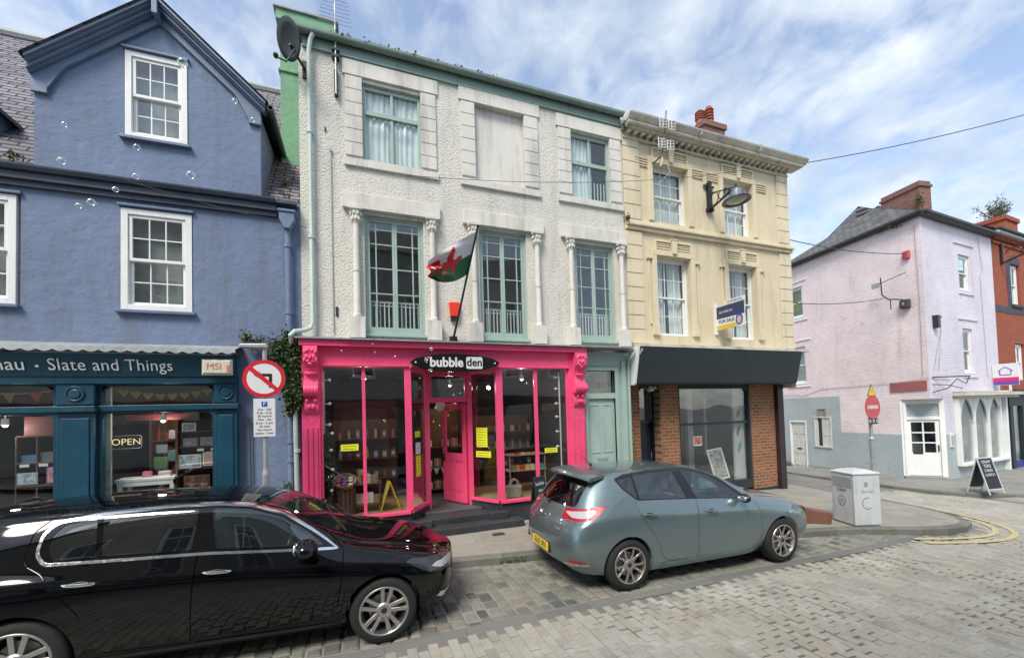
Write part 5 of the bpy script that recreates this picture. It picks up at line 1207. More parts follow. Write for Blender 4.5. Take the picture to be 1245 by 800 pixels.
def finish(o, name, mat, parent, sharp=28, scale=None):
    o.name = name; me = o.data; me.materials.clear(); me.materials.append(mat)
    for p in me.polygons: p.material_index = 0
    if scale: me.transform(scale)
    me.polygons.foreach_set('use_smooth', [True]*len(me.polygons)); me.set_sharp_from_angle(angle=math.radians(sharp))
    if NSRC[0] is not None:                        # keep the flowing shading of the uncut body
        md = o.modifiers.new('n', 'DATA_TRANSFER'); md.object = NSRC[0]; md.use_loop_data = True; md.data_types_loops = {'CUSTOM_NORMAL'}; md.loop_mapping = 'POLYINTERP_NEAREST'; md.use_max_distance = True; md.max_distance = .012; bake(o)
    o.parent = parent; WL[o.name] = Vector((0,0,0)); return o
def grow(poly, d):
    cx = sum(p[0] for p in poly)/len(poly); n = len(poly); out = []
    A = sum(poly[i][0]*poly[(i+1) % n][1]-poly[(i+1) % n][0]*poly[i][1] for i in range(n))
    sg = 1 if A > 0 else -1
    for i in range(n):
        p0, p1, p2 = Vector(poly[i-1]), Vector(poly[i]), Vector(poly[(i+1) % n])
        e0 = (p1-p0).normalized(); e1 = (p2-p1).normalized(); n0 = Vector((e0.y, -e0.x))*sg; n1 = Vector((e1.y, -e1.x))*sg
        m_ = (n0+n1); m_ = m_/max(.35, (1+n0.dot(n1))); out.append((p1.x+m_.x*d, p1.y+m_.y*d))
    return out
def rnd_poly(poly, r, n=4):
    out = []; N = len(poly)
    for i in range(N):
        p0, p1, p2 = Vector(poly[i-1]), Vector(poly[i]), Vector(poly[(i+1) % N])
        rr = min(r, (p0-p1).length*.4, (p2-p1).length*.4); a = p1+(p0-p1).normalized()*rr; c = p1+(p2-p1).normalized()*rr
        for k in range(n+1):
            t = k/n; q = a*(1-t)**2+p1*2*t*(1-t)+c*t*t; out.append((q.x, q.y))
    return out

def wheel(par, x, y, z, R, rimR, W_, side, style, tilt=0):
    """side = -1 when the outer face looks to -y"""
    o = bpy.data.objects.new('wheel', None); COL.objects.link(o); o.parent = par; o.location = (x, y, z); o.rotation_euler = (0, tilt, 0 if side < 0 else PI)
    WL[o.name] = Vector((0,0,0))
    b = B(); h = W_/2; b.lathe([(rimR-.005, -h+.012), (rimR+.012, -h+.0), (R-.055, -h+.002), (R-.02, -h+.012), (R-.004, -h+.035), (R, -h+.06), (R, h-.06), (R-.004, h-.035), (R-.02, h-.012), (rimR, h)], ax='y', n=56)
    for a, rr in ((-.045, 1), (0, 1), (.045, 1)): pass
    b.build('tyre', m_rubber, o, smooth=True, local=True, sharp=50)
    b = B(); b.lathe([(rimR+.010, -h+.004), (rimR+.004, -h-.006), (rimR-.010, -h-.004), (rimR-.018, -h+.02), (rimR-.03, -h+.06), (rimR-.04, h-.02)], ax='y', n=56)
    yo = -h+.012
    if style == 'ten':
        for k in range(5):
            for dk in (-.17, .17):
                a0 = 2*PI*k/5+dk*.9; a1 = 2*PI*k/5+dk*1.75
                r0, r1 = .055, rimR-.012; p = []
                for (r, a, w_) in ((r0, a0, .022), (r1*.6, (a0+a1)/2, .013), (r1, a1, .015)):
                    t = Vector((-math.sin(a), 0, math.cos(a))); c = Vector((math.cos(a)*r, 0, math.sin(a)*r)); p.append((c-t*w_, c+t*w_))
                dy = (.014, .004, .0)
                for i in range(2):
                    (a_, b_), (c_, d_) = p[i], p[i+1]; ya, yb = yo+dy[i], yo+dy[i+1]
                    b.add([(a_.x,ya,a_.z),(b_.x,ya,b_.z),(d_.x,yb,d_.z),(c_.x,yb,c_.z),(a_.x,ya+.035,a_.z),(b_.x,ya+.035,b_.z),(d_.x,yb+.035,d_.z),(c_.x,yb+.035,c_.z)], [(0,1,2,3),(4,5,6,7),(0,1,5,4),(1,2,6,5),(2,3,7,6),(3,0,4,7)])
    else:
        for k in range(5):
            for dk in (-1, 1):
                A_ = 2*PI*k/5+PI/2; r0, r1 = .06, rimR-.012; off0, off1 = dk*.021, dk*.047; w_ = .0175
                d_ = Vector((math.cos(A_), 0, math.sin(A_))); t = Vector((-math.sin(A_), 0, math.cos(A_)))
                vs = []
                for yy in (0, .035):
                    for (r, of, ww, dy) in ((r0, off0, w_, .018), (r1, off1, w_*1.15, .0)):
                        c = d_*r+t*of; vs += [((c-t*ww).x, yo+dy+yy, (c-t*ww).z), ((c+t*ww).x, yo+dy+yy, (c+t*ww).z)]
                b.add(vs, [(0,1,3,2),(4,5,7,6),(0,1,5,4),(1,3,7,5),(3,2,6,7),(2,0,4,6)])
    b.lathe([(.0, yo+.006), (.06, yo+.008), (.075, yo+.02), (.078, yo+.05)], ax='y', n=30)
    b.build('rim', m_alu if style == 'twin' else paint('dark_alloy', (.50,.47,.45), .3, .06, 0, metal=1, obj=True), o, smooth=True, local=True, sharp=30, bevel=.003)
    b = B(); b.lathe([(0, yo-.0), (.026, yo+.001), (.03, yo+.006)], ax='y', n=20)
    for k in range(5): a = 2*PI*(k+.5)/5+PI/2; b.lathe([(0, yo+.012), (.011, yo+.012), (.012, yo+.03)], (.056*math.cos(a), 0, .056*math.sin(a)), 'y', 8)
    b.build('hub_cap', m_trimblk if style == 'ten' else m_black, o, smooth=True, local=True)
    b = B(); b.lathe([(.0, -.01), (.145, -.01), (.145, .01), (0, .01)], ax='y', n=30); b.build('brake_disc', m_galv, o, local=True)
    b = B(); b.lathe([(0, .03), (rimR-.01, .03)], ax='y', n=30); b.build('inner_disc', m_under, o, local=True)
    return o

def handle(par, x, z, y, l, mat, chrome=False):
    b = B(); n = 10; pts = [(x+l*(i/n-.5), y-.012-.022*math.sin(PI*i/n)**.5, z-.006*(i/n-.5)) for i in range(n+1)]
    b.tube(pts, [.009]+[.013]*(n-1)+[.009], 8)
    o = b.build('door_handle', mat, par, smooth=True, local=True); 
    b = B(); b.ball((x, y+.004, z-.008), 1, 14, 8, (l*.38, .006, .024)); b.build('handle_recess', m_trimblk, o, smooth=True, local=True); return o
def seats(par, xs, zc):
    for (x, y) in xs:
        b = B(); b.box(x-.25, x+.25, y-.23, y+.23, .38, .52); b.prism([(x-.25, .5), (x-.12, .5), (x-.27, zc-.22), (x-.38, zc-.22)], y-.22, y+.22); b.box(x-.40, x-.30, y-.12, y+.12, zc-.19, zc-.02)
        b.build('seat', m_seat, par, bevel=.04, seg=3, local=True)
def plate(par, body, c, rot, col, local=True):
    R_ = Matrix.Translation(c) @ __import__('mathutils').Euler(rot).to_matrix().to_4x4()
    b = B(lambda x, y, z: tuple(R_ @ Vector((x, y, z)))); b.box(-.26, .26, -.004, .004, -.056, .056)
    o = b.build('number_plate', paint('plate_'+('yellow' if col[2] < .2 else 'white'), col, .35, .02, 0), par, local=True, bevel=.002)
    text('plate_text', body, .105, m_black, o, (0,0,0), (PI/2,0,0), .0008, local=True, squeeze=.8, bold=.0022, space=1.08)
    tx = o.children[0]; tx.data.transform(R_ @ Matrix.Translation((0,-.0052,0))); tx.name = 'plate_text'; return o

def build_car(name, label, spec, loc, rot):
    root = thing(name, label, 'car', loc, None, rot); WL[root.name] = Vector((0,0,0))
    pm = spec['paint']
    O = solid('outer', spec['stations'], spec['cap'][0], spec['cap'][1])
    inn = []
    for st in spec['stations'][spec['inner'][0]:spec['inner'][1]]:
        H_ = len(st); q = []
        for i, (x, y, z) in enumerate(st):
            zz_ = max(z, .32) if i < 4 else z
            if i >= H_-3: zz_ = z-.035
            elif i == H_-4: zz_ = z-.015
            q.append((x, max(0, y-.045) if y > .06 else y, zz_))
        inn.append(q)
    for k, dx in ((0, .06), (-1, -.05)): inn[k] = [(x+dx, y, z) for x, y, z in inn[k]]
    I = solid('inner', inn, .0, .0)
    O.data.polygons.foreach_set('use_smooth', [True]*len(O.data.polygons)); NSRC[0] = O
    SH = boolop(O, [I], 'DIFFERENCE')
    cut = []
    for wx in (0, spec['wb']):
        for sd_ in (-1, 1): cut.append(cylobj((wx, 0, spec['R']+.005), spec['arch'], sd_*.58, sd_*1.1))
    S2 = boolop(SH, cut, 'DIFFERENCE')
    dlo = rnd_poly(spec['dlo'], spec.get('dlor', .05)); yy = lambda s_: (s_*.42, s_*1.2)
    P = {s_: prismobj(dlo, *yy(s_)) for s_ in (-1, 1)}
    body_cut = [P[-1], P[1]]
    parts = []
    # rear and front screens
    for nm, key in (('rear_window', 'rearwin'), ('windscreen', 'frontwin')):
        poly, x0, x1 = spec[key]; c = prismobj(rnd_poly(poly, .07), x0, x1, 'x'); g = boolop(SH, [c], 'INTERSECT')
        finish(g, nm, m_carglass if key == 'frontwin' else spec['reartint'], root, 40, Matrix.Translation((.006 if key == 'rearwin' else -.006, 0, -.002))); body_cut.append(c)
    # lamps
    for nm, mat, poly, y0, y1, subs in spec['lamps']:
        for sd_ in (-1, 1):
            c = prismobj(rnd_poly(poly, .02, 3), sd_*y0, sd_*y1); g = boolop(O, [c], 'INTERSECT')
            I2 = boolop(g, [I], 'DIFFERENCE'); drop(g)
            finish(I2, nm, mat, root, 30)
            for sn, sm, sp in subs:
                c2 = prismobj(rnd_poly(sp, .015, 3), sd_*y0, sd_*y1); g2 = boolop(O, [c2], 'INTERSECT')
                finish(g2, sn, sm, I2, 30, Matrix.Translation((spec.get('lampout', -.003) if poly[0][0] < 1 else .003, sd_*.003, 0))); drop(c2)
            body_cut.append(c)
    doors = []
    for sd_ in (-1, 1):
        for k, dp in enumerate(spec['doors']):
            dp = rnd_poly(dp, .04); c = prismobj(dp, sd_*.5, sd_*1.2); cg = prismobj(grow(dp, .009), sd_*.5, sd_*1.2)
            d = boolop(S2, [c], 'INTERSECT'); d2 = boolop(d, [P[sd_]], 'DIFFERENCE'); drop(d)
            finish(d2, 'door', pm, root); doors.append((sd_, k, d2)); body_cut.append(cg); drop(c)
    # windows and black/bright trim within the side glass opening
    for sd_ in (-1, 1):
        gp = []
        for k, wp in enumerate(spec['wins']):
            c = prismobj(rnd_poly(wp, .02, 3), *yy(sd_)); g = boolop(SH, [c], 'INTERSECT')
            finish(g, 'side_window', spec['tints'][k], root, 40, Matrix.Translation((0, -sd_*.007, 0))); gp.append(c)
        if spec.get('chrome'):
            ci = prismobj(rnd_poly(grow(spec['dlo'], -spec['chrome']), spec.get('dlor', .05)*.8), *yy(sd_))
            e = boolop(SH, [P[sd_]], 'INTERSECT'); e2 = boolop(e, [ci], 'DIFFERENCE'); finish(e2, 'chrome_surround', m_chrome, root, 40, Matrix.Translation((0, sd_*.003, 0)))
            tr = boolop(SH, [ci], 'INTERSECT'); drop(e, ci)
        else: tr = boolop(SH, [P[sd_]], 'INTERSECT')
        t2 = boolop(tr, gp, 'DIFFERENCE'); finish(t2, 'pillar_trim', spec.get('trimmat', m_trimblk), root, 40, Matrix.Translation((0, -sd_*.002, 0))); drop(tr, *gp)
    for nm, mat, poly, ax, a0, a1, mv in spec.get('panels', []):
        c = prismobj(poly, a0, a1, ax); g = boolop(O, [c], 'INTERSECT'); finish(g, nm, mat, root, 30, Matrix.Translation(mv)); drop(c)
    for poly, ax, a0, a1 in spec.get('seams', []): body_cut.append(prismobj(poly, a0, a1, ax))
    bd = boolop(S2, body_cut, 'DIFFERENCE'); finish(bd, 'body', pm, root); NSRC[0] = None
    drop(*body_cut, *cut, O, I, SH, S2)
    # floor and wheel housings
    b = B(); wb = spec['wb']; b.box(-.5, wb+.5, -.60, .60, .2, .25); b.box(.38, wb-.38, -.78, .78, .2, .24)
    for wx in (0, wb):
        for s_ in (-1, 1):
            y0, y1 = sorted((s_*.57, s_*.80)); b.lathe([(spec['arch']+.012, y0), (spec['arch']+.012, y1)], (wx, 0, spec['R']), 'y', 40, -.3, PI+.3); b.lathe([(0, s_*.575), (spec['arch']+.012, s_*.575)], (wx, 0, spec['R']), 'y', 40)
    b.build('underbody', m_under, root, local=True)
    for wx in (0, wb):
        for s_ in (-1, 1): wheel(root, wx, s_*spec['wy'], spec['R'], spec['R'], spec['rim'], .215, s_, spec['style'], tilt=spec['wtilt'][0 if wx == 0 else 1])
    xc = spec['seatx']; seats(root, [(xc, -.37), (xc, .37)], spec['zr']-.16)
    b = B(); b.box(xc-1.25, xc-.72, -.62, .62, .38, .52); b.prism([(xc-1.3, .5), (xc-1.12, .5), (xc-1.25, .98), (xc-1.38, .98)], -.62, .62)
    for y in (-.38, 0, .38): b.box(xc-1.38, xc-1.28, y-.12, y+.12, 1.0, 1.13)
    b.build('rear_seat', m_seat, root, bevel=.04, seg=3, local=True)
    b = B(); dx = spec['dashx']; b.prism([(dx-.28, .62), (dx-.3, .86), (dx-.2, .93), (dx+.25, .92), (dx+.25, .62)], -.68, .68); b.build('dashboard', m_trimblk, root, bevel=.03, seg=3, local=True)
    b = B(); b.tube([(dx-.36+.055*math.sin(a)*1.0, -.37+.185*math.cos(a), .90+.17*math.sin(a)) for a in [2*PI*k/28 for k in range(28)]], .015, 8, closed=True); b.ball((dx-.35, -.37, .9), .06, 10, 8, (.4, 1, 1)); b.tube([(dx-.35, -.53, .9), (dx-.35, -.21, .9)], .014, 6); b.tube([(dx-.34, -.37, .9), (dx-.1, -.37, .82)], .02, 6); b.build('steering_wheel', m_trimblk, root, smooth=True, local=True)
    for (sd_, k, d) in doors:
        if sd_ < 0: (hx, hz, hy) = spec['handles'][k]; handle(d, hx, hz, hy, .2 if spec.get('chrome') else .19, m_chrome if spec.get('chrome') else pm)
        else: (hx, hz, hy) = spec['handles'][k]; h_ = handle(d, hx, hz, hy, .19, pm); h_.data.transform(Matrix.Diagonal((1,-1,1,1))); h_.children[0].data.transform(Matrix.Diagonal((1,-1,1,1)))
    for s_ in (-1, 1):
        mx, my, mz = spec['mirror']; b = B(); n = 12
        ms = spec['mirsize']; b.ball((mx, s_*my, mz), 1, 20, 12, ms); b.tube([(mx+.03, s_*(my-.12), mz-.05), (mx+.05, s_*(my-.22), mz-.09)], [.035, .03], 8)
        mo = b.build('door_mirror', spec['mirrormat'], root, smooth=True, local=True, sharp=80)
        b = B(); b.ball((mx-ms[0]*.80, s_*my, mz), 1, 16, 8, (ms[0]*.24, ms[1]*.74, ms[2]*.66)); b.build('mirror_glass', m_chrome, mo, smooth=True, local=True)
    return root

def sec(x, zb, w1, w2, w3, sh, be, mid, te, t1, t0, dx=None):
    """half section: bottom, sill, lower side, mid side, shoulder (doubled for a crisp line), belt, side glass, top edge, top half, top centre"""
    be = (be[0]+.014, be[1]-.016)
    pts = [(0, zb), (w1*.5, zb), (w1*.95, zb), (w1, zb+.09), w2, w3, (sh[0]+.008, sh[1]-.03), sh, be, mid, (te[0]+.014, te[1]-.035), te, (te[0]*.55, t1), (0, t0)]
    if dx: dx = dx[:6] + [dx[5]*.5+dx[6]*.5] + dx[6:9] + [dx[9]*.8+dx[8]*.2] + dx[9:]
    return [(x + (dx[i] if dx else 0), p[0], p[1]) for i, p in enumerate(pts)]
# ---------------------------------------------------------------- grey-blue hatchback
g_pt = carpaint('grey_blue_metallic', (.165, .225, .235), .6, .3, .0)
st = [
 sec(-.68, .24, .70, (.77,.42), (.81,.62), (.77,.84), (.69,.965), (.585,1.19), (.50,1.355), 1.388, 1.395, dx=[.06,.05,.03,-.02,-.05,-.06,.03,.08,.22,.36,.36,.36]),
 sec(-.53, .20, .79, (.845,.44), (.872,.66), (.82,.89), (.735,1.01), (.635,1.21), (.535,1.378), 1.412, 1.42, dx=[.02,.02,.01,-.01,-.03,-.01,.03,.09,.22,.32,.32,.32]),
 sec(-.25, .17, .84, (.865,.46), (.885,.70), (.85,.93), (.77,1.06), (.67,1.24), (.565,1.41), 1.443, 1.45, dx=[0,0,0,0,0,0,0,.02,.08,.14,.14,.14]),
 sec(.10, .155, .85, (.875,.46), (.882,.70), (.858,.93), (.785,1.06), (.685,1.25), (.585,1.425), 1.46, 1.468),
 sec(.55, .155, .85, (.868,.44), (.870,.66), (.852,.90), (.79,1.03), (.695,1.23), (.598,1.435), 1.47, 1.478),
 sec(1.05, .155, .85, (.866,.43), (.868,.64), (.850,.88), (.79,1.01), (.70,1.22), (.600,1.43), 1.468, 1.476),
 sec(1.42, .155, .85, (.866,.43), (.868,.64), (.850,.87), (.79,.995), (.70,1.20), (.602,1.39), 1.432, 1.444),
 sec(1.75, .155, .85, (.868,.43), (.870,.64), (.852,.86), (.79,.98), (.71,1.13), (.628,1.265), 1.31, 1.325),
 sec(2.05, .155, .85, (.872,.44), (.876,.65), (.853,.85), (.79,.965), (.73,1.05), (.665,1.115), 1.16, 1.175),
 sec(2.28, .20, .81, (.872,.45), (.882,.67), (.858,.84), (.785,.94), (.72,.985), (.62,1.01), 1.035, 1.045),
 sec(2.42, .20, .81, (.874,.46), (.885,.68), (.858,.83), (.78,.915), (.71,.955), (.58,.975), .99, .995),
 sec(2.75, .20, .80, (.872,.46), (.882,.67), (.848,.80), (.77,.875), (.69,.915), (.55,.93), .945, .95),
 sec(3.05, .20, .78, (.852,.44), (.860,.63), (.82,.74), (.745,.81), (.66,.855), (.52,.875), .89, .895),
 sec(3.28, .20, .72, (.79,.40), (.79,.55), (.75,.66), (.68,.735), (.60,.78), (.47,.80), .815, .82),
 sec(3.38, .22, .60, (.66,.38), (.66,.50), (.64,.60), (.58,.67), (.52,.72), (.42,.745), .76, .765),
]
wins_g = [[(.00,1.335),(.05,1.24),(.215,1.105),(.215,1.385)], [(.25,1.10),(.25,1.392),(.55,1.412),(.90,1.414),(1.00,1.06),(.99,1.055)], [(1.165,1.045),(1.035,1.41),(1.22,1.392),(1.42,1.345),(1.68,1.235),(2.00,.995),(1.98,.985)]]
dlo_g = [(-.045,1.355),(.03,1.23),(.20,1.085),(.6,1.065),(1.2,1.03),(2.07,.965),(1.95,1.08),(1.69,1.265),(1.44,1.372),(1.20,1.42),(.9,1.437),(.5,1.434),(.1,1.405)]
dlo_g = dlo_g
hatch = dict(paint=g_pt, stations=st, cap=(.13,.15), inner=(1,10), wb=2.64, R=.318, rim=.222, arch=.352, wy=.765, style='ten', wtilt=(.3,.9),
  dlo=dlo_g, dlor=.03, wins=wins_g, tints=[m_darkglass, m_carglass, m_carglass],
  rearwin=([(-.56,1.02),(.56,1.02),(.50,1.30),(.44,1.355),(-.44,1.355),(-.50,1.30)], -1.0, -.2), frontwin=([(-.62,1.06),(.62,1.06),(.53,1.385),(-.53,1.385)], 1.4, 2.6), reartint=m_darkglass,
  lamps=[('tail_lamp', m_red, [(-1.0,.885),(-.62,.88),(-.42,.93),(-.24,1.055),(-.42,1.045),(-.60,1.01),(-1.0,.965)], .40, 1.0, [('reversing_lens', m_clear, [(-.655,.91),(-.50,.93),(-.40,.99),(-.42,1.02),(-.58,.99),(-.66,.965)])]),
         ('headlamp', m_head, [(3.6,.60),(3.20,.62),(2.86,.76),(2.95,.80),(3.3,.745),(3.6,.72)], .45, 1.0, [])],
  doors=[[(.27,1.45),(.17,1.10),(.19,.92),(.42,.62),(.52,.36),(.60,.30),(1.08,.28),(1.09,.70),(1.13,1.02),(1.0,1.45)], [(1.02,1.45),(1.145,1.02),(1.105,.70),(1.095,.28),(2.12,.27),(2.24,.45),(2.22,.75),(2.13,.99),(1.72,1.29),(1.4,1.42)]],
  handles=[(.32,.925,-.862),(1.33,.88,-.858)], mirror=(1.88,.90,1.00), mirsize=(.055,.10,.062), mirrormat=m_trimblk, seatx=1.25, dashx=2.1, zr=1.47,
  panels=[('sill', g_pt, [(.45,.0),(2.18,.0),(2.14,.315),(2.08,.27),(.5,.285)], 'y', -1.0, -.7, (0,-.006,0))]
  + [('bumper_bright_trim', m_chrome, [(q*.50,.345),(q*.56,.375),(q*.80,.39),(q*.80,.355),(q*.56,.33)], 'x', -1.0, -.4, (-.005,q*.003,0)) for q in (-1,1)]
  + [('rear_reflector', m_red, [(q*.64,.385),(q*.66,.44),(q*.80,.40),(q*.80,.385)], 'x', -1.0, -.4, (-.008,q*.005,0)) for q in (-1,1)],
  seams=[([(-.52,.672),(.52,.672),(.52,.678),(-.52,.678)],'x',-1.0,-.5), ([(-.525,.672),(-.52,.672),(-.615,.885),(-.62,.885)],'x',-1.0,-.5), ([(.52,.672),(.525,.672),(.62,.885),(.615,.885)],'x',-1.0,-.5), ([(-.43,.90),(-.425,.90),(-.335,.645),(-.34,.645)],'y',-1.0,-.7)])
ZR = lambda x: zroad(x)
hx0, hx1 = 3.17, 5.81
pz = math.atan2(ZR(hx1)-ZR(hx0), hx1-hx0)
car1 = build_car('hatchback_car', 'grey blue five door hatchback with yellow rear number plate parked at the kerb', hatch, (hx0, 4.45+.80, ZR(hx0)), (0, -pz, math.radians(-1.2)))
g = car1
text('badge_lettering', 'mazda3', .055, m_chrome, g, (-.795, -.44, .76), (PI/2, 0, -PI/2), .001, local=True)
b = B(); n = 12                                            # roof spoiler
xs_ = [(-.52+.10*(abs(i/n*2-1))**2, (i/n*2-1)*.60) for i in range(n+1)]; vs = []
for (x, y) in xs_:
    k = 1-abs(y/.60)**3; vs += [(x, y, 1.355+.035*k), (x+.02, y, 1.335+.03*k), (-.17, y*.97, 1.372+.035*k), (-.17, y*.97, 1.412+.04*k), (x+.05, y, 1.39+.035*k)]
b.add(vs, [(i*5+j, (i+1)*5+j, (i+1)*5+(j+1) % 5, i*5+(j+1) % 5) for i in range(n) for j in range(5)] + [(0,1,2,3,4), tuple(n*5+j for j in range(5))])
b.build('spoiler', g_pt, g, smooth=True, local=True, sharp=40)
plate(g, 'GL62 URX', (-.850, .0, .47), (math.radians(-4), 0, -PI/2), (.78,.56,.015))
b = B(); b.box(-.845, -.76, -.28, .28, .40, .54); b.build('plate_recess', m_trimblk, g, local=True, bevel=.01)
b = B(); b.tube([(-.805+.0*math.sin(a), .05*math.cos(a)+.02, .885+.038*math.sin(a)) for a in [2*PI*k/24 for k in range(24)]], .006, 6, closed=True)
b.tube([(-.807, .065, .90), (-.809, .035, .893), (-.81, .02, .872), (-.809, .005, .893), (-.807, -.025, .90)], .005, 6); b.build('badge', m_chrome, g, smooth=True, local=True)
b = B(); b.tube([(-.02, 0, 1.47), (-.04, 0, 1.49)], .02, 8); b.tube([(-.04, 0, 1.485), (-.17, 0, 1.62)], [.005, .003], 6); b.build('aerial', m_trimblk, g, smooth=True, local=True)
b = B(); b.tube([(-.67, .0, 1.05), (-.60, -.2, 1.12), (-.50, -.42, 1.18)], .009, 6); b.ball((-.70, 0, 1.03), .025); b.build('rear_wiper', m_trimblk, g, smooth=True, local=True)
b = B(); b.ball((2.78, -.885, .72), 1, 12, 8, (.028, .008, .014)); b.build('side_repeater', m_clear, g, smooth=True, local=True)
# ---------------------------------------------------------------- black estate
k_pt = carpaint('black_gloss', (.0022, .0023, .003), .0, .3, 0, .0)
st = [
 sec(-.92, .34, .66, (.74,.48), (.78,.68), (.76,.88), (.71,1.0), (.64,1.16), (.54,1.31), 1.345, 1.355, dx=[0,0,0,-.03,-.05,-.04,0,.04,.12,.22,.19,.18]),
 sec(-.72, .25, .80, (.84,.46), (.86,.68), (.83,.90), (.76,1.01), (.68,1.18), (.575,1.335), 1.375, 1.387, dx=[0,0,0,0,0,0,0,.02,.06,.1,.1,.1]),
 sec(-.38, .20, .84, (.89,.46), (.90,.70), (.87,.91), (.79,1.02), (.71,1.20), (.60,1.365), 1.405, 1.418),
 sec(.05, .19, .85, (.895,.46), (.905,.70), (.88,.91), (.80,1.015), (.72,1.21), (.62,1.39), 1.435, 1.448),
 sec(.50, .19, .84, (.885,.44), (.895,.68), (.875,.90), (.81,1.005), (.725,1.21), (.63,1.41), 1.452, 1.465),
 sec(1.05, .19, .84, (.885,.43), (.893,.66), (.873,.885), (.81,.995), (.73,1.21), (.632,1.415), 1.458, 1.47),
 sec(1.50, .19, .84, (.885,.43), (.893,.66), (.873,.87), (.81,.98), (.73,1.19), (.632,1.395), 1.438, 1.452),
 sec(1.82, .19, .84, (.888,.43), (.895,.66), (.873,.855), (.81,.965), (.73,1.13), (.65,1.285), 1.335, 1.352),
 sec(2.12, .19, .84, (.892,.44), (.90,.67), (.875,.84), (.81,.95), (.75,1.045), (.685,1.12), 1.17, 1.19),
 sec(2.38, .20, .84, (.895,.45), (.905,.69), (.878,.83), (.80,.925), (.74,.97), (.63,.995), 1.02, 1.035),
 sec(2.55, .20, .83, (.893,.46), (.905,.69), (.872,.82), (.79,.895), (.72,.93), (.58,.95), .965, .975),
 sec(2.85, .20, .82, (.885,.45), (.897,.67), (.86,.79), (.78,.855), (.70,.89), (.56,.91), .925, .93),
 sec(3.12, .20, .79, (.86,.43), (.87,.63), (.83,.735), (.755,.795), (.67,.83), (.53,.85), .865, .872),
 sec(3.33, .20, .71, (.78,.40), (.78,.55), (.75,.665), (.68,.735), (.61,.77), (.48,.79), .805, .81),
 sec(3.42, .22, .60, (.66,.38), (.66,.50), (.64,.60), (.58,.67), (.53,.715), (.43,.74), .75, .755),
]
wins_k = [[(.155,1.07),(.10,1.15),(.10,1.25),(.16,1.32),(.36,1.365),(.42,1.09),(.42,1.07)], [(.46,1.07),(.40,1.37),(.9,1.392),(1.085,1.392),(1.085,1.06)], [(1.26,1.055),(1.19,1.39),(1.45,1.376),(1.75,1.285),(2.0,1.13),(2.16,1.005),(2.12,1.0)]]
dlo_k = [(.10,1.03),(.03,1.12),(.03,1.27),(.10,1.35),(.35,1.40),(.9,1.43),(1.25,1.425),(1.52,1.395),(1.80,1.305),(2.05,1.145),(2.30,.955),(2.22,.955),(1.2,1.015)]
estate = dict(paint=k_pt, stations=st, cap=(.12,.16), inner=(1,10), wb=2.73, R=.325, rim=.232, arch=.362, wy=.775, style='twin', wtilt=(.1,.12),
  dlo=dlo_k, dlor=.06, trimmat=k_pt, wins=wins_k, tints=[m_darkglass, m_darkglass, m_carglass], chrome=.021,
  rearwin=([(-.58,1.03),(.58,1.03),(.50,1.30),(-.50,1.30)], -1.2, -.5), frontwin=([(-.64,1.05),(.64,1.05),(.55,1.41),(-.55,1.41)], 1.5, 2.7), reartint=m_darkglass,
  lamps=[('headlamp', m_head, [(3.7,.60),(3.34,.61),(3.13,.66),(2.93,.775),(3.0,.79),(3.3,.755),(3.7,.72)], .42, 1.0, [('lamp_reflector', m_clear, [(3.7,.64),(3.32,.65),(3.2,.69),(3.26,.71),(3.7,.69)])]),
         ('tail_lamp', m_red, [(-1.3,.88),(-.80,.87),(-.55,.93),(-.62,.98),(-1.3,1.0)], .45, 1.1, [])],
  doors=[[(.14,1.44),(-.02,1.28),(-.02,1.06),(.12,.98),(.38,.66),(.46,.40),(.54,.31),(1.12,.29),(1.12,.70),(1.13,1.0),(1.13,1.44)], [(1.14,1.44),(1.14,1.0),(1.132,.70),(1.132,.29),(2.16,.28),(2.29,.42),(2.33,.72),(2.33,.95),(2.1,1.16),(1.82,1.34),(1.5,1.44)]],
  handles=[(.38,.895,-.888),(1.31,.885,-.886)], mirror=(2.02,1.0,1.04), mirsize=(.105,.15,.085), mirrormat=k_pt, seatx=1.3, dashx=2.15, zr=1.46,
  panels=[('sill', m_trimblk, [(.42,.0),(2.3,.0),(2.3,.27),(.46,.27)], 'y', -1.0, -.7, (0,-.004,0)),
          ('fog_surround', m_chrome, [(3.7,.31),(3.33,.33),(3.26,.36),(3.30,.385),(3.7,.40)], 'y', -1.0, -.3, (.006,-.004,0)), ('fog_recess', m_trimblk, [(3.7,.30),(3.38,.325),(3.36,.35),(3.7,.365)], 'y', -1.0, -.3, (.010,-.006,0)),
          ('grille', m_trimblk, [(-.42,.46),(.42,.46),(.45,.64),(-.45,.64)], 'x', 3.3, 3.8, (.004,0,0))], seams=[], lampout=.0)
bx0, bx1 = -2.535, .195
pz = math.atan2(ZR(bx1)-ZR(bx0), bx1-bx0)
car2 = build_car('estate_car', 'glossy black estate car with chrome window surround parked before the slate shop', estate, (bx0, 4.42+.82, ZR(bx0)), (0, -pz, 0))
b = B(); b.prism([(-.55, 1.42), (-.40, 1.47), (-.36, 1.47), (-.33, 1.44)], -.02, .02); b.build('aerial', m_trimblk, car2, local=True, bevel=.006)
b = B(); b.tube([(2.35, -.5, 1.05), (2.2, -.1, 1.13), (2.12, .2, 1.175)], .01, 6); b.tube([(2.42, .2, 1.03), (2.27, .45, 1.09), (2.2, .6, 1.12)], .01, 6); b.build('wiper', m_trimblk, car2, smooth=True, local=True)
plate(car2, 'GK15 RZB', (3.585, 0, .42), (0, 0, PI/2), (.75,.75,.72)) if 0 else None
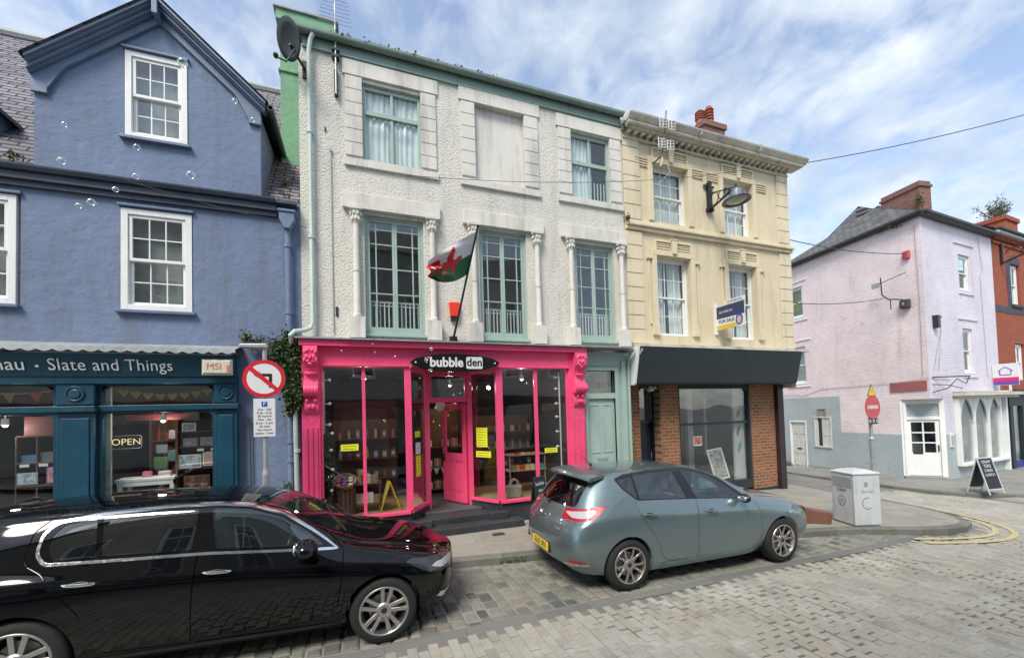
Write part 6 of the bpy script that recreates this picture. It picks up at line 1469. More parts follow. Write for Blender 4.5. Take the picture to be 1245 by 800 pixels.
# ================================================================ signs and street furniture
m_signred = paint('sign_red', (.62,.015,.03), .4, .05, .0005); m_signwhite = paint('sign_white', (.72,.72,.72), .4, .03, .0005, dirt=.1); m_signyel = paint('sign_yellow', (.75,.55,.01), .4, .05, .0005); m_signblue = paint('sign_blue', (.01,.07,.42), .4, .05, .0005)
m_yelpaper = paint('yellow_paper', (.80,.80,.03), .6, .03, 0); m_paper = paint('white_paper', (.75,.76,.78), .7, .03, 0)
def disc(b, c, r, y0, y1, n=40, r0=0): b.lathe([(r0, y0), (r, y0), (r, y1), (r0, y1), (r0, y0)] if r0 else [(0, y0), (r, y0), (r, y1), (0, y1)], c, 'y', n)
# no left turn
sx, sy = -1.245, 6.72; zb = zpave(sx, sy)
t = thing('turn_ban_sign', 'round no left turn sign with a parking notice below on a thin grey post', 'road sign', (sx, sy, zb))
b = B(); b.tube([(sx, sy, zb-.02), (sx, sy, 3.30)], .03, 14); b.lathe([(.045, zb+1.28), (.034, zb+1.36)], (sx, sy, 0), 'z', 14); b.lathe([(.045, zb), (.045, zb+1.28)], (sx, sy, 0), 'z', 14); b.build('post', m_galv, t, smooth=True)
b = B(); b.prism([(sx-.30, 3.285), (sx+.04, 3.285), (sx+.05, 3.31), (sx+.03, 3.35), (sx-.29, 3.34), (sx-.31, 3.31)], sy-.06, sy+.05); b.build('sign_light', m_galv, t, bevel=.012)
c = (sx, sy-.05, 2.85); b = B(); disc(b, c, .265, -.006, .006); b.build('backplate', m_signwhite, t)
b = B(); disc(b, c, .265, -.0085, -.0065, 48, .215); b.add([(c[0]+p[0], c[1]-.0105, c[2]+p[1]) for p in ((-.185,.12),(-.145,.165),(.175,-.135),(.14,-.175))], [(0,1,2,3)]); b.build('red_ring', m_signred, t)
b = B(); y = c[1]-.009; A_ = lambda *ps: b.add([(c[0]+p[0], y, c[2]+p[1]) for p in ps], [tuple(range(len(ps)))])
A_((.06,-.13),(.10,-.13),(.10,.07),(.06,.03)); A_((.06,.03),(.10,.07),(-.05,.07),(-.05,.03)); A_((-.05,.10),(-.05,.0),(-.125,.05)); b.build('arrow', m_black, t)
c = (sx, sy-.045, 2.30); b = B(); b.box(c[0]-.135, c[0]+.135, c[1]-.004, c[1]+.004, 2.03, 2.565); b.build('notice_plate', m_signwhite, t, bevel=.003)
b = B(); b.box(c[0]-.035, c[0]+.035, c[1]-.007, c[1]-.0045, 2.455, 2.525); b.build('parking_symbol', m_signblue, t); text('letter', 'P', .07, m_signwhite, t, (c[0], c[1]-.008, 2.49), ext=.0005)
for k, s_ in enumerate(('Llun - Sad', '8 yb - 6 yh', '30 munud', 'Mon - Sat', '8 am - 6 pm', '30 mins', 'No return', 'within 1 hour')): text('notice_text', s_, .043, m_black, t, (c[0], c[1]-.006, 2.415-.048*k), ext=.0004)
b = B(); b.box(sx-.13, sx+.13, sy-.04, sy+.0, 2.9, 2.93); b.box(sx-.13, sx+.13, sy-.04, sy, 2.3, 2.33); b.box(sx-.13, sx+.13, sy-.04, sy, 2.76, 2.79); b.build('bracket', m_galv, t)
# vacated panel of the estate of MSI
t = thing('lettered_plaque', 'cream plaque with faded red letters MSI on the teal fascia', 'sign', (-1.97, YF-.33, 3.06))
b = B(); x0, x1, z0, z1 = -2.16, -1.77, 2.95, 3.19; y = YF-.32
b.add([(x0,y,z0),(x1,y,z0),(x1,y,z1),(x0,y,z1),(x0+.03,y-.035,z0+.035),(x1-.03,y-.035,z0+.035),(x1-.03,y-.035,z1-.035),(x0+.03,y-.035,z1-.035)], [(4,5,6,7),(0,1,5,4),(1,2,6,5),(2,3,7,6),(3,0,4,7),(0,1,2,3)]); b.build('panel', paint('cream_enamel', (.62,.6,.48), .3, .05, dirt=.2), t)
text('letters', 'MSI', .13, paint('faded_red', (.6,.16,.09), .5, .1), t, (-2.0, y-.038, 3.075), ext=.001); b = B(); b.box(-1.84, -1.80, y-.04, y-.036, 3.0, 3.1); b.build('stain', MATS['faded_red'], t)
# oval sign
t = thing('oval_shop_sign', 'black oval sign lettered bubble den over the pink shop door', 'sign', (1.67, PF-.1, 3.2))
b = B(); n = 64; cx, cz, rx, rz_ = 1.68, 3.195, .82, .165; pts = [(cx+rx*math.cos(2*PI*k/n), cz+rz_*math.sin(2*PI*k/n)*(.55+.45*abs(math.sin(2*PI*k/n)))**.3) for k in range(n)]
b.prism(pts, PF-.14, PF-.10); b.build('panel', paint('gloss_black', (.006,.006,.007), .25, .1, 0), t, bevel=.006)
text('lettering', 'bubble', .235, m_signwhite, t, (1.50, PF-.143, 3.195), ext=.0015, bold=.008, squeeze=.96); b = B(); b.prism(rnd_poly([(1.86,3.085),(2.17,3.085),(2.17,3.305),(1.86,3.305)], .035, 5), PF-.1435, PF-.1405); pl = b.build('name_tile', m_signwhite, t)
text('lettering', 'den', .20, MATS['gloss_black'], t, (2.015, PF-.1455, 3.2), ext=.001, bold=.004)
b = B()
for (dx, dz, r) in ((-.01,.04,.018),(-.035,.07,.014),(-.02,.0,.012),(-.05,.03,.01),(.015,.085,.012)): disc(b, (1.16+dx, 0, 3.2+dz), r, PF-.1435, PF-.1405, 14)
for x in (.95, 2.41): disc(b, (x, 0, 3.195), .016, PF-.15, PF-.1405, 12)
b.build('dots', m_signwhite, t)
# no entry signs on the far side
px_, py_ = 15.42, 8.36; zb = -.33
t = thing('no_entry_sign', 'faded round no entry sign with a yellow warning triangle on top on a grey post', 'road sign', (px_, py_, zb))
b = B(); b.tube([(px_, py_, zb), (px_-.04, py_, 1.1)], .075, 14); b.tube([(px_-.04, py_, 1.1), (px_-.07, py_, 2.2)], .05, 12); b.lathe([(.085, 1.05), (.085, 1.1), (.06, 1.14)], (px_-.04, py_, 0), 'z', 14); b.build('post', m_galv, t, smooth=True)
m_faded = paint('faded_sign_red', (.55,.085,.10), .5, .15, .001, dirt=.2)
c = (px_-.07, py_-.09, 2.09); b = B(); disc(b, c, .375, -.008, .008); b.build('disc', m_faded, t)
b = B(); b.box(c[0]-.27, c[0]+.27, c[1]-.012, c[1]-.0085, c[2]-.055, c[2]+.055); b.build('bar', paint('faded_white', (.6,.5,.5), .5, .1), t)
b = B(); b.prism([(c[0]-.24, 2.44), (c[0]+.20, 2.44), (c[0]-.02, 2.82)], c[1]-.004, c[1]+.006); tr_ = b.build('warning_triangle', m_black, t); b = B(); b.prism([(c[0]-.20, 2.465), (c[0]+.16, 2.465), (c[0]-.02, 2.77)], c[1]-.009, c[1]-.0045); b.build('triangle_face', m_signyel, tr_)
b = B(); b.box(c[0]-.014, c[0]+.0, c[1]-.012, c[1]-.0095, 2.53, 2.66); b.build('pictogram', m_black, tr_)
b = B(); b.prism(rnd_poly([(c[0]-.22, 1.55), (c[0]+.26, 1.55), (c[0]+.26, 1.74), (c[0]-.22, 1.74)], .08, 5), c[1]-.0, c[1]+.01); pl = b.build('exception_plate', m_black, t); b = B()
for u in (-.16, .02, .2): disc(b, (c[0]+u, 0, 1.645), .05, c[1]-.004, c[1]-.001, 14, .03)
b.build('plate_symbols', m_signwhite, pl)
# street name plate on the pink wall
t = thing('street_name_plate', 'faded red street name plate on the pink wall near its corner', 'sign', fL(.6, 0, 2.7))
b = B(fL); b.prism([(.06, 2.58), (1.12, 2.56), (1.12, 2.86), (.06, 2.88)], -.03, -.002); b.build('plate', paint('faded_maroon', (.36,.11,.11), .6, .15, dirt=.2), t)
# litter bin
m_bin = paint('bin_grey', (.52,.545,.55), .45, .06, .001, dirt=.25); bx, by = 8.60, 4.98; zb = zpave(bx, by)
BR = Matrix.Translation((bx, by, zb)) @ Matrix.Rotation(math.radians(-108), 4, 'Z'); fB = lambda x, y, z: tuple(BR @ Vector((x, y, z)))
t = thing('litter_bin', 'square pale grey litter bin with pyramid lid standing on the corner pavement', 'litter bin', (bx, by, zb))
b = B(fB); h = .245; b.box(-h, h, -h, h, .03, .93); b.box(-h+.03, h-.03, -h+.03, h-.03, -.02, .03); bb_ = b.build('body', m_bin, t, bevel=.012)
b = B(fB); b.add([(-h-.015,-h-.015,.931),(h+.015,-h-.015,.931),(h+.015,h+.015,.931),(-h-.015,h+.015,.931),(-h-.015,-h-.015,.955),(h+.015,-h-.015,.955),(h+.015,h+.015,.955),(-h-.015,h+.015,.955),(-.12,-.12,1.005),(.12,-.12,1.005),(.12,.12,1.005),(-.12,.12,1.005)], [(0,3,2,1),(0,1,5,4),(1,2,6,5),(2,3,7,6),(3,0,4,7),(4,5,9,8),(5,6,10,9),(6,7,11,10),(7,4,8,11),(8,9,10,11)]); b.build('lid', m_bin, t, bevel=.008)
b = B(fB); b.box(-h+.03, h-.05, -h-.004, -h-.001, .68, .86); b.build('mouth_panel', paint('bin_panel', (.30,.315,.32), .4, .05, dirt=.2), t)
b = B(fB); b.box(-h+.01, -h+.018, -h-.004, -h, .05, .91); b.box(h-.03, h-.022, -h-.004, -h, .05, .91); b.box(h+.0, h+.02, -.05, -.0, .74, .80); b.build('door_edge', m_galv, t)
tx = text('lettering', 'Litter', .095, m_black, t, (0,0,0), ext=.0005, local=True); tx.data.transform(Matrix.Translation(-Vector((bx,by,zb))) @ BR @ Matrix.Translation((-.02, -h-.003, .63))) ; tx.data.transform(Matrix.Translation((0,0,0)))
b = B(fB); n = 24
b.tube([(-.02+.075*math.cos(2*PI*k/n), -h-.002, .43+.09*math.sin(2*PI*k/n)) for k in range(n)], .003, 5, closed=True); b.tube([(-.06, -h-.002, .38), (-.02, -h-.002, .47), (.02, -h-.002, .38)], .003, 5); b.tube([(h+.002, .10*math.cos(a), .42+.10*math.sin(a)) for a in [PI*.4+k*PI*1.3/16 for k in range(17)]], .004, 5); b.build('emblem', m_black, t)
tx = text('lettering', 'Sbwriel', .075, m_galv, t, (0,0,0), ext=.0005, local=True); tx.data.transform(Matrix.Translation(-Vector((bx,by,zb))) @ BR @ Matrix.Translation((h+.003, .0, .63)) @ Matrix.Rotation(PI/2, 4, 'Z'))
# toppled planter tub
cx, cy = 8.03, 5.32; zb = zpave(cx, cy)
t = thing('fallen_planter', 'rust brown plastic planter tub lying on its side by the kerb', 'planter', (cx, cy, zb))
QM = Matrix.Translation((cx-.10, cy+.05, zb+.125)) @ Matrix.Rotation(math.radians(-34), 4, 'Z') @ Matrix.Rotation(math.radians(94), 4, 'Y') @ Matrix.Rotation(math.radians(3), 4, 'X'); fQ = lambda x, y, z: tuple(QM @ Vector((x, y, z)))
def tub(b, a0, a1, z0, z1, w=.018):
    o0 = [(sx_*a0, sy_*a0, z0) for sx_, sy_ in ((-1,-1),(1,-1),(1,1),(-1,1))]; o1 = [(sx_*a1, sy_*a1, z1) for sx_, sy_ in ((-1,-1),(1,-1),(1,1),(-1,1))]; i1 = [(sx_*(a1-w), sy_*(a1-w), z1) for sx_, sy_ in ((-1,-1),(1,-1),(1,1),(-1,1))]; i0 = [(sx_*(a0-w), sy_*(a0-w), z0+w) for sx_, sy_ in ((-1,-1),(1,-1),(1,1),(-1,1))]
    b.add(o0+o1+i1+i0, [(0,1,2,3)]+[(i, (i+1) % 4, 4+(i+1) % 4, 4+i) for i in range(4)]+[(4+i, 4+(i+1) % 4, 8+(i+1) % 4, 8+i) for i in range(4)]+[(8+i, 8+(i+1) % 4, 12+(i+1) % 4, 12+i) for i in range(4)]+[(12,13,14,15)])
m_tub = paint('rust_plastic', (.17,.075,.05), .5, .15, .002)
b = B(fQ); tub(b, .10, .14, .30, -.14); b.build('tub', m_tub, t, bevel=.008)
b = B(fQ)
for s_ in (-1, 1): b.box(-.155, .155, s_*.14, s_*.158, -.145, -.095); b.box(s_*.14, s_*.158, -.139, .139, -.145, -.095)
b.build('rim', m_tub, t, bevel=.008); b = B(fQ); b.box(-.11, .11, -.11, .11, -.09, -.04); b.build('soil', paint('soil', (.05,.035,.025), .95, .3), t)
# pavement boards
def aboard(name, label, x, y, z, rot, w_, h_, face, spread=.22, txt=None):
    R_ = Matrix.Translation((x, y, z)) @ Matrix.Rotation(rot, 4, 'Z'); t = thing(name, label, 'pavement sign', (x, y, z))
    for s_ in (-1, 1):
        Rs = R_ @ Matrix.Translation((0, 0, h_)) @ Matrix.Rotation(s_*math.atan2(spread, h_), 4, 'X'); f = lambda u, v, q, Rs=Rs, s_=s_: tuple(Rs @ Vector((u, v*-s_*-1, q-h_)))
        b = B(f); b.box(-w_/2, -w_/2+.03, -.012, .012, 0, h_); b.box(w_/2-.03, w_/2, -.012, .012, 0, h_); b.box(-w_/2+.03, w_/2-.03, -.012, .012, h_-.03, h_); b.box(-w_/2+.03, w_/2-.03, -.012, .012, .12, .15); b.build('frame', face[1], t, bevel=.003)
        b = B(f); b.box(-w_/2+.03, w_/2-.03, -.006, .006, .15, h_-.03); p_ = b.build('board', face[0], t)
        if txt:
            for k, (s2, sz) in enumerate(txt):
                tx = text('lettering', s2, sz, m_signwhite, p_, (0,0,0), ext=.0005, local=True); tx.data.transform(Matrix.Translation(-Vector((x, y, z))) @ Rs @ (Matrix.Rotation(PI, 4, 'Z') if s_ > 0 else Matrix.Identity(4)) @ Matrix.Translation((0, -.008, h_-.12-.115*k-h_)))
    return t
aboard('pavement_sign', 'tall black advertising board behind the rear of the grey blue car', 2.93, 6.62, zpave(2.93,6.62), math.radians(25), .30, 1.0, (m_fasc, m_black), .14, (('bubble', .085), ('den', .08), ('OPEN', .07)))
aboard('pavement_sign', 'black chalkboard standing open on the pavement outside the arched shop window', 15.75, 6.0, -.30, math.radians(-8), .55, .98, (paint('chalkboard', (.018,.018,.024), .6, .1), MATS['pale_panel']), .24, (('CREAM', .10), ('TEAS', .12), ('CAKES', .10), ('LUNCH', .10)))
# for-sale boards
def board(name, label, f, y0, y1, z0, z1, parts, pole):
    t = thing(name, label, 'estate sign', f((y0+y1)/2, 0, z0)); b = B(f); b.box(y0, y1, -.006, .006, z0, z1); b.build('panel', m_signwhite, t, bevel=.002)
    for nm, m_, (a, c, d, e) in parts: b = B(f); b.box(a, c, -.0095, .0095, d, e); b.build(nm, m_, t)
    b = B(f)
    for p in pole: b.box(*p)
    b.build('post', m_signwhite, t); return t
# on the cream house: sticks straight out from the wall, facing left and right. u runs out from the wall
fS = lambda u, d, z: (8.2+d, YF-u, z)
m_slateblue = paint('board_navy', (.035,.045,.11), .5, .05, 0); m_gold = paint('board_gold', (.62,.45,.06), .5, .08, 0)
t = board('for_sale_board', 'navy, white and gold for sale board sticking out from the cream house', fS, .05, .83, 4.09, 4.66, [('navy_band', m_slateblue, (.06, .82, 4.36, 4.65)), ('gold_band', m_gold, (.06, .62, 4.10, 4.20))], [(.0, .05, -.03, .03, 4.0, 4.75)])
b = B(fS); b.box(.30, .84, -.011, .011, 4.655, 4.76); tp = b.build('top_strip', m_signwhite, t)
rotS = (PI/2, 0, -PI/2)
text('lettering', 'FOR SALE', .115, m_slateblue, t, (8.2-.0105, YF-.33, 4.28), rotS, .0005, squeeze=.9, bold=.002); text('lettering', 'AR WERTH', .075, m_signwhite, t, (8.2-.0115, YF-.32, 4.50), rotS, .0005)
text('lettering', 'COMMERCIAL', .085, m_slateblue, t, (8.2-.013, YF-.57, 4.705), rotS, .0005, squeeze=.8)
b = B(fS); n = 24
b.add([(.68+.095*math.cos(2*PI*k/n), -.012, 4.25+.13*math.sin(2*PI*k/n)) for k in range(n)], [tuple(range(n))]); fc = b.build('round_portrait', m_signblue, t); b = B(fS); b.add([(.68+.06*math.cos(2*PI*k/n), -.0145, 4.24+.09*math.sin(2*PI*k/n)) for k in range(n)], [tuple(range(n))]); b.build('portrait_face', paint('skin_print', (.55,.38,.3), .6, .1), fc)
# on the pink house
sE = 4.38; fE = lambda u, d, z: fR(sE+d, -u, z)
t = board('estate_board', 'white estate agent board with a house outline and magenta band above the arched shop window', fE, .02, .64, 2.70, 3.45, [('magenta_band', paint('magenta', (.62,.03,.12), .5, .05, 0), (.03, .63, 2.85, 2.97)), ('purple_band', paint('purple', (.17,.06,.35), .5, .05, 0), (.03, .63, 2.71, 2.849))], [(.40, .45, -.03, .03, 2.5, 2.699), (.0, .45, -.02, .02, 2.48, 2.52)])
b = B(fE); ps = [(.20, 3.06), (.20, 3.20), (.16, 3.20), (.33, 3.34), (.50, 3.20), (.46, 3.20), (.46, 3.06), (.20, 3.06)]; b.tube([(p[0], -.012, p[1]) for p in ps], .012, 5); b.build('house_outline', MATS['purple'], t)
# iron street lamp on the cream house
lx = 8.13
t = thing('wall_lamp', 'black iron bracket street lamp with wide flat shade on the cream wall', 'street lamp', (lx, YF, 7.1))
b = B(); b.box(lx-.05, lx+.05, YF-.10, YF-.0, 7.02, 7.74); b.box(lx-.16, lx+.17, YF-.06, YF-.02, 7.62, 7.67); b.box(lx-.1, lx+.1, YF-.1, YF-.02, 7.02, 7.1); b.build('wall_plate', m_black, t, bevel=.01)
b = B(); b.tube([(lx, YF-.06, 7.06), (lx, YF-.80, 7.24)], .024, 8); b.tube([(lx, YF-.06, 7.46), (lx, YF-.72, 7.27)], .013, 8)
for u, r in ((.20, .15), (.40, .10), (.55, .065)): b.tube([(lx, YF-u+r*.75*math.cos(2*PI*k/20), 7.265+r*.95*math.sin(2*PI*k/20)) for k in range(20)], .011, 6, closed=True)
b.tube([(lx, YF-.80, 7.30), (lx, YF-.80, 7.14)], .02, 8); b.build('bracket_arm', m_black, t, smooth=True)
b = B(); b.lathe([(.0, 7.20), (.09, 7.18), (.12, 7.10), (.13, 6.96)], (lx, YF-.80, 0), 'z', 24); b.build('lamp_housing', paint('lamp_blue_grey', (.16,.2,.24), .4, .1), t, smooth=True)
LR = Matrix.Translation((lx, YF-.80, 6.93)) @ Matrix.Rotation(math.radians(-1), 4, 'X') @ Matrix.Rotation(math.radians(-3), 4, 'Y'); fLm = lambda x, y, z: tuple(LR @ Vector((x, y, z)))
b = B(fLm); b.lathe([(.12, .07), (.26, .02), (.30, .0), (.30, -.03), (.26, -.02), (.21, .0)], ax='z', n=32); b.build('shade', m_black, t, smooth=True, sharp=40); b = B(fLm); b.lathe([(0, -.06), (.11, -.05), (.18, -.02), (.21, .0)], ax='z', n=28); b.build('diffuser', paint('cloudy_plastic', (.35,.34,.32), .3, .1), t, smooth=True)
# lamp on the brick house
t = thing('wall_lamp', 'black curled iron lamp bracket on the upper wall of the red brick house', 'street lamp', fR(5.7, 0, 7.3))
b = B(fR); b.box(5.66, 5.74, -.08, 0, 7.2, 8.0); b.tube([(5.7, -.05, 7.25), (5.7, -1.6, 7.75)], .03, 8)
for u, r in ((.35, .2), (.75, .2), (1.15, .2)): b.tube([(5.7, -u+r*math.cos(2*PI*k/18), 7.35+u*.3+r*.6+r*.8*math.sin(2*PI*k/18)) for k in range(12)], .018, 6)
b.build('bracket_arm', m_black, t, smooth=True)
# satellite dish
t = thing('satellite_dish', 'dark grey satellite dish beside the green chimney of the white house', 'satellite dish', (-.72, YF-.05, 8.2))
ct = Vector((-.96, 7.2, 8.34)); DR = Matrix.Translation(ct) @ Matrix.Rotation(math.radians(-58), 4, 'Z') @ Matrix.Rotation(math.radians(26), 4, 'X') @ Matrix.Diagonal((1.05,1.1,1.05,1)); fD = lambda x, y, z: tuple(DR @ Vector((x, y, z)))
b = B(fD); n = 32; rr = [0, .1, .2, .3]; vs = [(0, .055, 0)]
for r in (.1, .2, .29): vs += [(r*1.0*math.cos(2*PI*k/n), .055-.6*r*r, r*.92*math.sin(2*PI*k/n)) for k in range(n)]
b.add(vs, [(0, 1+k, 1+(k+1) % n) for k in range(n)] + [(1+j*n+k, 1+(j+1)*n+k, 1+(j+1)*n+(k+1) % n, 1+j*n+(k+1) % n) for j in range(2) for k in range(n)])
dm = paint('dish_grey', (.06,.066,.07), .5, .15, .001, metal=.3); di = b.build('dish', dm, t, smooth=True); md = di.modifiers.new('t', 'SOLIDIFY'); md.thickness = .008
b = B(); b.tube([tuple(ct+Vector((.02,.03,-.05))), (-.85, 7.4, 8.25), (-.75, YF, 8.2)], .022, 8); b.tube([fD(0,.05,-.12), fD(0,-.18,-.32), fD(0,-.30,-.28)], .014, 6); b.box(-.8, -.7, YF-.03, YF, 8.05, 8.35); b.ball(fD(0,-.31,-.26), .04, 10, 8, (1,1.2,1)); b.tube([fD(.05,.08,.12), fD(.12,.12,0), fD(.05,.08,-.12)], .02, 6); b.build('arm', m_black, t, smooth=True)
# rooftop aerials
def yagi(name, label, base, top, dirv, n, l, el, mat=m_galv, bracket=None):
    t = thing(name, label, 'aerial', base); b = B(); b.tube([base, top], .014, 8); b.build('mast', mat, t, smooth=True)
    d = Vector(dirv).normalized(); s_ = Vector((0,0,1)).cross(d).normalized(); c = Vector(top)+Vector((0,0,-.12)); b = B(); b.tube([tuple(c-d*l*.4), tuple(c+d*l*.6)], .009, 6)
    for k in range(n): p = c+d*(-l*.4+l*k/(n-1)); w_ = el*(1-.35*k/n); b.tube([tuple(p-s_*w_), tuple(p+s_*w_)], .0045, 5)
    b.build('array', mat, t); 
    if bracket: b = B(); [b.box(*q) for q in bracket]; b.build('wall_bracket', m_black, t)
    return t
t = yagi('tv_aerial', 'tall thin television aerial rising from the wall at the left end of the white house', (-.27, YF-.09, 7.85), (-.27, YF-.09, 9.45), (0, .25, 1), 9, .75, .27, bracket=[(-.30, -.24, YF-.07, YF, 7.85, 8.30), (-.33, -.21, YF-.11, YF, 8.5, 8.54), (-.33, -.21, YF-.11, YF, 8.62, 8.66)])
def gridaerial(name, label, x, y, z0, z1, zs, mat, bent=0):
    t = thing(name, label, 'aerial', (x, y, z0)); b = B(); b.tube([(x-.06, YF, z0-.05), (x-.06, y, z0-.05), (x, y, z0+.2), (x+.12, y, z1)], .014, 8); b.build('mast', m_black, t, smooth=True)
    for z in zs:
        b = B(); f = (z-z0)/(z1-z0); cx = x+.12*f
        for s_ in (-1, 1):
            x0, x1 = sorted((cx+s_*.03, cx+s_*.21))
            for k in range(4): b.tube([(x0, y-.05, z-.10+.066*k), (x1, y-.08, z-.10+.066*k)], .012, 5); 
            for k in range(3): xx = x0+(x1-x0)*k/2; b.tube([(xx, y-.065, z-.11), (xx, y-.065, z+.11)], .010, 5)
        b.build('grid', mat, t)
    b = B(); b.tube([(x-.05, y, z0-.05), (x-.08, y-.02, z0-.25), (x-.12, y, z0-.3), (x-.02, y, z0-.1), (x+.1, y, z0-.2), (x+.15, y, z0-.4), (x+.1, YF-.02, z0-.48)], .008, 5); b.build('lead', m_signwhite, t, smooth=True); return t
gridaerial('grid_aerial', 'white grid television aerial standing before the cornice of the cream house', 6.52, YF-.35, 7.95, 8.98, (8.15, 8.62), m_signwhite)
t = thing('wall_aerial', 'small crooked television aerial on a bracket on the pink gable wall', 'aerial', fL(.75, -.3, 5.6))
b = B(fL); b.tube([(.6, 0, 5.6), (.6, -.3, 5.6), (.8, -.3, 5.65), (1.0, -.3, 5.85), (1.02, -.3, 6.45)], .02, 6); b.tube([(1.3, -.3, 6.22), (.25, -.3, 6.38)], .012, 5); b.tube([(.75, -.3, 5.3), (.75, -.3, 5.65)], .015, 5); b.build('mast', m_black, t)
b = B(fL); b.box(1.08, 1.3, -.33, -.27, 6.14, 6.30); b.build('grid', m_galv, t)
t = thing('alarm_box', 'grey electrical box on the pink gable wall beside the crooked aerial', 'box', fL(.5, 0, 5.45)); b = B(fL); b.box(.36, .62, -.14, -.0, 5.28, 5.56); b.build('case', MATS['iron'], t, bevel=.02); b = B(fL); b.box(.46, .52, -.16, -.14, 5.38, 5.48); b.build('lens', m_galv, t)
t = thing('alarm_box', 'small faded red alarm box high on the pink gable wall', 'alarm', fL(.38, 0, 7.0)); b = B(fL); b.box(.30, .50, -.09, 0, 6.88, 7.14); b.build('case', m_faded, t, bevel=.02); b = B(fL); b.box(.35, .45, -.10, -.09, 6.95, 7.06); b.build('lens', MATS['faded_maroon'], t)
t = thing('alarm_box', 'bright red alarm box on the white wall beside the flagpole', 'alarm', (1.72, YF, 4.2)); b = B(); b.prism([(1.62, 4.36), (1.82, 4.36), (1.80, 4.09), (1.64, 4.09)], YF-.09, YF-.0); b.build('case', paint('alarm_red', (.85,.05,.025), .35, .04, 0), t, bevel=.012); b = B(); b.box(1.65, 1.79, YF-.07, YF-.0, 4.02, 4.085); b.build('lens', m_black, t)
t = thing('floodlight', 'small black box light on the lilac-shaded pink wall between the two upper windows', 'light', fR(.5, 0, 4.8)); b = B(fR); b.box(.42, .58, -.14, 0, 4.55, 4.95); b.box(.5, .72, -.12, -.04, 4.88, 4.93); b.build('case', m_black, t)
t = thing('scroll_bracket', 'black wrought iron sign bracket on the lilac-shaded pink wall above the corner door', 'bracket', fR(.3, 0, 2.7)); b = B(fR); b.tube([(.2, 0, 2.98), (1.25, -.5, 2.98)], .018, 6); b.tube([(.2, 0, 2.5), (.5, -.25, 2.62), (.8, -.35, 2.9), (1.1, -.45, 2.75), (1.2, -.5, 2.97)], .014, 6); b.tube([(.2, 0, 2.75), (.6, -.2, 2.72), (1.0, -.4, 2.6)], .012, 6); b.build('scroll', m_black, t, smooth=True)
t = thing('notice_case', 'small white notice case on the wall right of the white corner door', 'notice', fR(1.15, 0, 1.0)); b = B(fR); b.box(1.05, 1.3, -.04, 0, .72, 1.15); b.build('case', m_signwhite, t, bevel=.01); b = B(fR); b.box(1.08, 1.27, -.044, -.041, .78, 1.09); b.build('notice', m_duck, t)
t = thing('bulkhead_light', 'small bulkhead light under the dark fascia above the brick shop doorway', 'light', (6.5, GY, 2.68)); b = B(); b.box(6.42, 6.66, GY-.1, GY+.1, 2.71, 2.79); b.build('case', MATS['cloudy_plastic'], t, bevel=.02); b = B(); b.ball((6.54, GY, 2.70), 1, 12, 8, (.1, .08, .04)); b.build('diffuser', m_signwhite, t, smooth=True)

# ---- flag on a leaning pole
pb, pt = Vector((1.69, YF-.02, 3.66)), Vector((1.90, 6.45, 5.36))
t = thing('flag', 'white and green national flag with a red emblem hanging half furled from a leaning pole', 'flag', tuple(pb))
b = B(); b.tube([tuple(pb), tuple(pt)], [.022, .016], 10); b.ball(tuple(pt), .025); b.build('pole', m_black, t, smooth=True); b = B(); b.box(1.62, 1.76, YF-.05, YF, 3.62, 3.72); b.build('holder', m_black, t)
def flagP(u, v):
    """u 0 at the pole, 1 at the free end; v 0 top edge, 1 bottom edge"""
    hoist = pt + (pb-pt)*(.045+.35*v)
    top = Vector((1.05, 6.55, 4.70)); bot = Vector((1.16, 6.75, 4.50)); fly = top + (bot-top)*v
    p = hoist.lerp(fly, u); sag = math.sin(u*PI)*(.13*(v-.25)); p.z -= sag*.9+.0*u
    gather = u**1.3
    p += Vector((.0, 1, .25))*(.075*math.sin(v*9+u*7)*gather + .035*math.sin(v*19+u*3)*gather + .03*math.sin(u*9)) + Vector((.03*math.sin(v*14)*gather, 0, 0))
    return p
nu, nv = 44, 30; b = B(); b.add([tuple(flagP(i/nu, j/nv)) for i in range(nu+1) for j in range(nv+1)], [])
b = B(); vs = [tuple(flagP(i/nu, j/nv)) for i in range(nu+1) for j in range(nv+1)]; o_ = len(b.v); b.v += [Vector(q) for q in vs]
for i in range(nu):
    for j in range(nv):
        u, v = (i+.5)/nu, (j+.5)/nv; k = 0 if v < .5 else 1
        # red creature-like emblem: body, neck, wings, legs
        e = ((u-.55)/.2)**2+((v-.52)/.13)**2 < 1 or ((u-.80)/.10)**2+((v-.35)/.14)**2 < 1 or ((u-.50)/.07)**2+((v-.28)/.2)**2 < 1 or (abs(u-.42) < .03 and .5 < v < .82) or (abs(u-.66) < .03 and .5 < v < .85) or ((u-.30)/.08)**2+((v-.45)/.05)**2 < 1 or (abs(u-.83) < .025 and .4 < v < .75) or (u > .9 and .25 < v < .8)
        if e: k = 2
        b.fc.append([i*(nv+1)+j, (i+1)*(nv+1)+j, (i+1)*(nv+1)+j+1, i*(nv+1)+j+1]); b.mi.append(k); b.unit.append(0)
b.build('cloth', [paint('flag_white', (.72,.72,.76), .8, .03, 0), paint('flag_green', (.03,.15,.06), .8, .05, 0), paint('flag_red', (.62,.02,.03), .7, .1, 0)], t, smooth=True, sharp=80)

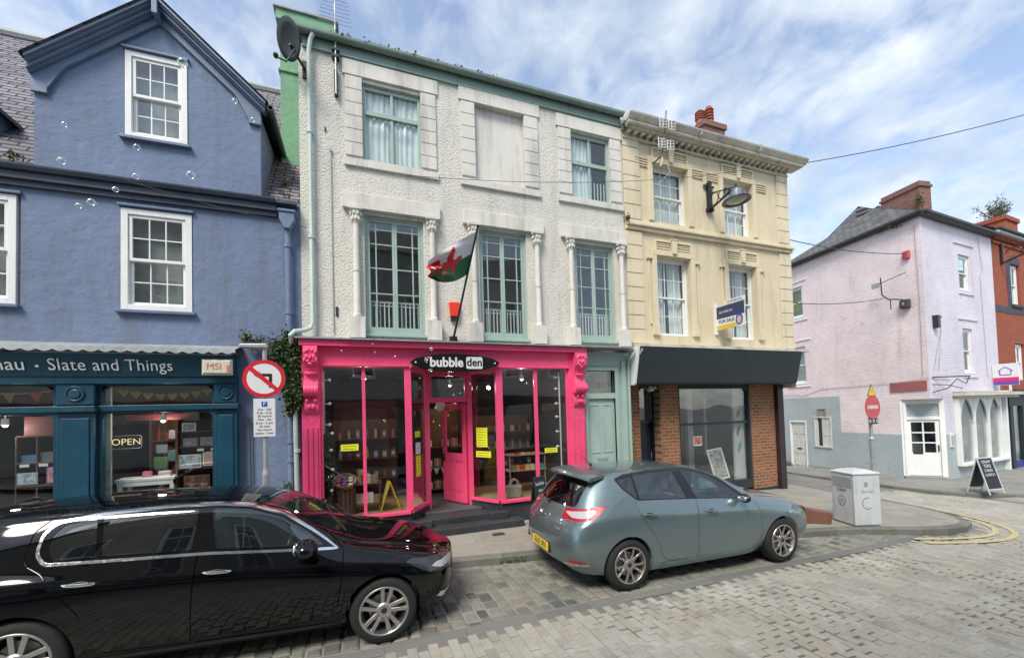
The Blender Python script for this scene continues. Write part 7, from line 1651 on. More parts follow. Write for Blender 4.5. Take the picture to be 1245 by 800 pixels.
# ---- overhead wires
m_wire = paint('overhead_wire', (.06,.065,.07), .6, .1)
def wire(label, a, c, sag, r=.008, n=24):
    A_, C_ = Vector(a), Vector(c); pts = []
    for k in range(n+1): t_ = k/n; p = A_.lerp(C_, t_); p.z -= sag*4*t_*(1-t_); pts.append(tuple(p))
    b = B(); b.tube(pts, r, 5); return tag(b.build('overhead_wire', m_wire, smooth=True), label, 'wire', 'wires strung between the houses')
wire('wire running from the top right corner of the cream house across the sky', (CX1+.3, YF-.3, 8.66), (17.5, 4.6, 9.9), .12, .011)
wire('wire from the cream house to the small red box on the pink gable', (CX1+.02, YF+.1, 6.75), fL(.4, -.05, 7.05), .12, .012)
wire('lower wire reaching the crooked aerial on the pink gable', (CX1+.02, YF+.1, 5.0), fL(1.0, -.2, 5.75), .1, .011)
wire('thin wire sagging in front of the upper windows of the white and cream houses', (.9, YF-.22, 6.55), (9.2, YF-.35, 8.1), .22, .005)
wire('thin wire from under the eaves of the blue house to the white house', (-3.1, YF-.3, 5.75), (-.75, YF-.15, 5.42), .04, .006)
wire('dark cable looped down the wall beside the no left turn sign', (-1.62, YF-.05, 2.3), (-1.60, YF-.04, 1.0), .0, .012)

# ---- ivy climbing between the two shops
t = thing('ivy', 'dark green ivy climbing the wall between the blue house and the pink shop', 'climbing plant', (-1.0, YF-.1, .3))
b = B(); b.tube([(-1.02, YF-.06, .3), (-1.08, YF-.06, 1.4), (-1.0, YF-.07, 2.6), (-1.15, YF-.08, 3.3)], .012, 6); b.tube([(-1.0, YF-.07, 2.6), (-.95, YF-.1, 3.3)], .01, 6); b.tube([(-1.15, YF-.08, 3.2), (-1.6, YF-.1, 3.55)], .01, 6); b.build('stem', m_wood, t)
cl = [((-1.0, YF-.17, 3.2), (.15, .09, .28)), ((-1.02, YF-.16, 2.85), (.16, .09, .22)), ((-.96, YF-.18, 2.62), (.14, .08, .18)), ((-1.12, YF-.15, 3.35), (.14, .08, .16)), ((-1.04, YF-.12, 3.5), (.09, .06, .16)), ((-.96, YF-.14, 3.4), (.1, .07, .14)), ((-1.02, YF-.12, 2.45), (.06, .05, .12))]
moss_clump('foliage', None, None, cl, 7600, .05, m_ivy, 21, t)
moss_clump('pale_foliage', None, None, [(c_, (r_[0]*1.15, r_[1]*1.1, r_[2]*1.1)) for c_, r_ in cl], 900, .055, m_ivy2, 22, t)  # sparser leaves in a paler green over the same clumps
cl2 = [((-1.45, YF-.14, 3.47), (.15, .08, .12)), ((-1.25, YF-.14, 3.42), (.12, .08, .14)), ((-1.62, YF-.16, 3.55), (.08, .06, .1)), ((-1.3, YF-.14, 3.2), (.12, .06, .08))]
moss_clump('wispy_foliage', None, None, cl2, 900, .045, leafmat('grey_leaf', (.10,.12,.07)), 23, t)
moss_clump('low_foliage', None, None, [((-1.05, YF-.15, .95), (.08, .06, .18)), ((-1.08, YF-.15, 1.15), (.05, .05, .1))], 260, .05, m_ivy2, 24, t)

# ================================================================ shop contents
rg = random.Random(77)
def item(name, label, cat, parts, loc, group=None):
    t = thing(name, label, cat, loc, group)
    for nm, fn, mt in parts: b = B(lambda x, y, z: (x+loc[0], y+loc[1], z+loc[2])); fn(b); b.build(nm, mt, t, smooth=nm in ('pot', 'jar', 'bag', 'log'), bevel=0)
    return t
C_ = {k: paint('goods_'+k, v, .55, .12, 0) for k, v in dict(blue=(.10,.25,.42), teal=(.08,.28,.30), orange=(.62,.25,.03), yellow=(.70,.52,.06), purple=(.2,.07,.28), cream=(.62,.56,.45), pink=(.6,.2,.3), white=(.66,.66,.64), grey=(.25,.26,.27), green=(.12,.3,.12), kraft=(.34,.22,.12), red=(.5,.05,.05), lightblue=(.3,.42,.55)).items()}
S0 = YF+.0
# slate shop, right window: table, shelf unit, pictures
t = thing('display_table', 'white painted display table in the right window of the slate shop', 'table', (-3.0, S0+.35, .96))
b = B(); b.box(-3.38, -2.66, S0+.15, S0+.5, 1.40, 1.44); b.box(-3.36, -2.68, S0+.16, S0+.19, 1.33, 1.40); b.build('table_top', m_white, t, bevel=.004)
for x, y in ((-3.35, S0+.16), (-2.72, S0+.16), (-3.35, S0+.45), (-2.72, S0+.45)): b = B(); b.box(x, x+.05, y, y+.04, .96, 1.33); b.build('leg', m_white, t)
t = thing('display_shelves', 'maroon shelf unit full of pictures in the right window of the slate shop', 'shelves', (-2.3, S0+.5, .96))
b = B(); b.box(-2.66, -2.12, S0+.55, S0+.58, 1.0, 2.3)
b.build('back_panel', m_maroon, t); b = B()
for z in (1.0, 1.52, 1.86, 2.1): b.box(-2.66, -2.12, S0+.28, S0+.549, z, z+.02)
b.build('shelf', m_maroon, t); b = B(); b.box(-2.69, -2.661, S0+.28, S0+.58, 1.0, 2.3); b.box(-2.119, -2.09, S0+.28, S0+.58, 1.0, 2.3); b.build('side_panel', m_wood, t)
def picture(label, x, y, z, w_, h_, mf, mc, tilt=.12):
    return item('framed_picture', label, 'picture', [('frame', lambda b: (b.box(-w_/2, w_/2, 0, .012, 0, h_)), mf), ('image', lambda b: b.box(-w_/2+.015, w_/2-.015, -.004, -.001, .015, h_-.015), mc)], (x, y, z))
def scene_mat(name, cols, sc_=12):
    t = NT(name); P = t.pos(); n = t.noise(P, sc_, 4, .6, .5); t.bsdf(t.ramp(n, [(.30+.4*i/(len(cols)-1), c) for i, c in enumerate(cols)]), .6); MATS[name] = t.m; return t.m
p1 = scene_mat('harbour_print', [(.35,.45,.55), (.6,.65,.68), (.25,.3,.35), (.15,.25,.4)]); p2 = scene_mat('cottage_print', [(.6,.58,.55), (.5,.25,.15), (.65,.5,.4), (.1,.1,.1)], 20); p3 = scene_mat('grey_print', [(.5,.5,.48), (.15,.16,.16), (.55,.55,.55)], 16); p4 = scene_mat('bright_print', [(.15,.35,.6), (.8,.5,.05), (.35,.1,.5), (.9,.7,.1)], 18)
picture('wide seaside picture on the second shelf of the maroon unit', -2.51, S0+.3, 1.54, .30, .21, m_white, p1); picture('square orange and white picture on the second shelf of the maroon unit', -2.24, S0+.3, 1.56, .2, .22, m_white, p2)
picture('small grey framed picture on top shelf of the maroon unit', -2.52, S0+.3, 2.12, .18, .13, m_white, p3); picture('grey framed picture at the left end of the third maroon shelf', -2.5, S0+.3, 1.88, .19, .13, MATS['goods_grey'], p3)
picture('pair of pale pictures at the right of the third maroon shelf', -2.24, S0+.3, 1.88, .27, .14, MATS['goods_grey'], scene_mat('pale_print', [(.5,.5,.5), (.2,.2,.2), (.65,.62,.6)], 25)); picture('dark wooden framed picture on the bottom maroon shelf', -2.42, S0+.3, 1.02, .34, .40, m_wood, scene_mat('dark_print', [(.2,.06,.03), (.08,.03,.02), (.4,.3,.25)], 9))
for k, (x, z) in enumerate(((-2.36, 1.8), (-2.18, 1.8))): item('price_card', ('left', 'right')[k]+' white price card hanging under the third maroon shelf', 'card', [('card', lambda b: b.box(-.045, .045, 0, .004, 0, .04), m_paper)], (x, S0+.27, z))
item('ornament', 'driftwood ornament standing at the right of the top maroon shelf', 'ornament', [('pot', lambda b: b.lathe([(0,0),(.04,.0),(.055,.1),(.035,.2),(.05,.28),(.0,.30)], n=14), m_pale)], (-2.14, S0+.25, 2.11))
item('gift_box', 'red and white box on the white display table', 'box', [('box', lambda b: b.box(-.05, .05, 0, .06, 0, .09), C_['pink'])], (-3.05, S0+.28, 1.44)); item('gift_box', 'pink topped white box at the right of the white display table', 'box', [('box', lambda b: b.box(-.075, .075, 0, .08, 0, .08), C_['white']), ('band', lambda b: b.box(-.076, .076, -.001, .081, .03, .045), C_['pink'])], (-2.83, S0+.28, 1.44))
item('paper_stack', 'loose white papers at the left of the white display table', 'papers', [('papers', lambda b: b.box(-.1, .1, 0, .14, 0, .012), m_paper)], (-3.26, S0+.24, 1.44))
picture('pale blue picture hanging low inside the right window of the slate shop', -2.92, S0+.9, 1.62, .16, .18, C_['grey'], C_['teal']); picture('green picture leaning low inside the right window of the slate shop', -3.1, S0+.9, 1.50, .18, .2, C_['grey'], C_['green']); picture('pale grey notice inside the right window of the slate shop above the others', -2.88, S0+.8, 2.0, .15, .14, C_['grey'], C_['grey'])
picture('small picture in the dim middle of the slate shop right window', -3.12, S0+1.0, 1.75, .16, .15, C_['grey'], C_['lightblue'])
t = thing('open_sign', 'outlined OPEN sign hanging in the right window of the slate shop', 'sign', (-3.27, S0+.13, 2.0)); b = B(); b.tube([(p[0], S0+.13, p[1]) for p in rnd_poly([(-3.41,1.90),(-3.05,1.90),(-3.05,2.09),(-3.41,2.09)], .04, 4)], .006, 6, closed=True); b.build('outline_tube', MATS['cloudy_plastic'], t, smooth=True)
em = NT('neon_glow'); e_ = em.n('ShaderNodeEmission'); e_.inputs[0].default_value = (1, .72, .38, 1); e_.inputs[1].default_value = .75; em.l(e_.outputs[0], em.out.inputs[0]); text('letters', 'OPEN', .135, em.m, t, (-3.23, S0+.125, 1.995), ext=.002, bold=-.002)
b = B(); b.box(-3.40, -3.06, S0+.135, S0+.14, 1.91, 2.08); b.build('backing', m_darkglass, t)
t = thing('heart_bunting', 'string of felt hearts across the transom light of the right slate shop window', 'bunting', (-2.75, S0+.1, 2.75)); b = B(); b.tube([(-3.36+1.25*k/20, S0+.1, 2.78-.09*math.sin(PI*k/20)) for k in range(21)], .004, 5); b.build('string', C_['green'], t)
for k in range(8): u = (k+.7)/8.4; x = -3.36+1.25*u; z = 2.78-.09*math.sin(PI*u); b = B(); b.prism([(x, z-.085), (x+.06, z-.02), (x+.055, z+.015), (x+.025, z+.02), (x, z), (x-.025, z+.02), (x-.055, z+.015), (x-.06, z-.02)], S0+.09, S0+.1); b.build('heart', C_['kraft'], t); 
t = thing('pennant_bunting', 'pennants hanging in the transom light of the left slate shop window', 'bunting', (-4.1, S0+.1, 2.75)); b = B(); b.tube([(-5.2+1.25*k/10, S0+.1, 2.77-.05*math.sin(PI*k/10)) for k in range(11)], .004, 5); b.build('string', C_['white'], t)
for x, mt_ in ((-4.8, 'white'), (-4.5, 'kraft'), (-4.22, 'red'), (-3.97, 'kraft')): b = B(); b.prism([(x-.07, 2.74), (x+.07, 2.74), (x+.02, 2.6)], S0+.09, S0+.1); b.build('pennant', C_[mt_] if mt_ != 'red' else m_signred, t)
# left window shelves
t = thing('display_shelves', 'dark shelf unit of colourful goods in the left window of the slate shop', 'shelves', (-4.2, S0+.5, .96)); b = B()
for z in (1.1, 1.42, 1.74, 2.12): b.box(-4.50, -3.92, S0+.25, S0+.6, z, z+.02)
b.build('shelf', m_wood, t); b = B()
for x in (-4.52, -4.3, -4.1, -3.92): b.box(x, x+.015, S0+.26, S0+.6, .96, 2.12)
b.build('upright', m_wood, t)
picture('bright blue picture box on the lower shelf of the left slate shop window', -4.38, S0+.24, 1.45, .22, .17, C_['lightblue'], p1); picture('yellow and purple flower picture on the lower shelf of the left slate shop window', -4.06, S0+.24, 1.45, .24, .24, C_['purple'], p4)
for k, x in enumerate((-4.40, -4.20, -4.0)): item('folded_textiles', ('left', 'middle', 'right')[k]+' stack of folded textiles on the middle shelf of the left slate shop window', 'textiles', [('cloth', lambda b, k=k: [b.box(-.08, .08, 0, .2, .035*j, .035*j+.03) for j in range(3+k % 2)], (C_['blue'], C_['grey'], C_['teal'])[k])], (x, S0+.3, 1.76)); item('price_card', ('left', 'middle', 'right')[k]+' white card on the edge of the middle shelf of the left slate shop window', 'card', [('card', lambda b: b.box(-.05, .05, 0, .004, 0, .04), m_paper)], (x, S0+.22, 1.70))
picture('white framed picture standing at the bottom of the left slate shop window', -4.35, S0+.24, .98, .18, .2, m_white, p3); picture('little dark framed picture at the lower right of the left slate shop window', -4.02, S0+.24, 1.13, .12, .1, m_wood, p3)
item('ornament', 'small white toy house on the top shelf of the left slate shop window', 'ornament', [('house', lambda b: (b.box(-.05, .05, 0, .08, 0, .1), b.prism([(-.055,.1),(.055,.1),(0,.17)], 0, .08)), C_['white'])], (-3.97, S0+.3, 2.14))
# pink shop, left window
P0_ = PF+.0; fz = .56
t = thing('tree_stump', 'slatted wooden stump stool in the left window of the pink shop', 'stool', (-.27, P0_+.42, fz)); b = B(); n = 18
for k in range(n): a0, a1 = 2*PI*k/n+.03, 2*PI*(k+1)/n-.03; b.prism([(-.27+r*math.cos(a), P0_+.42+r*math.sin(a)) for r, a in ((.17, a0), (.205, a0), (.205, a1), (.17, a1))], fz, fz+.44, 'z')
b.build('slat', m_pale if 0 else paint('grey_brown_wood', (.12,.085,.06), .8, .3), t); b = B(); b.lathe([(0, fz+.44), (.2, fz+.44), (.2, fz+.46), (0, fz+.46)], (-.27, P0_+.42, 0), 'z', 24); b.build('top', MATS['grey_brown_wood'], t)
t = thing('soap_basket', 'shallow woven basket of pink wrapped soaps tilted on the wooden stump', 'basket', (-.25, P0_+.4, fz+.46)); KM = Matrix.Translation((-.25, P0_+.38, fz+.5)) @ Matrix.Rotation(.5, 4, 'X'); b = B(lambda x, y, z: tuple(KM @ Vector((x, y, z)))); b.lathe([(.12, 0), (.19, .14), (.20, .14), (.13, -.01), (0, -.01)], ax='z', n=18); b.build('weave', m_pale, t, smooth=True)
for k in range(9): b = B(lambda x, y, z: tuple(KM @ Vector((x, y, z)))); x, y = -.1+.1*(k % 3), -.1+.09*(k//3); b.box(x-.035, x+.035, y-.03, y+.03, .06+.01*(k % 2), .12+.012*(k % 2)); b.build('soap', (C_['pink'], C_['purple'], C_['cream'])[k % 3], t, bevel=.008)
def tier(name, label, x, y, z, w_, d_, hs, mt_):
    t = thing(name, label, 'stand', (x, y, z)); b = B()
    for h in hs: b.box(x-w_/2, x+w_/2, y-d_/2, y+d_/2, z+h, z+h+.02)
    b.build('shelf', mt_, t, bevel=.004); b = B()
    for sx_ in (-1, 1):
        for sy_ in (-1, 1): xx, yy_ = x+sx_*(w_/2-.03), y+sy_*(d_/2-.03); b.box(xx-.012, xx+.012, yy_-.012, yy_+.012, z, z+max(hs))
    b.build('leg', mt_, t); return t
tier('display_stand', 'wooden display stand of soap parcels in the left window of the pink shop', .12, P0_+.55, fz, .5, .4, (.15, .5), m_wood)
names = ['kraft', 'cream', 'kraft', 'orange', 'cream', 'white', 'kraft']
for k, (x, z, s_) in enumerate(((-.02, .52, .07), (.12, .52, .09), (.25, .52, .08), (.05, .66, .06), (0.0, .17, .1), (.15, .17, .11), (.28, .17, .08))):
    item('wrapped_parcel', ('small tan parcel at the left of the upper soap stand shelf', 'cream parcel in the middle of the upper soap stand shelf', 'tan parcel at the right of the upper soap stand shelf', 'orange parcel piled on top of the soap stand', 'cream parcel at the left of the lower soap stand shelf', 'white parcel in the middle of the lower soap stand shelf', 'tan parcel at the right of the lower soap stand shelf')[k], 'parcel', [('box', lambda b, s_=s_: b.box(-s_*.7, s_*.7, 0, .12, 0, s_*1.6), C_[names[k]]), ('ribbon', lambda b, s_=s_: b.box(-.006, .006, -.003, .123, 0, s_*1.6+.003), C_['pink'])], (x, P0_+.4, fz+z))
t = thing('wet_floor_sign', 'yellow folding wet floor sign standing in the left window of the pink shop', 'floor sign', (.5, P0_+.42, fz))
for s_ in (-1, 1):
    WM = Matrix.Translation((.5, P0_+.42, fz+.52)) @ Matrix.Rotation(math.radians(8), 4, 'Z') @ Matrix.Rotation(s_*math.radians(-19), 4, 'Y'); f = lambda x, y, z, WM=WM: tuple(WM @ Vector((x, y, z)))
    b = B(f); b.box(-.008, .008, -.12, .12, -.20, 0); b.box(-.008, .008, -.12, -.085, -.53, -.20); b.box(-.008, .008, .085, .12, -.53, -.20); b.box(-.008, .008, -.085, .085, -.40, -.20); b.build('panel', m_signyel, t, bevel=.004)
    b = B(f); b.box(-.011, .011, -.06, .06, -.34, -.14); b.build('panel_mark', C_['cream'], t)
t = thing('garland', 'green leafy garland with white globe lights inside the pink shop window', 'garland', (-.5, P0_+.15, 2.0)); b = B(); b.tube([(-.5, P0_+.14, .6), (-.47, P0_+.14, 1.3), (-.5, P0_+.14, 2.2)], .008, 6); b.build('stem', m_wood, t); moss_clump('foliage', None, None, [((-.49, P0_+.14, z), (.07, .05, .18)) for z in (.8, 1.05, 1.3, 1.55, 1.85)], 900, .045, m_ivy, 31, t)
for k, z in enumerate((1.05, 1.4, 1.72, 2.0)): b = B(); b.ball((-.44+.02*(k % 2), P0_+.1, z), .028); b.build('globe', m_signwhite, t, smooth=True)
for side, x, zs in (('left', -.54, (2.15, 2.5, 2.9)), ('right', 3.86, (1.55, 1.85, 2.15, 2.42, 2.72, 2.95))):
    t = thing('bulb_strip', 'white strip of globe bulbs inside the %s edge of the pink shop window' % side, 'lights', (x, P0_+.1, 2)); b = B(); b.box(x-.012, x+.012, P0_+.09, P0_+.105, .62 if side == 'right' else 2.0, 3.05); b.build('strip', m_signwhite, t)
    for z in zs: s_ = 1 if side == 'left' else -1; b = B(); b.tube([(x, P0_+.1, z), (x+s_*.06, P0_+.09, z)], .01, 6); b.ball((x+s_*.085, P0_+.09, z), .028); b.build('bulb', m_signwhite, t, smooth=True)
# right window
tier('display_stand', 'two tier wooden table of soaps in the right window of the pink shop', 3.3, P0_+.75, fz, .85, .45, (.48, .80), m_pale)
for k in range(7): item('soap_stack', ('green','orange','red','yellow','cream','lightblue','teal')[k].replace('light', 'pale ')+' soap block on the lower tier in the right pink shop window', 'soap', [('block', lambda b: b.box(-.045, .045, 0, .09, 0, .10), C_[('green','orange','red','yellow','cream','lightblue','teal')[k]])], (2.98+.11*k, P0_+.58, fz+.50))
for k in range(4): item('soap_bar', ('red','cream','orange','pink')[k]+' soap bar on the upper tier of the pink shop right window', 'soap', [('bar', lambda b: b.box(-.05, .05, 0, .07, 0, .035), C_[('red','cream','orange','pink')[k]])], (3.1+.13*k, P0_+.6, fz+.82))
def tote(label, x, y, mt_):
    t = thing('tote_bag', label, 'bag', (x, y, fz)); b = B(); b.prism([(x-.13, fz), (x+.13, fz), (x+.16, fz+.24), (x-.16, fz+.24)], y-.06, y+.06); b.build('bag', mt_, t, bevel=.02)
    b = B(); 
    for yy_ in (-.05, .05): b.tube([(x-.09, y+yy_, fz+.23), (x-.07, y+yy_-.03, fz+.33), (x, y+yy_-.05, fz+.38), (x+.07, y+yy_-.03, fz+.33), (x+.09, y+yy_, fz+.23)], .008, 6)
    b.build('handle', C_['white'], t, smooth=True)
tote('cream tote bag on the floor at the left of the pink shop right window', 2.9, P0_+.35, scene_mat('floral', [(.55,.5,.42), (.3,.28,.22), (.6,.55,.5)], 30)); tote('patterned tote bag on the floor beneath the soap table', 3.5, P0_+.42, scene_mat('floral_dark', [(.4,.3,.25), (.55,.5,.42), (.15,.12,.1)], 26))
# more stock on shelves further inside both shops
def stock(prefix, where, x0, x1, y, zs, n, seed, w_=(.05, .09)):
    t = thing('display_shelves', prefix, 'shelves', ((x0+x1)/2, y, min(zs))); b = B()
    for z in zs: b.box(x0, x1, y, y+.3, z, z+.02)
    b.box(x0, x1, y+.30, y+.32, min(zs), max(zs)+.4); b.build('shelf', m_wood, t); b = B(); b.box(x0-.03, x0-.001, y, y+.32, min(zs), max(zs)+.4); b.build('side_panel', m_wood, t)
    r_ = random.Random(seed); cols = ['cream', 'kraft', 'pink', 'teal', 'white', 'orange', 'green', 'purple', 'lightblue', 'yellow', 'grey', 'red']; seen = {}
    for j, z in enumerate(zs):
        for k in range(n):
            c_ = cols[(r_.randrange(12)+k) % 12]; x = x0+(x1-x0)*(k+.5)/n; kind = r_.choice(('jar', 'packet', 'bottle')); hh = r_.uniform(.09, .2); ww = r_.uniform(*w_)
            lev = ('lowest', 'second', 'third', 'top')[j] if j < len(zs)-1 else 'top'
            lab = '%s %s, %s from left on %s shelf %s' % (c_.replace('light', 'pale '), kind, ('first', 'second', 'third', 'fourth', 'fifth', 'sixth', 'seventh')[k], lev, where)
            if kind == 'packet': ps = [('packet', lambda b, ww=ww, hh=hh: b.box(-ww/2, ww/2, 0, .05, 0, hh), C_[c_]), ('label_band', lambda b, ww=ww, hh=hh: b.box(-ww*.35, ww*.35, -.002, 0, hh*.3, hh*.7), m_paper)]
            elif kind == 'jar': ps = [('jar', lambda b, ww=ww, hh=hh: b.lathe([(0,0),(ww/2,0),(ww/2,hh*.8),(ww*.4,hh*.85),(0,hh*.85)], (0,.04,0), 'z', 12), C_[c_]), ('lid', lambda b, ww=ww, hh=hh: b.lathe([(0,hh*.85),(ww*.45,hh*.85),(ww*.45,hh),(0,hh)], (0,.04,0), 'z', 12), m_pale)]
            else: ps = [('bottle', lambda b, ww=ww, hh=hh: b.lathe([(0,0),(ww*.4,0),(ww*.4,hh*.8),(ww*.15,hh),(ww*.15,hh*1.3),(0,hh*1.3)], (0,.04,0), 'z', 12), C_[c_])]
            item(kind, lab, kind, ps, (x, y+.05+r_.uniform(0, .06), z+.02))
stock('wooden wall shelves of mixed goods at the back of the right slate shop window', 'behind the white table', -3.32, -2.75, S0+1.15, (1.3, 1.62, 1.94), 5, 1)
stock('dark wall shelves of soaps behind the left pink shop window', 'behind the wet floor sign', -.45, .75, S0+1.25, (1.0, 1.4, 1.8), 7, 2)
stock('dark wall shelves of soaps behind the right pink shop window', 'behind the soap table', 2.5, 3.9, S0+1.45, (1.0, 1.4, 1.8), 7, 3)
# behind the open door
t = thing('display_shelves', 'dark shelf unit stacked with boxes facing the open pink door', 'shelves', (1.72, 9.6, .46)); b = B()
for z in (.55, 1.05, 1.5): b.box(1.35, 2.25, 9.45, 9.85, z, z+.025)
b.box(1.35, 2.25, 9.85, 9.88, .46, 2.4); b.build('shelf', m_wood, t); b = B(); b.box(1.32, 1.345, 9.45, 9.88, .46, 2.4); b.box(2.255, 2.28, 9.45, 9.88, .46, 2.4); b.build('side_panel', m_wood, t)
L_ = [('pale pink gift box', 'white'), ('tan gift box', 'kraft'), ('cream gift box', 'cream'), ('rose gift box', 'pink')]
for r_, z in enumerate((.58, 1.08, 1.53)):
    for k, (nm, mt_) in enumerate(L_):
        if (r_+k) % 4 == 3: continue
        item('gift_box', nm+' on the %s shelf facing the open pink door' % ('bottom', 'middle', 'top')[r_], 'box', [('box', lambda b: b.box(-.08, .08, 0, .15, 0, .14+.03*(k % 2)), C_[mt_]), ('ribbon', lambda b: b.box(-.01, .01, -.003, .153, 0, .143+.03*(k % 2)), C_['white'])], (1.48+.2*k, 9.48, z))
t = thing('pennant_string', 'white pennants strung along the middle shelf inside the pink shop doorway', 'bunting', (1.8, 9.42, 1.04)); b = B(); b.tube([(1.4, 9.42, 1.05), (2.2, 9.42, 1.05)], .004, 5); b.build('string', m_signwhite, t)
for k in range(5): x = 1.48+.16*k; b = B(); b.prism([(x-.06, 1.04), (x+.06, 1.04), (x, .9)], 9.40, 9.405); b.build('pennant', C_['white'], t)
t = thing('cat_face_lamp', 'white cat shaped hanging light inside the top of the pink doorway', 'light', (1.62, DY+.5, 2.4)); b = B(); b.ball((1.60, DY+.5, 2.42), 1, 14, 10, (.11, .05, .095)); b.prism([(1.50, 2.48), (1.53, 2.57), (1.58, 2.50)], DY+.48, DY+.5); b.prism([(1.62, 2.50), (1.67, 2.57), (1.70, 2.48)], DY+.48, DY+.5); b.build('shade', paint('milky_shade', (.6,.58,.58), .4, .05, 0), t, smooth=True, sharp=50); b = B(); b.tube([(1.6, DY+.5, 2.5), (1.6, DY+.5, 3.17)], .004, 5); b.build('cord', m_black, t)
# yellow and white notices stuck to the glass
def notice(label, f, x0, x1, z0, z1, mt_=m_yelpaper, lines=3):
    t = thing('window_notice', label, 'notice', f((x0+x1)/2, 0, z0)); b = B(f); b.box(x0, x1, -.002, .0, z0, z1); b.build('paper', mt_, t); b = B(f)
    for k in range(lines): z = z1-(z1-z0)*(k+.7)/(lines+.4); b.box(x0+(x1-x0)*.12, x1-(x1-x0)*.12, -.0035, -.0025, z-.004, z+.003)
    b.build('printed_lines', m_black, t)
fP = lambda x, y, z: (x, PF+.024+y, z)
notice('wide yellow notice in the middle of the left pink shop window', fP, -.29, -.01, 1.70, 1.81, lines=2); notice('wide yellow notice near the right edge of the right pink shop window', fP, 3.46, 3.74, 1.44, 1.535, lines=2)
lA = Vector((XA, PF+.05)); lB = Vector((XB, DY)); dA = (lB-lA).normalized(); nA = Vector((dA.y, -dA.x)); fA = lambda x, y, z: (*(lA+dA*x-nA*(y-.006)*-1*-1), z)
lC = Vector((XD, DY)); lD = Vector((XC, PF+.05)); dD = (lD-lC).normalized(); nD = Vector((dD.y, -dD.x)); fDD = lambda x, y, z: (*(lC+dD*x+nD*(-y+.006)), z)
fA = lambda x, y, z: (*(lA+dA*x+nA*(-y+.006)), z)
notice('small yellow notice at the top of the angled glass left of the pink door', fA, .22, .42, 1.86, 1.97); notice('white notice on the angled glass left of the pink door', fA, .24, .42, 1.55, 1.76, m_paper, 5); notice('tall yellow notice low on the angled glass left of the pink door', fA, .24, .42, 1.14, 1.52, lines=7)
notice('tall yellow notice on the angled glass right of the pink door', fDD, .14, .42, 1.60, 1.98, lines=7); notice('wide yellow notice under the tall one right of the pink door', fDD, .12, .50, 1.40, 1.52, lines=2)
# dark shop: notice, frame on easel, feathers, cushion
t = thing('poster', 'orange and black notice stuck inside the empty shop window', 'notice', (8.05, GY+.1, 1.3)); b = B(); b.box(7.88, 8.16, GY+.085, GY+.088, 1.28, 1.52); b.build('paper', m_paper, t); b = B(); b.box(7.895, 8.145, GY+.082, GY+.0845, 1.32, 1.505); b.build('image', scene_mat('flame_print', [(.02,.01,.01), (.7,.15,.03), (.85,.35,.05)], 14), t)
t = thing('easel_frame', 'white framed picture leaning on the floor of the empty shop window', 'picture', (8.95, GY+.3, .35)); EM = Matrix.Translation((9.0, GY+.28, .33)) @ Matrix.Rotation(-.10, 4, 'Y') @ Matrix.Rotation(-.22, 4, 'X'); f = lambda x, y, z: tuple(EM @ Vector((x, y, z))); b = B(f)
b.box(-.26, -.22, -.015, .015, 0, .82); b.box(.22, .26, -.015, .015, 0, .82); b.box(-.22, .22, -.015, .015, .78, .82); b.box(-.22, .22, -.015, .015, 0, .04); b.build('frame', m_white, t); b = B(f); b.box(-.22, .22, -.003, .003, .04, .78); b.build('canvas', scene_mat('woodland_print', [(.05,.06,.05), (.2,.22,.16), (.45,.46,.42), (.1,.12,.1)], 11), t)
t = thing('chair', 'black seat standing at the back of the empty shop', 'chair', (8.9, GY+1.6, .02)); b = B(); b.box(8.6, 9.15, GY+1.4, GY+1.9, .35, .55); b.build('seat', m_seat, t, bevel=.04, seg=3); b = B(); b.box(8.6, 9.15, GY+1.82, GY+1.92, .55, .95); b.build('backrest', m_seat, t, bevel=.04, seg=3)
for x in (8.63, 9.08):
    for y in (1.43, 1.85): b = B(); b.box(x, x+.04, GY+y, GY+y+.04, .02, .35); b.build('leg', m_black, t)
for k, (x, z, c_, l) in enumerate(((9.5, 1.95, 'brown', .22), (9.48, 1.48, 'dark brown', .25), (9.5, 1.02, 'blue', .3))):
    t = thing('feather', '%s feather hanging against the white panel of the empty shop' % c_, 'feather', (x, GY+.14, z)); b = B(); n = 12
    L1_ = [(x-.04+.09*i/n*1.0+.045*math.sin(PI*i/n), z+l*i/n) for i in range(n+1)]; R1_ = [(x-.04+.09*i/n-.045*math.sin(PI*i/n), z+l*i/n) for i in range(n, -1, -1)]
    b.prism(L1_+R1_[1:-1], GY+.138, GY+.142); b.build('vane', C_['teal'] if k == 2 else m_wood, t)
# ---- soap bubbles drifting from the shop
def bubmat():
    t = NT('soap_film'); lw = t.n('ShaderNodeLayerWeight'); lw.inputs[0].default_value = .35; g_ = t.n('ShaderNodeBsdfGlossy'); g_.inputs['Roughness'].default_value = .02; n = t.noise(t.pos(), 30, 2); t.l(t.ramp(n, [(.3, (.9,.7,.8)), (.5, (.7,.95,.9)), (.7, (.9,.95,.6))]), g_.inputs['Color'])
    tr = t.n('ShaderNodeBsdfTransparent'); m_ = t.n('ShaderNodeMixShader'); t.l(t.math('ADD', t.math('MULTIPLY', lw.outputs['Facing'], .75), .12), m_.inputs[0]); t.l(tr.outputs[0], m_.inputs[1]); t.l(g_.outputs[0], m_.inputs[2]); t.l(m_.outputs[0], t.out.inputs[0]); return t.m
m_bub = bubmat(); b = B(); b.ball((0,0,0), 1, 20, 14); pro = b.build('soap_bubble', m_bub, smooth=True); first = True
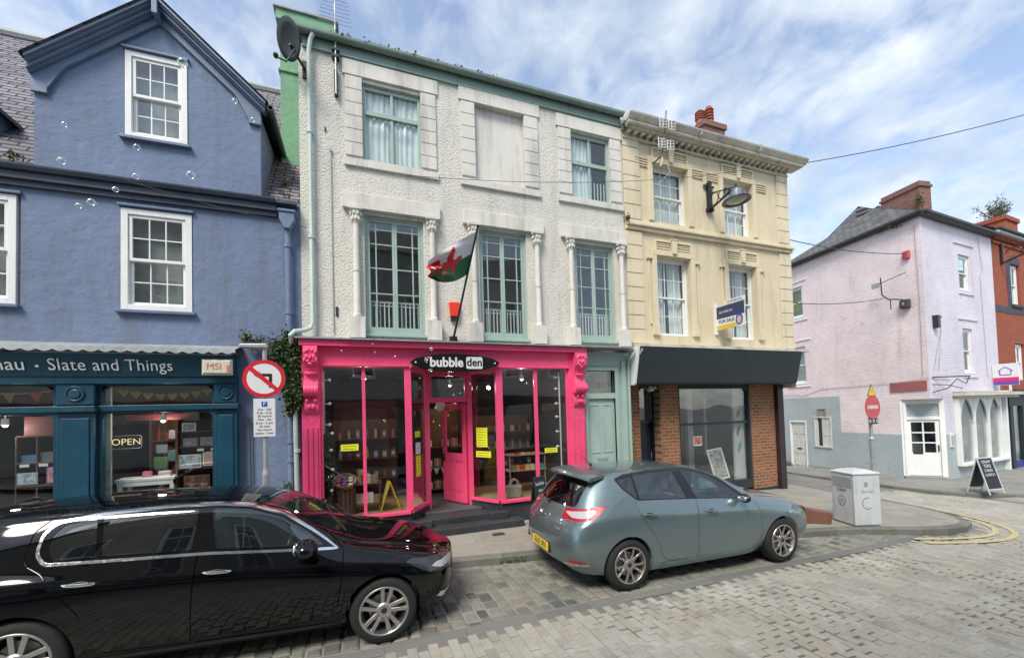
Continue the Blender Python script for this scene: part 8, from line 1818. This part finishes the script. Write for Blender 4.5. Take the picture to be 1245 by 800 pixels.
BUB = [(-1.07,3.28,4.69,0.03),(-1.43,3.55,4.0,0.022),(-1.16,3.7,4.14,0.03),(-1.53,3.81,4.35,0.022),(-0.88,3.74,4.81,0.02),(-0.84,4.15,4.95,0.02),(-1.88,3.66,4.09,0.025),(-1.62,3.73,3.97,0.02),(-1.67,3.55,3.78,0.024),(-1.73,3.54,3.74,0.02),(-2.03,3.98,4.53,0.018),(0.9,5.36,3.13,0.026),(0.91,5.49,2.86,0.024),(1.18,5.65,2.83,0.014),(0.66,5.63,2.91,0.012),(0.22,5.73,3.12,0.012),(0.45,5.53,3.04,0.012),(0.82,5.92,2.79,0.014),(1.38,6.24,2.56,0.018),(1.43,6.02,2.58,0.014),(1.67,6.37,2.75,0.016),(1.21,6.89,2.39,0.02),(1.41,6.86,2.25,0.014),(1.17,6.9,2.16,0.016),(1.06,6.91,2.03,0.012),(1.29,6.98,2.08,0.014),(0.19,5.72,3.23,0.012),(2.3,5.53,2.69,0.016),(-0.2,5.93,3.16,0.014),(-0.05,5.97,2.83,0.01),(1.29,6.23,1.56,0.01),(0.35,6.19,2.2,0.012)]
for (*p, r) in BUB:
    o = pro if first else pro.copy()
    if not first: COL.objects.link(o)
    first = False; o.location = p; o.scale = (r, r, r); tag(o, 'tiny clear soap bubble drifting in the air before the houses', 'soap bubble', 'soap bubbles drifting in the street')

# ---- lit lamps of the slate shop, and lamps added to brighten the pink shop
def spot(name, label, x, y, z, e, col=(1, .86, .7), r=.03):
    t = thing(name, label, 'light', (x, y, z)); b = B(); b.lathe([(.035, z+.09), (.045, z), (.03, z+.0)], (x, y, 0), 'z', 14); b.tube([(x, y, z+.09), (x, y, z+.2)], .008, 6); b.build('lamp_holder', m_signwhite, t, smooth=True)
    em2 = MATS.get('lit_bulb')
    if not em2:
        q = NT('lit_bulb'); e2 = q.n('ShaderNodeEmission'); e2.inputs[0].default_value = (1, .85, .65, 1); e2.inputs[1].default_value = 5; q.l(e2.outputs[0], q.out.inputs[0]); MATS['lit_bulb'] = em2 = q.m
    b = B(); b.ball((x, y, z-.005), .028); b.build('bulb', em2, t, smooth=True)
    L = bpy.data.lights.new('lamp_light', 'POINT'); L.energy = e; L.color = col; L.shadow_soft_size = .05; lo2 = bpy.data.objects.new('lamp_light', L); COL.objects.link(lo2); lo2.location = (0, 0, -.06); lo2.parent = t
spot('ceiling_spot', 'small lit spot lamp near the top of the right slate shop window', -2.85, S0+.3, 2.30, 9)
spot('ceiling_spot', 'small lit spot lamp near the top of the left slate shop window', -4.6, S0+.22, 2.30, 6)
spot('ceiling_spot', 'added lamp brightening the display stand in the left pink shop window', .1, PF+.45, 2.95, 7)
spot('ceiling_spot', 'added lamp brightening the soap table in the right pink shop window', 3.2, PF+.5, 2.95, 7)
spot('ceiling_spot', 'added lamp brightening the shelves facing the open pink door', 1.9, 9.0, 2.9, 5)
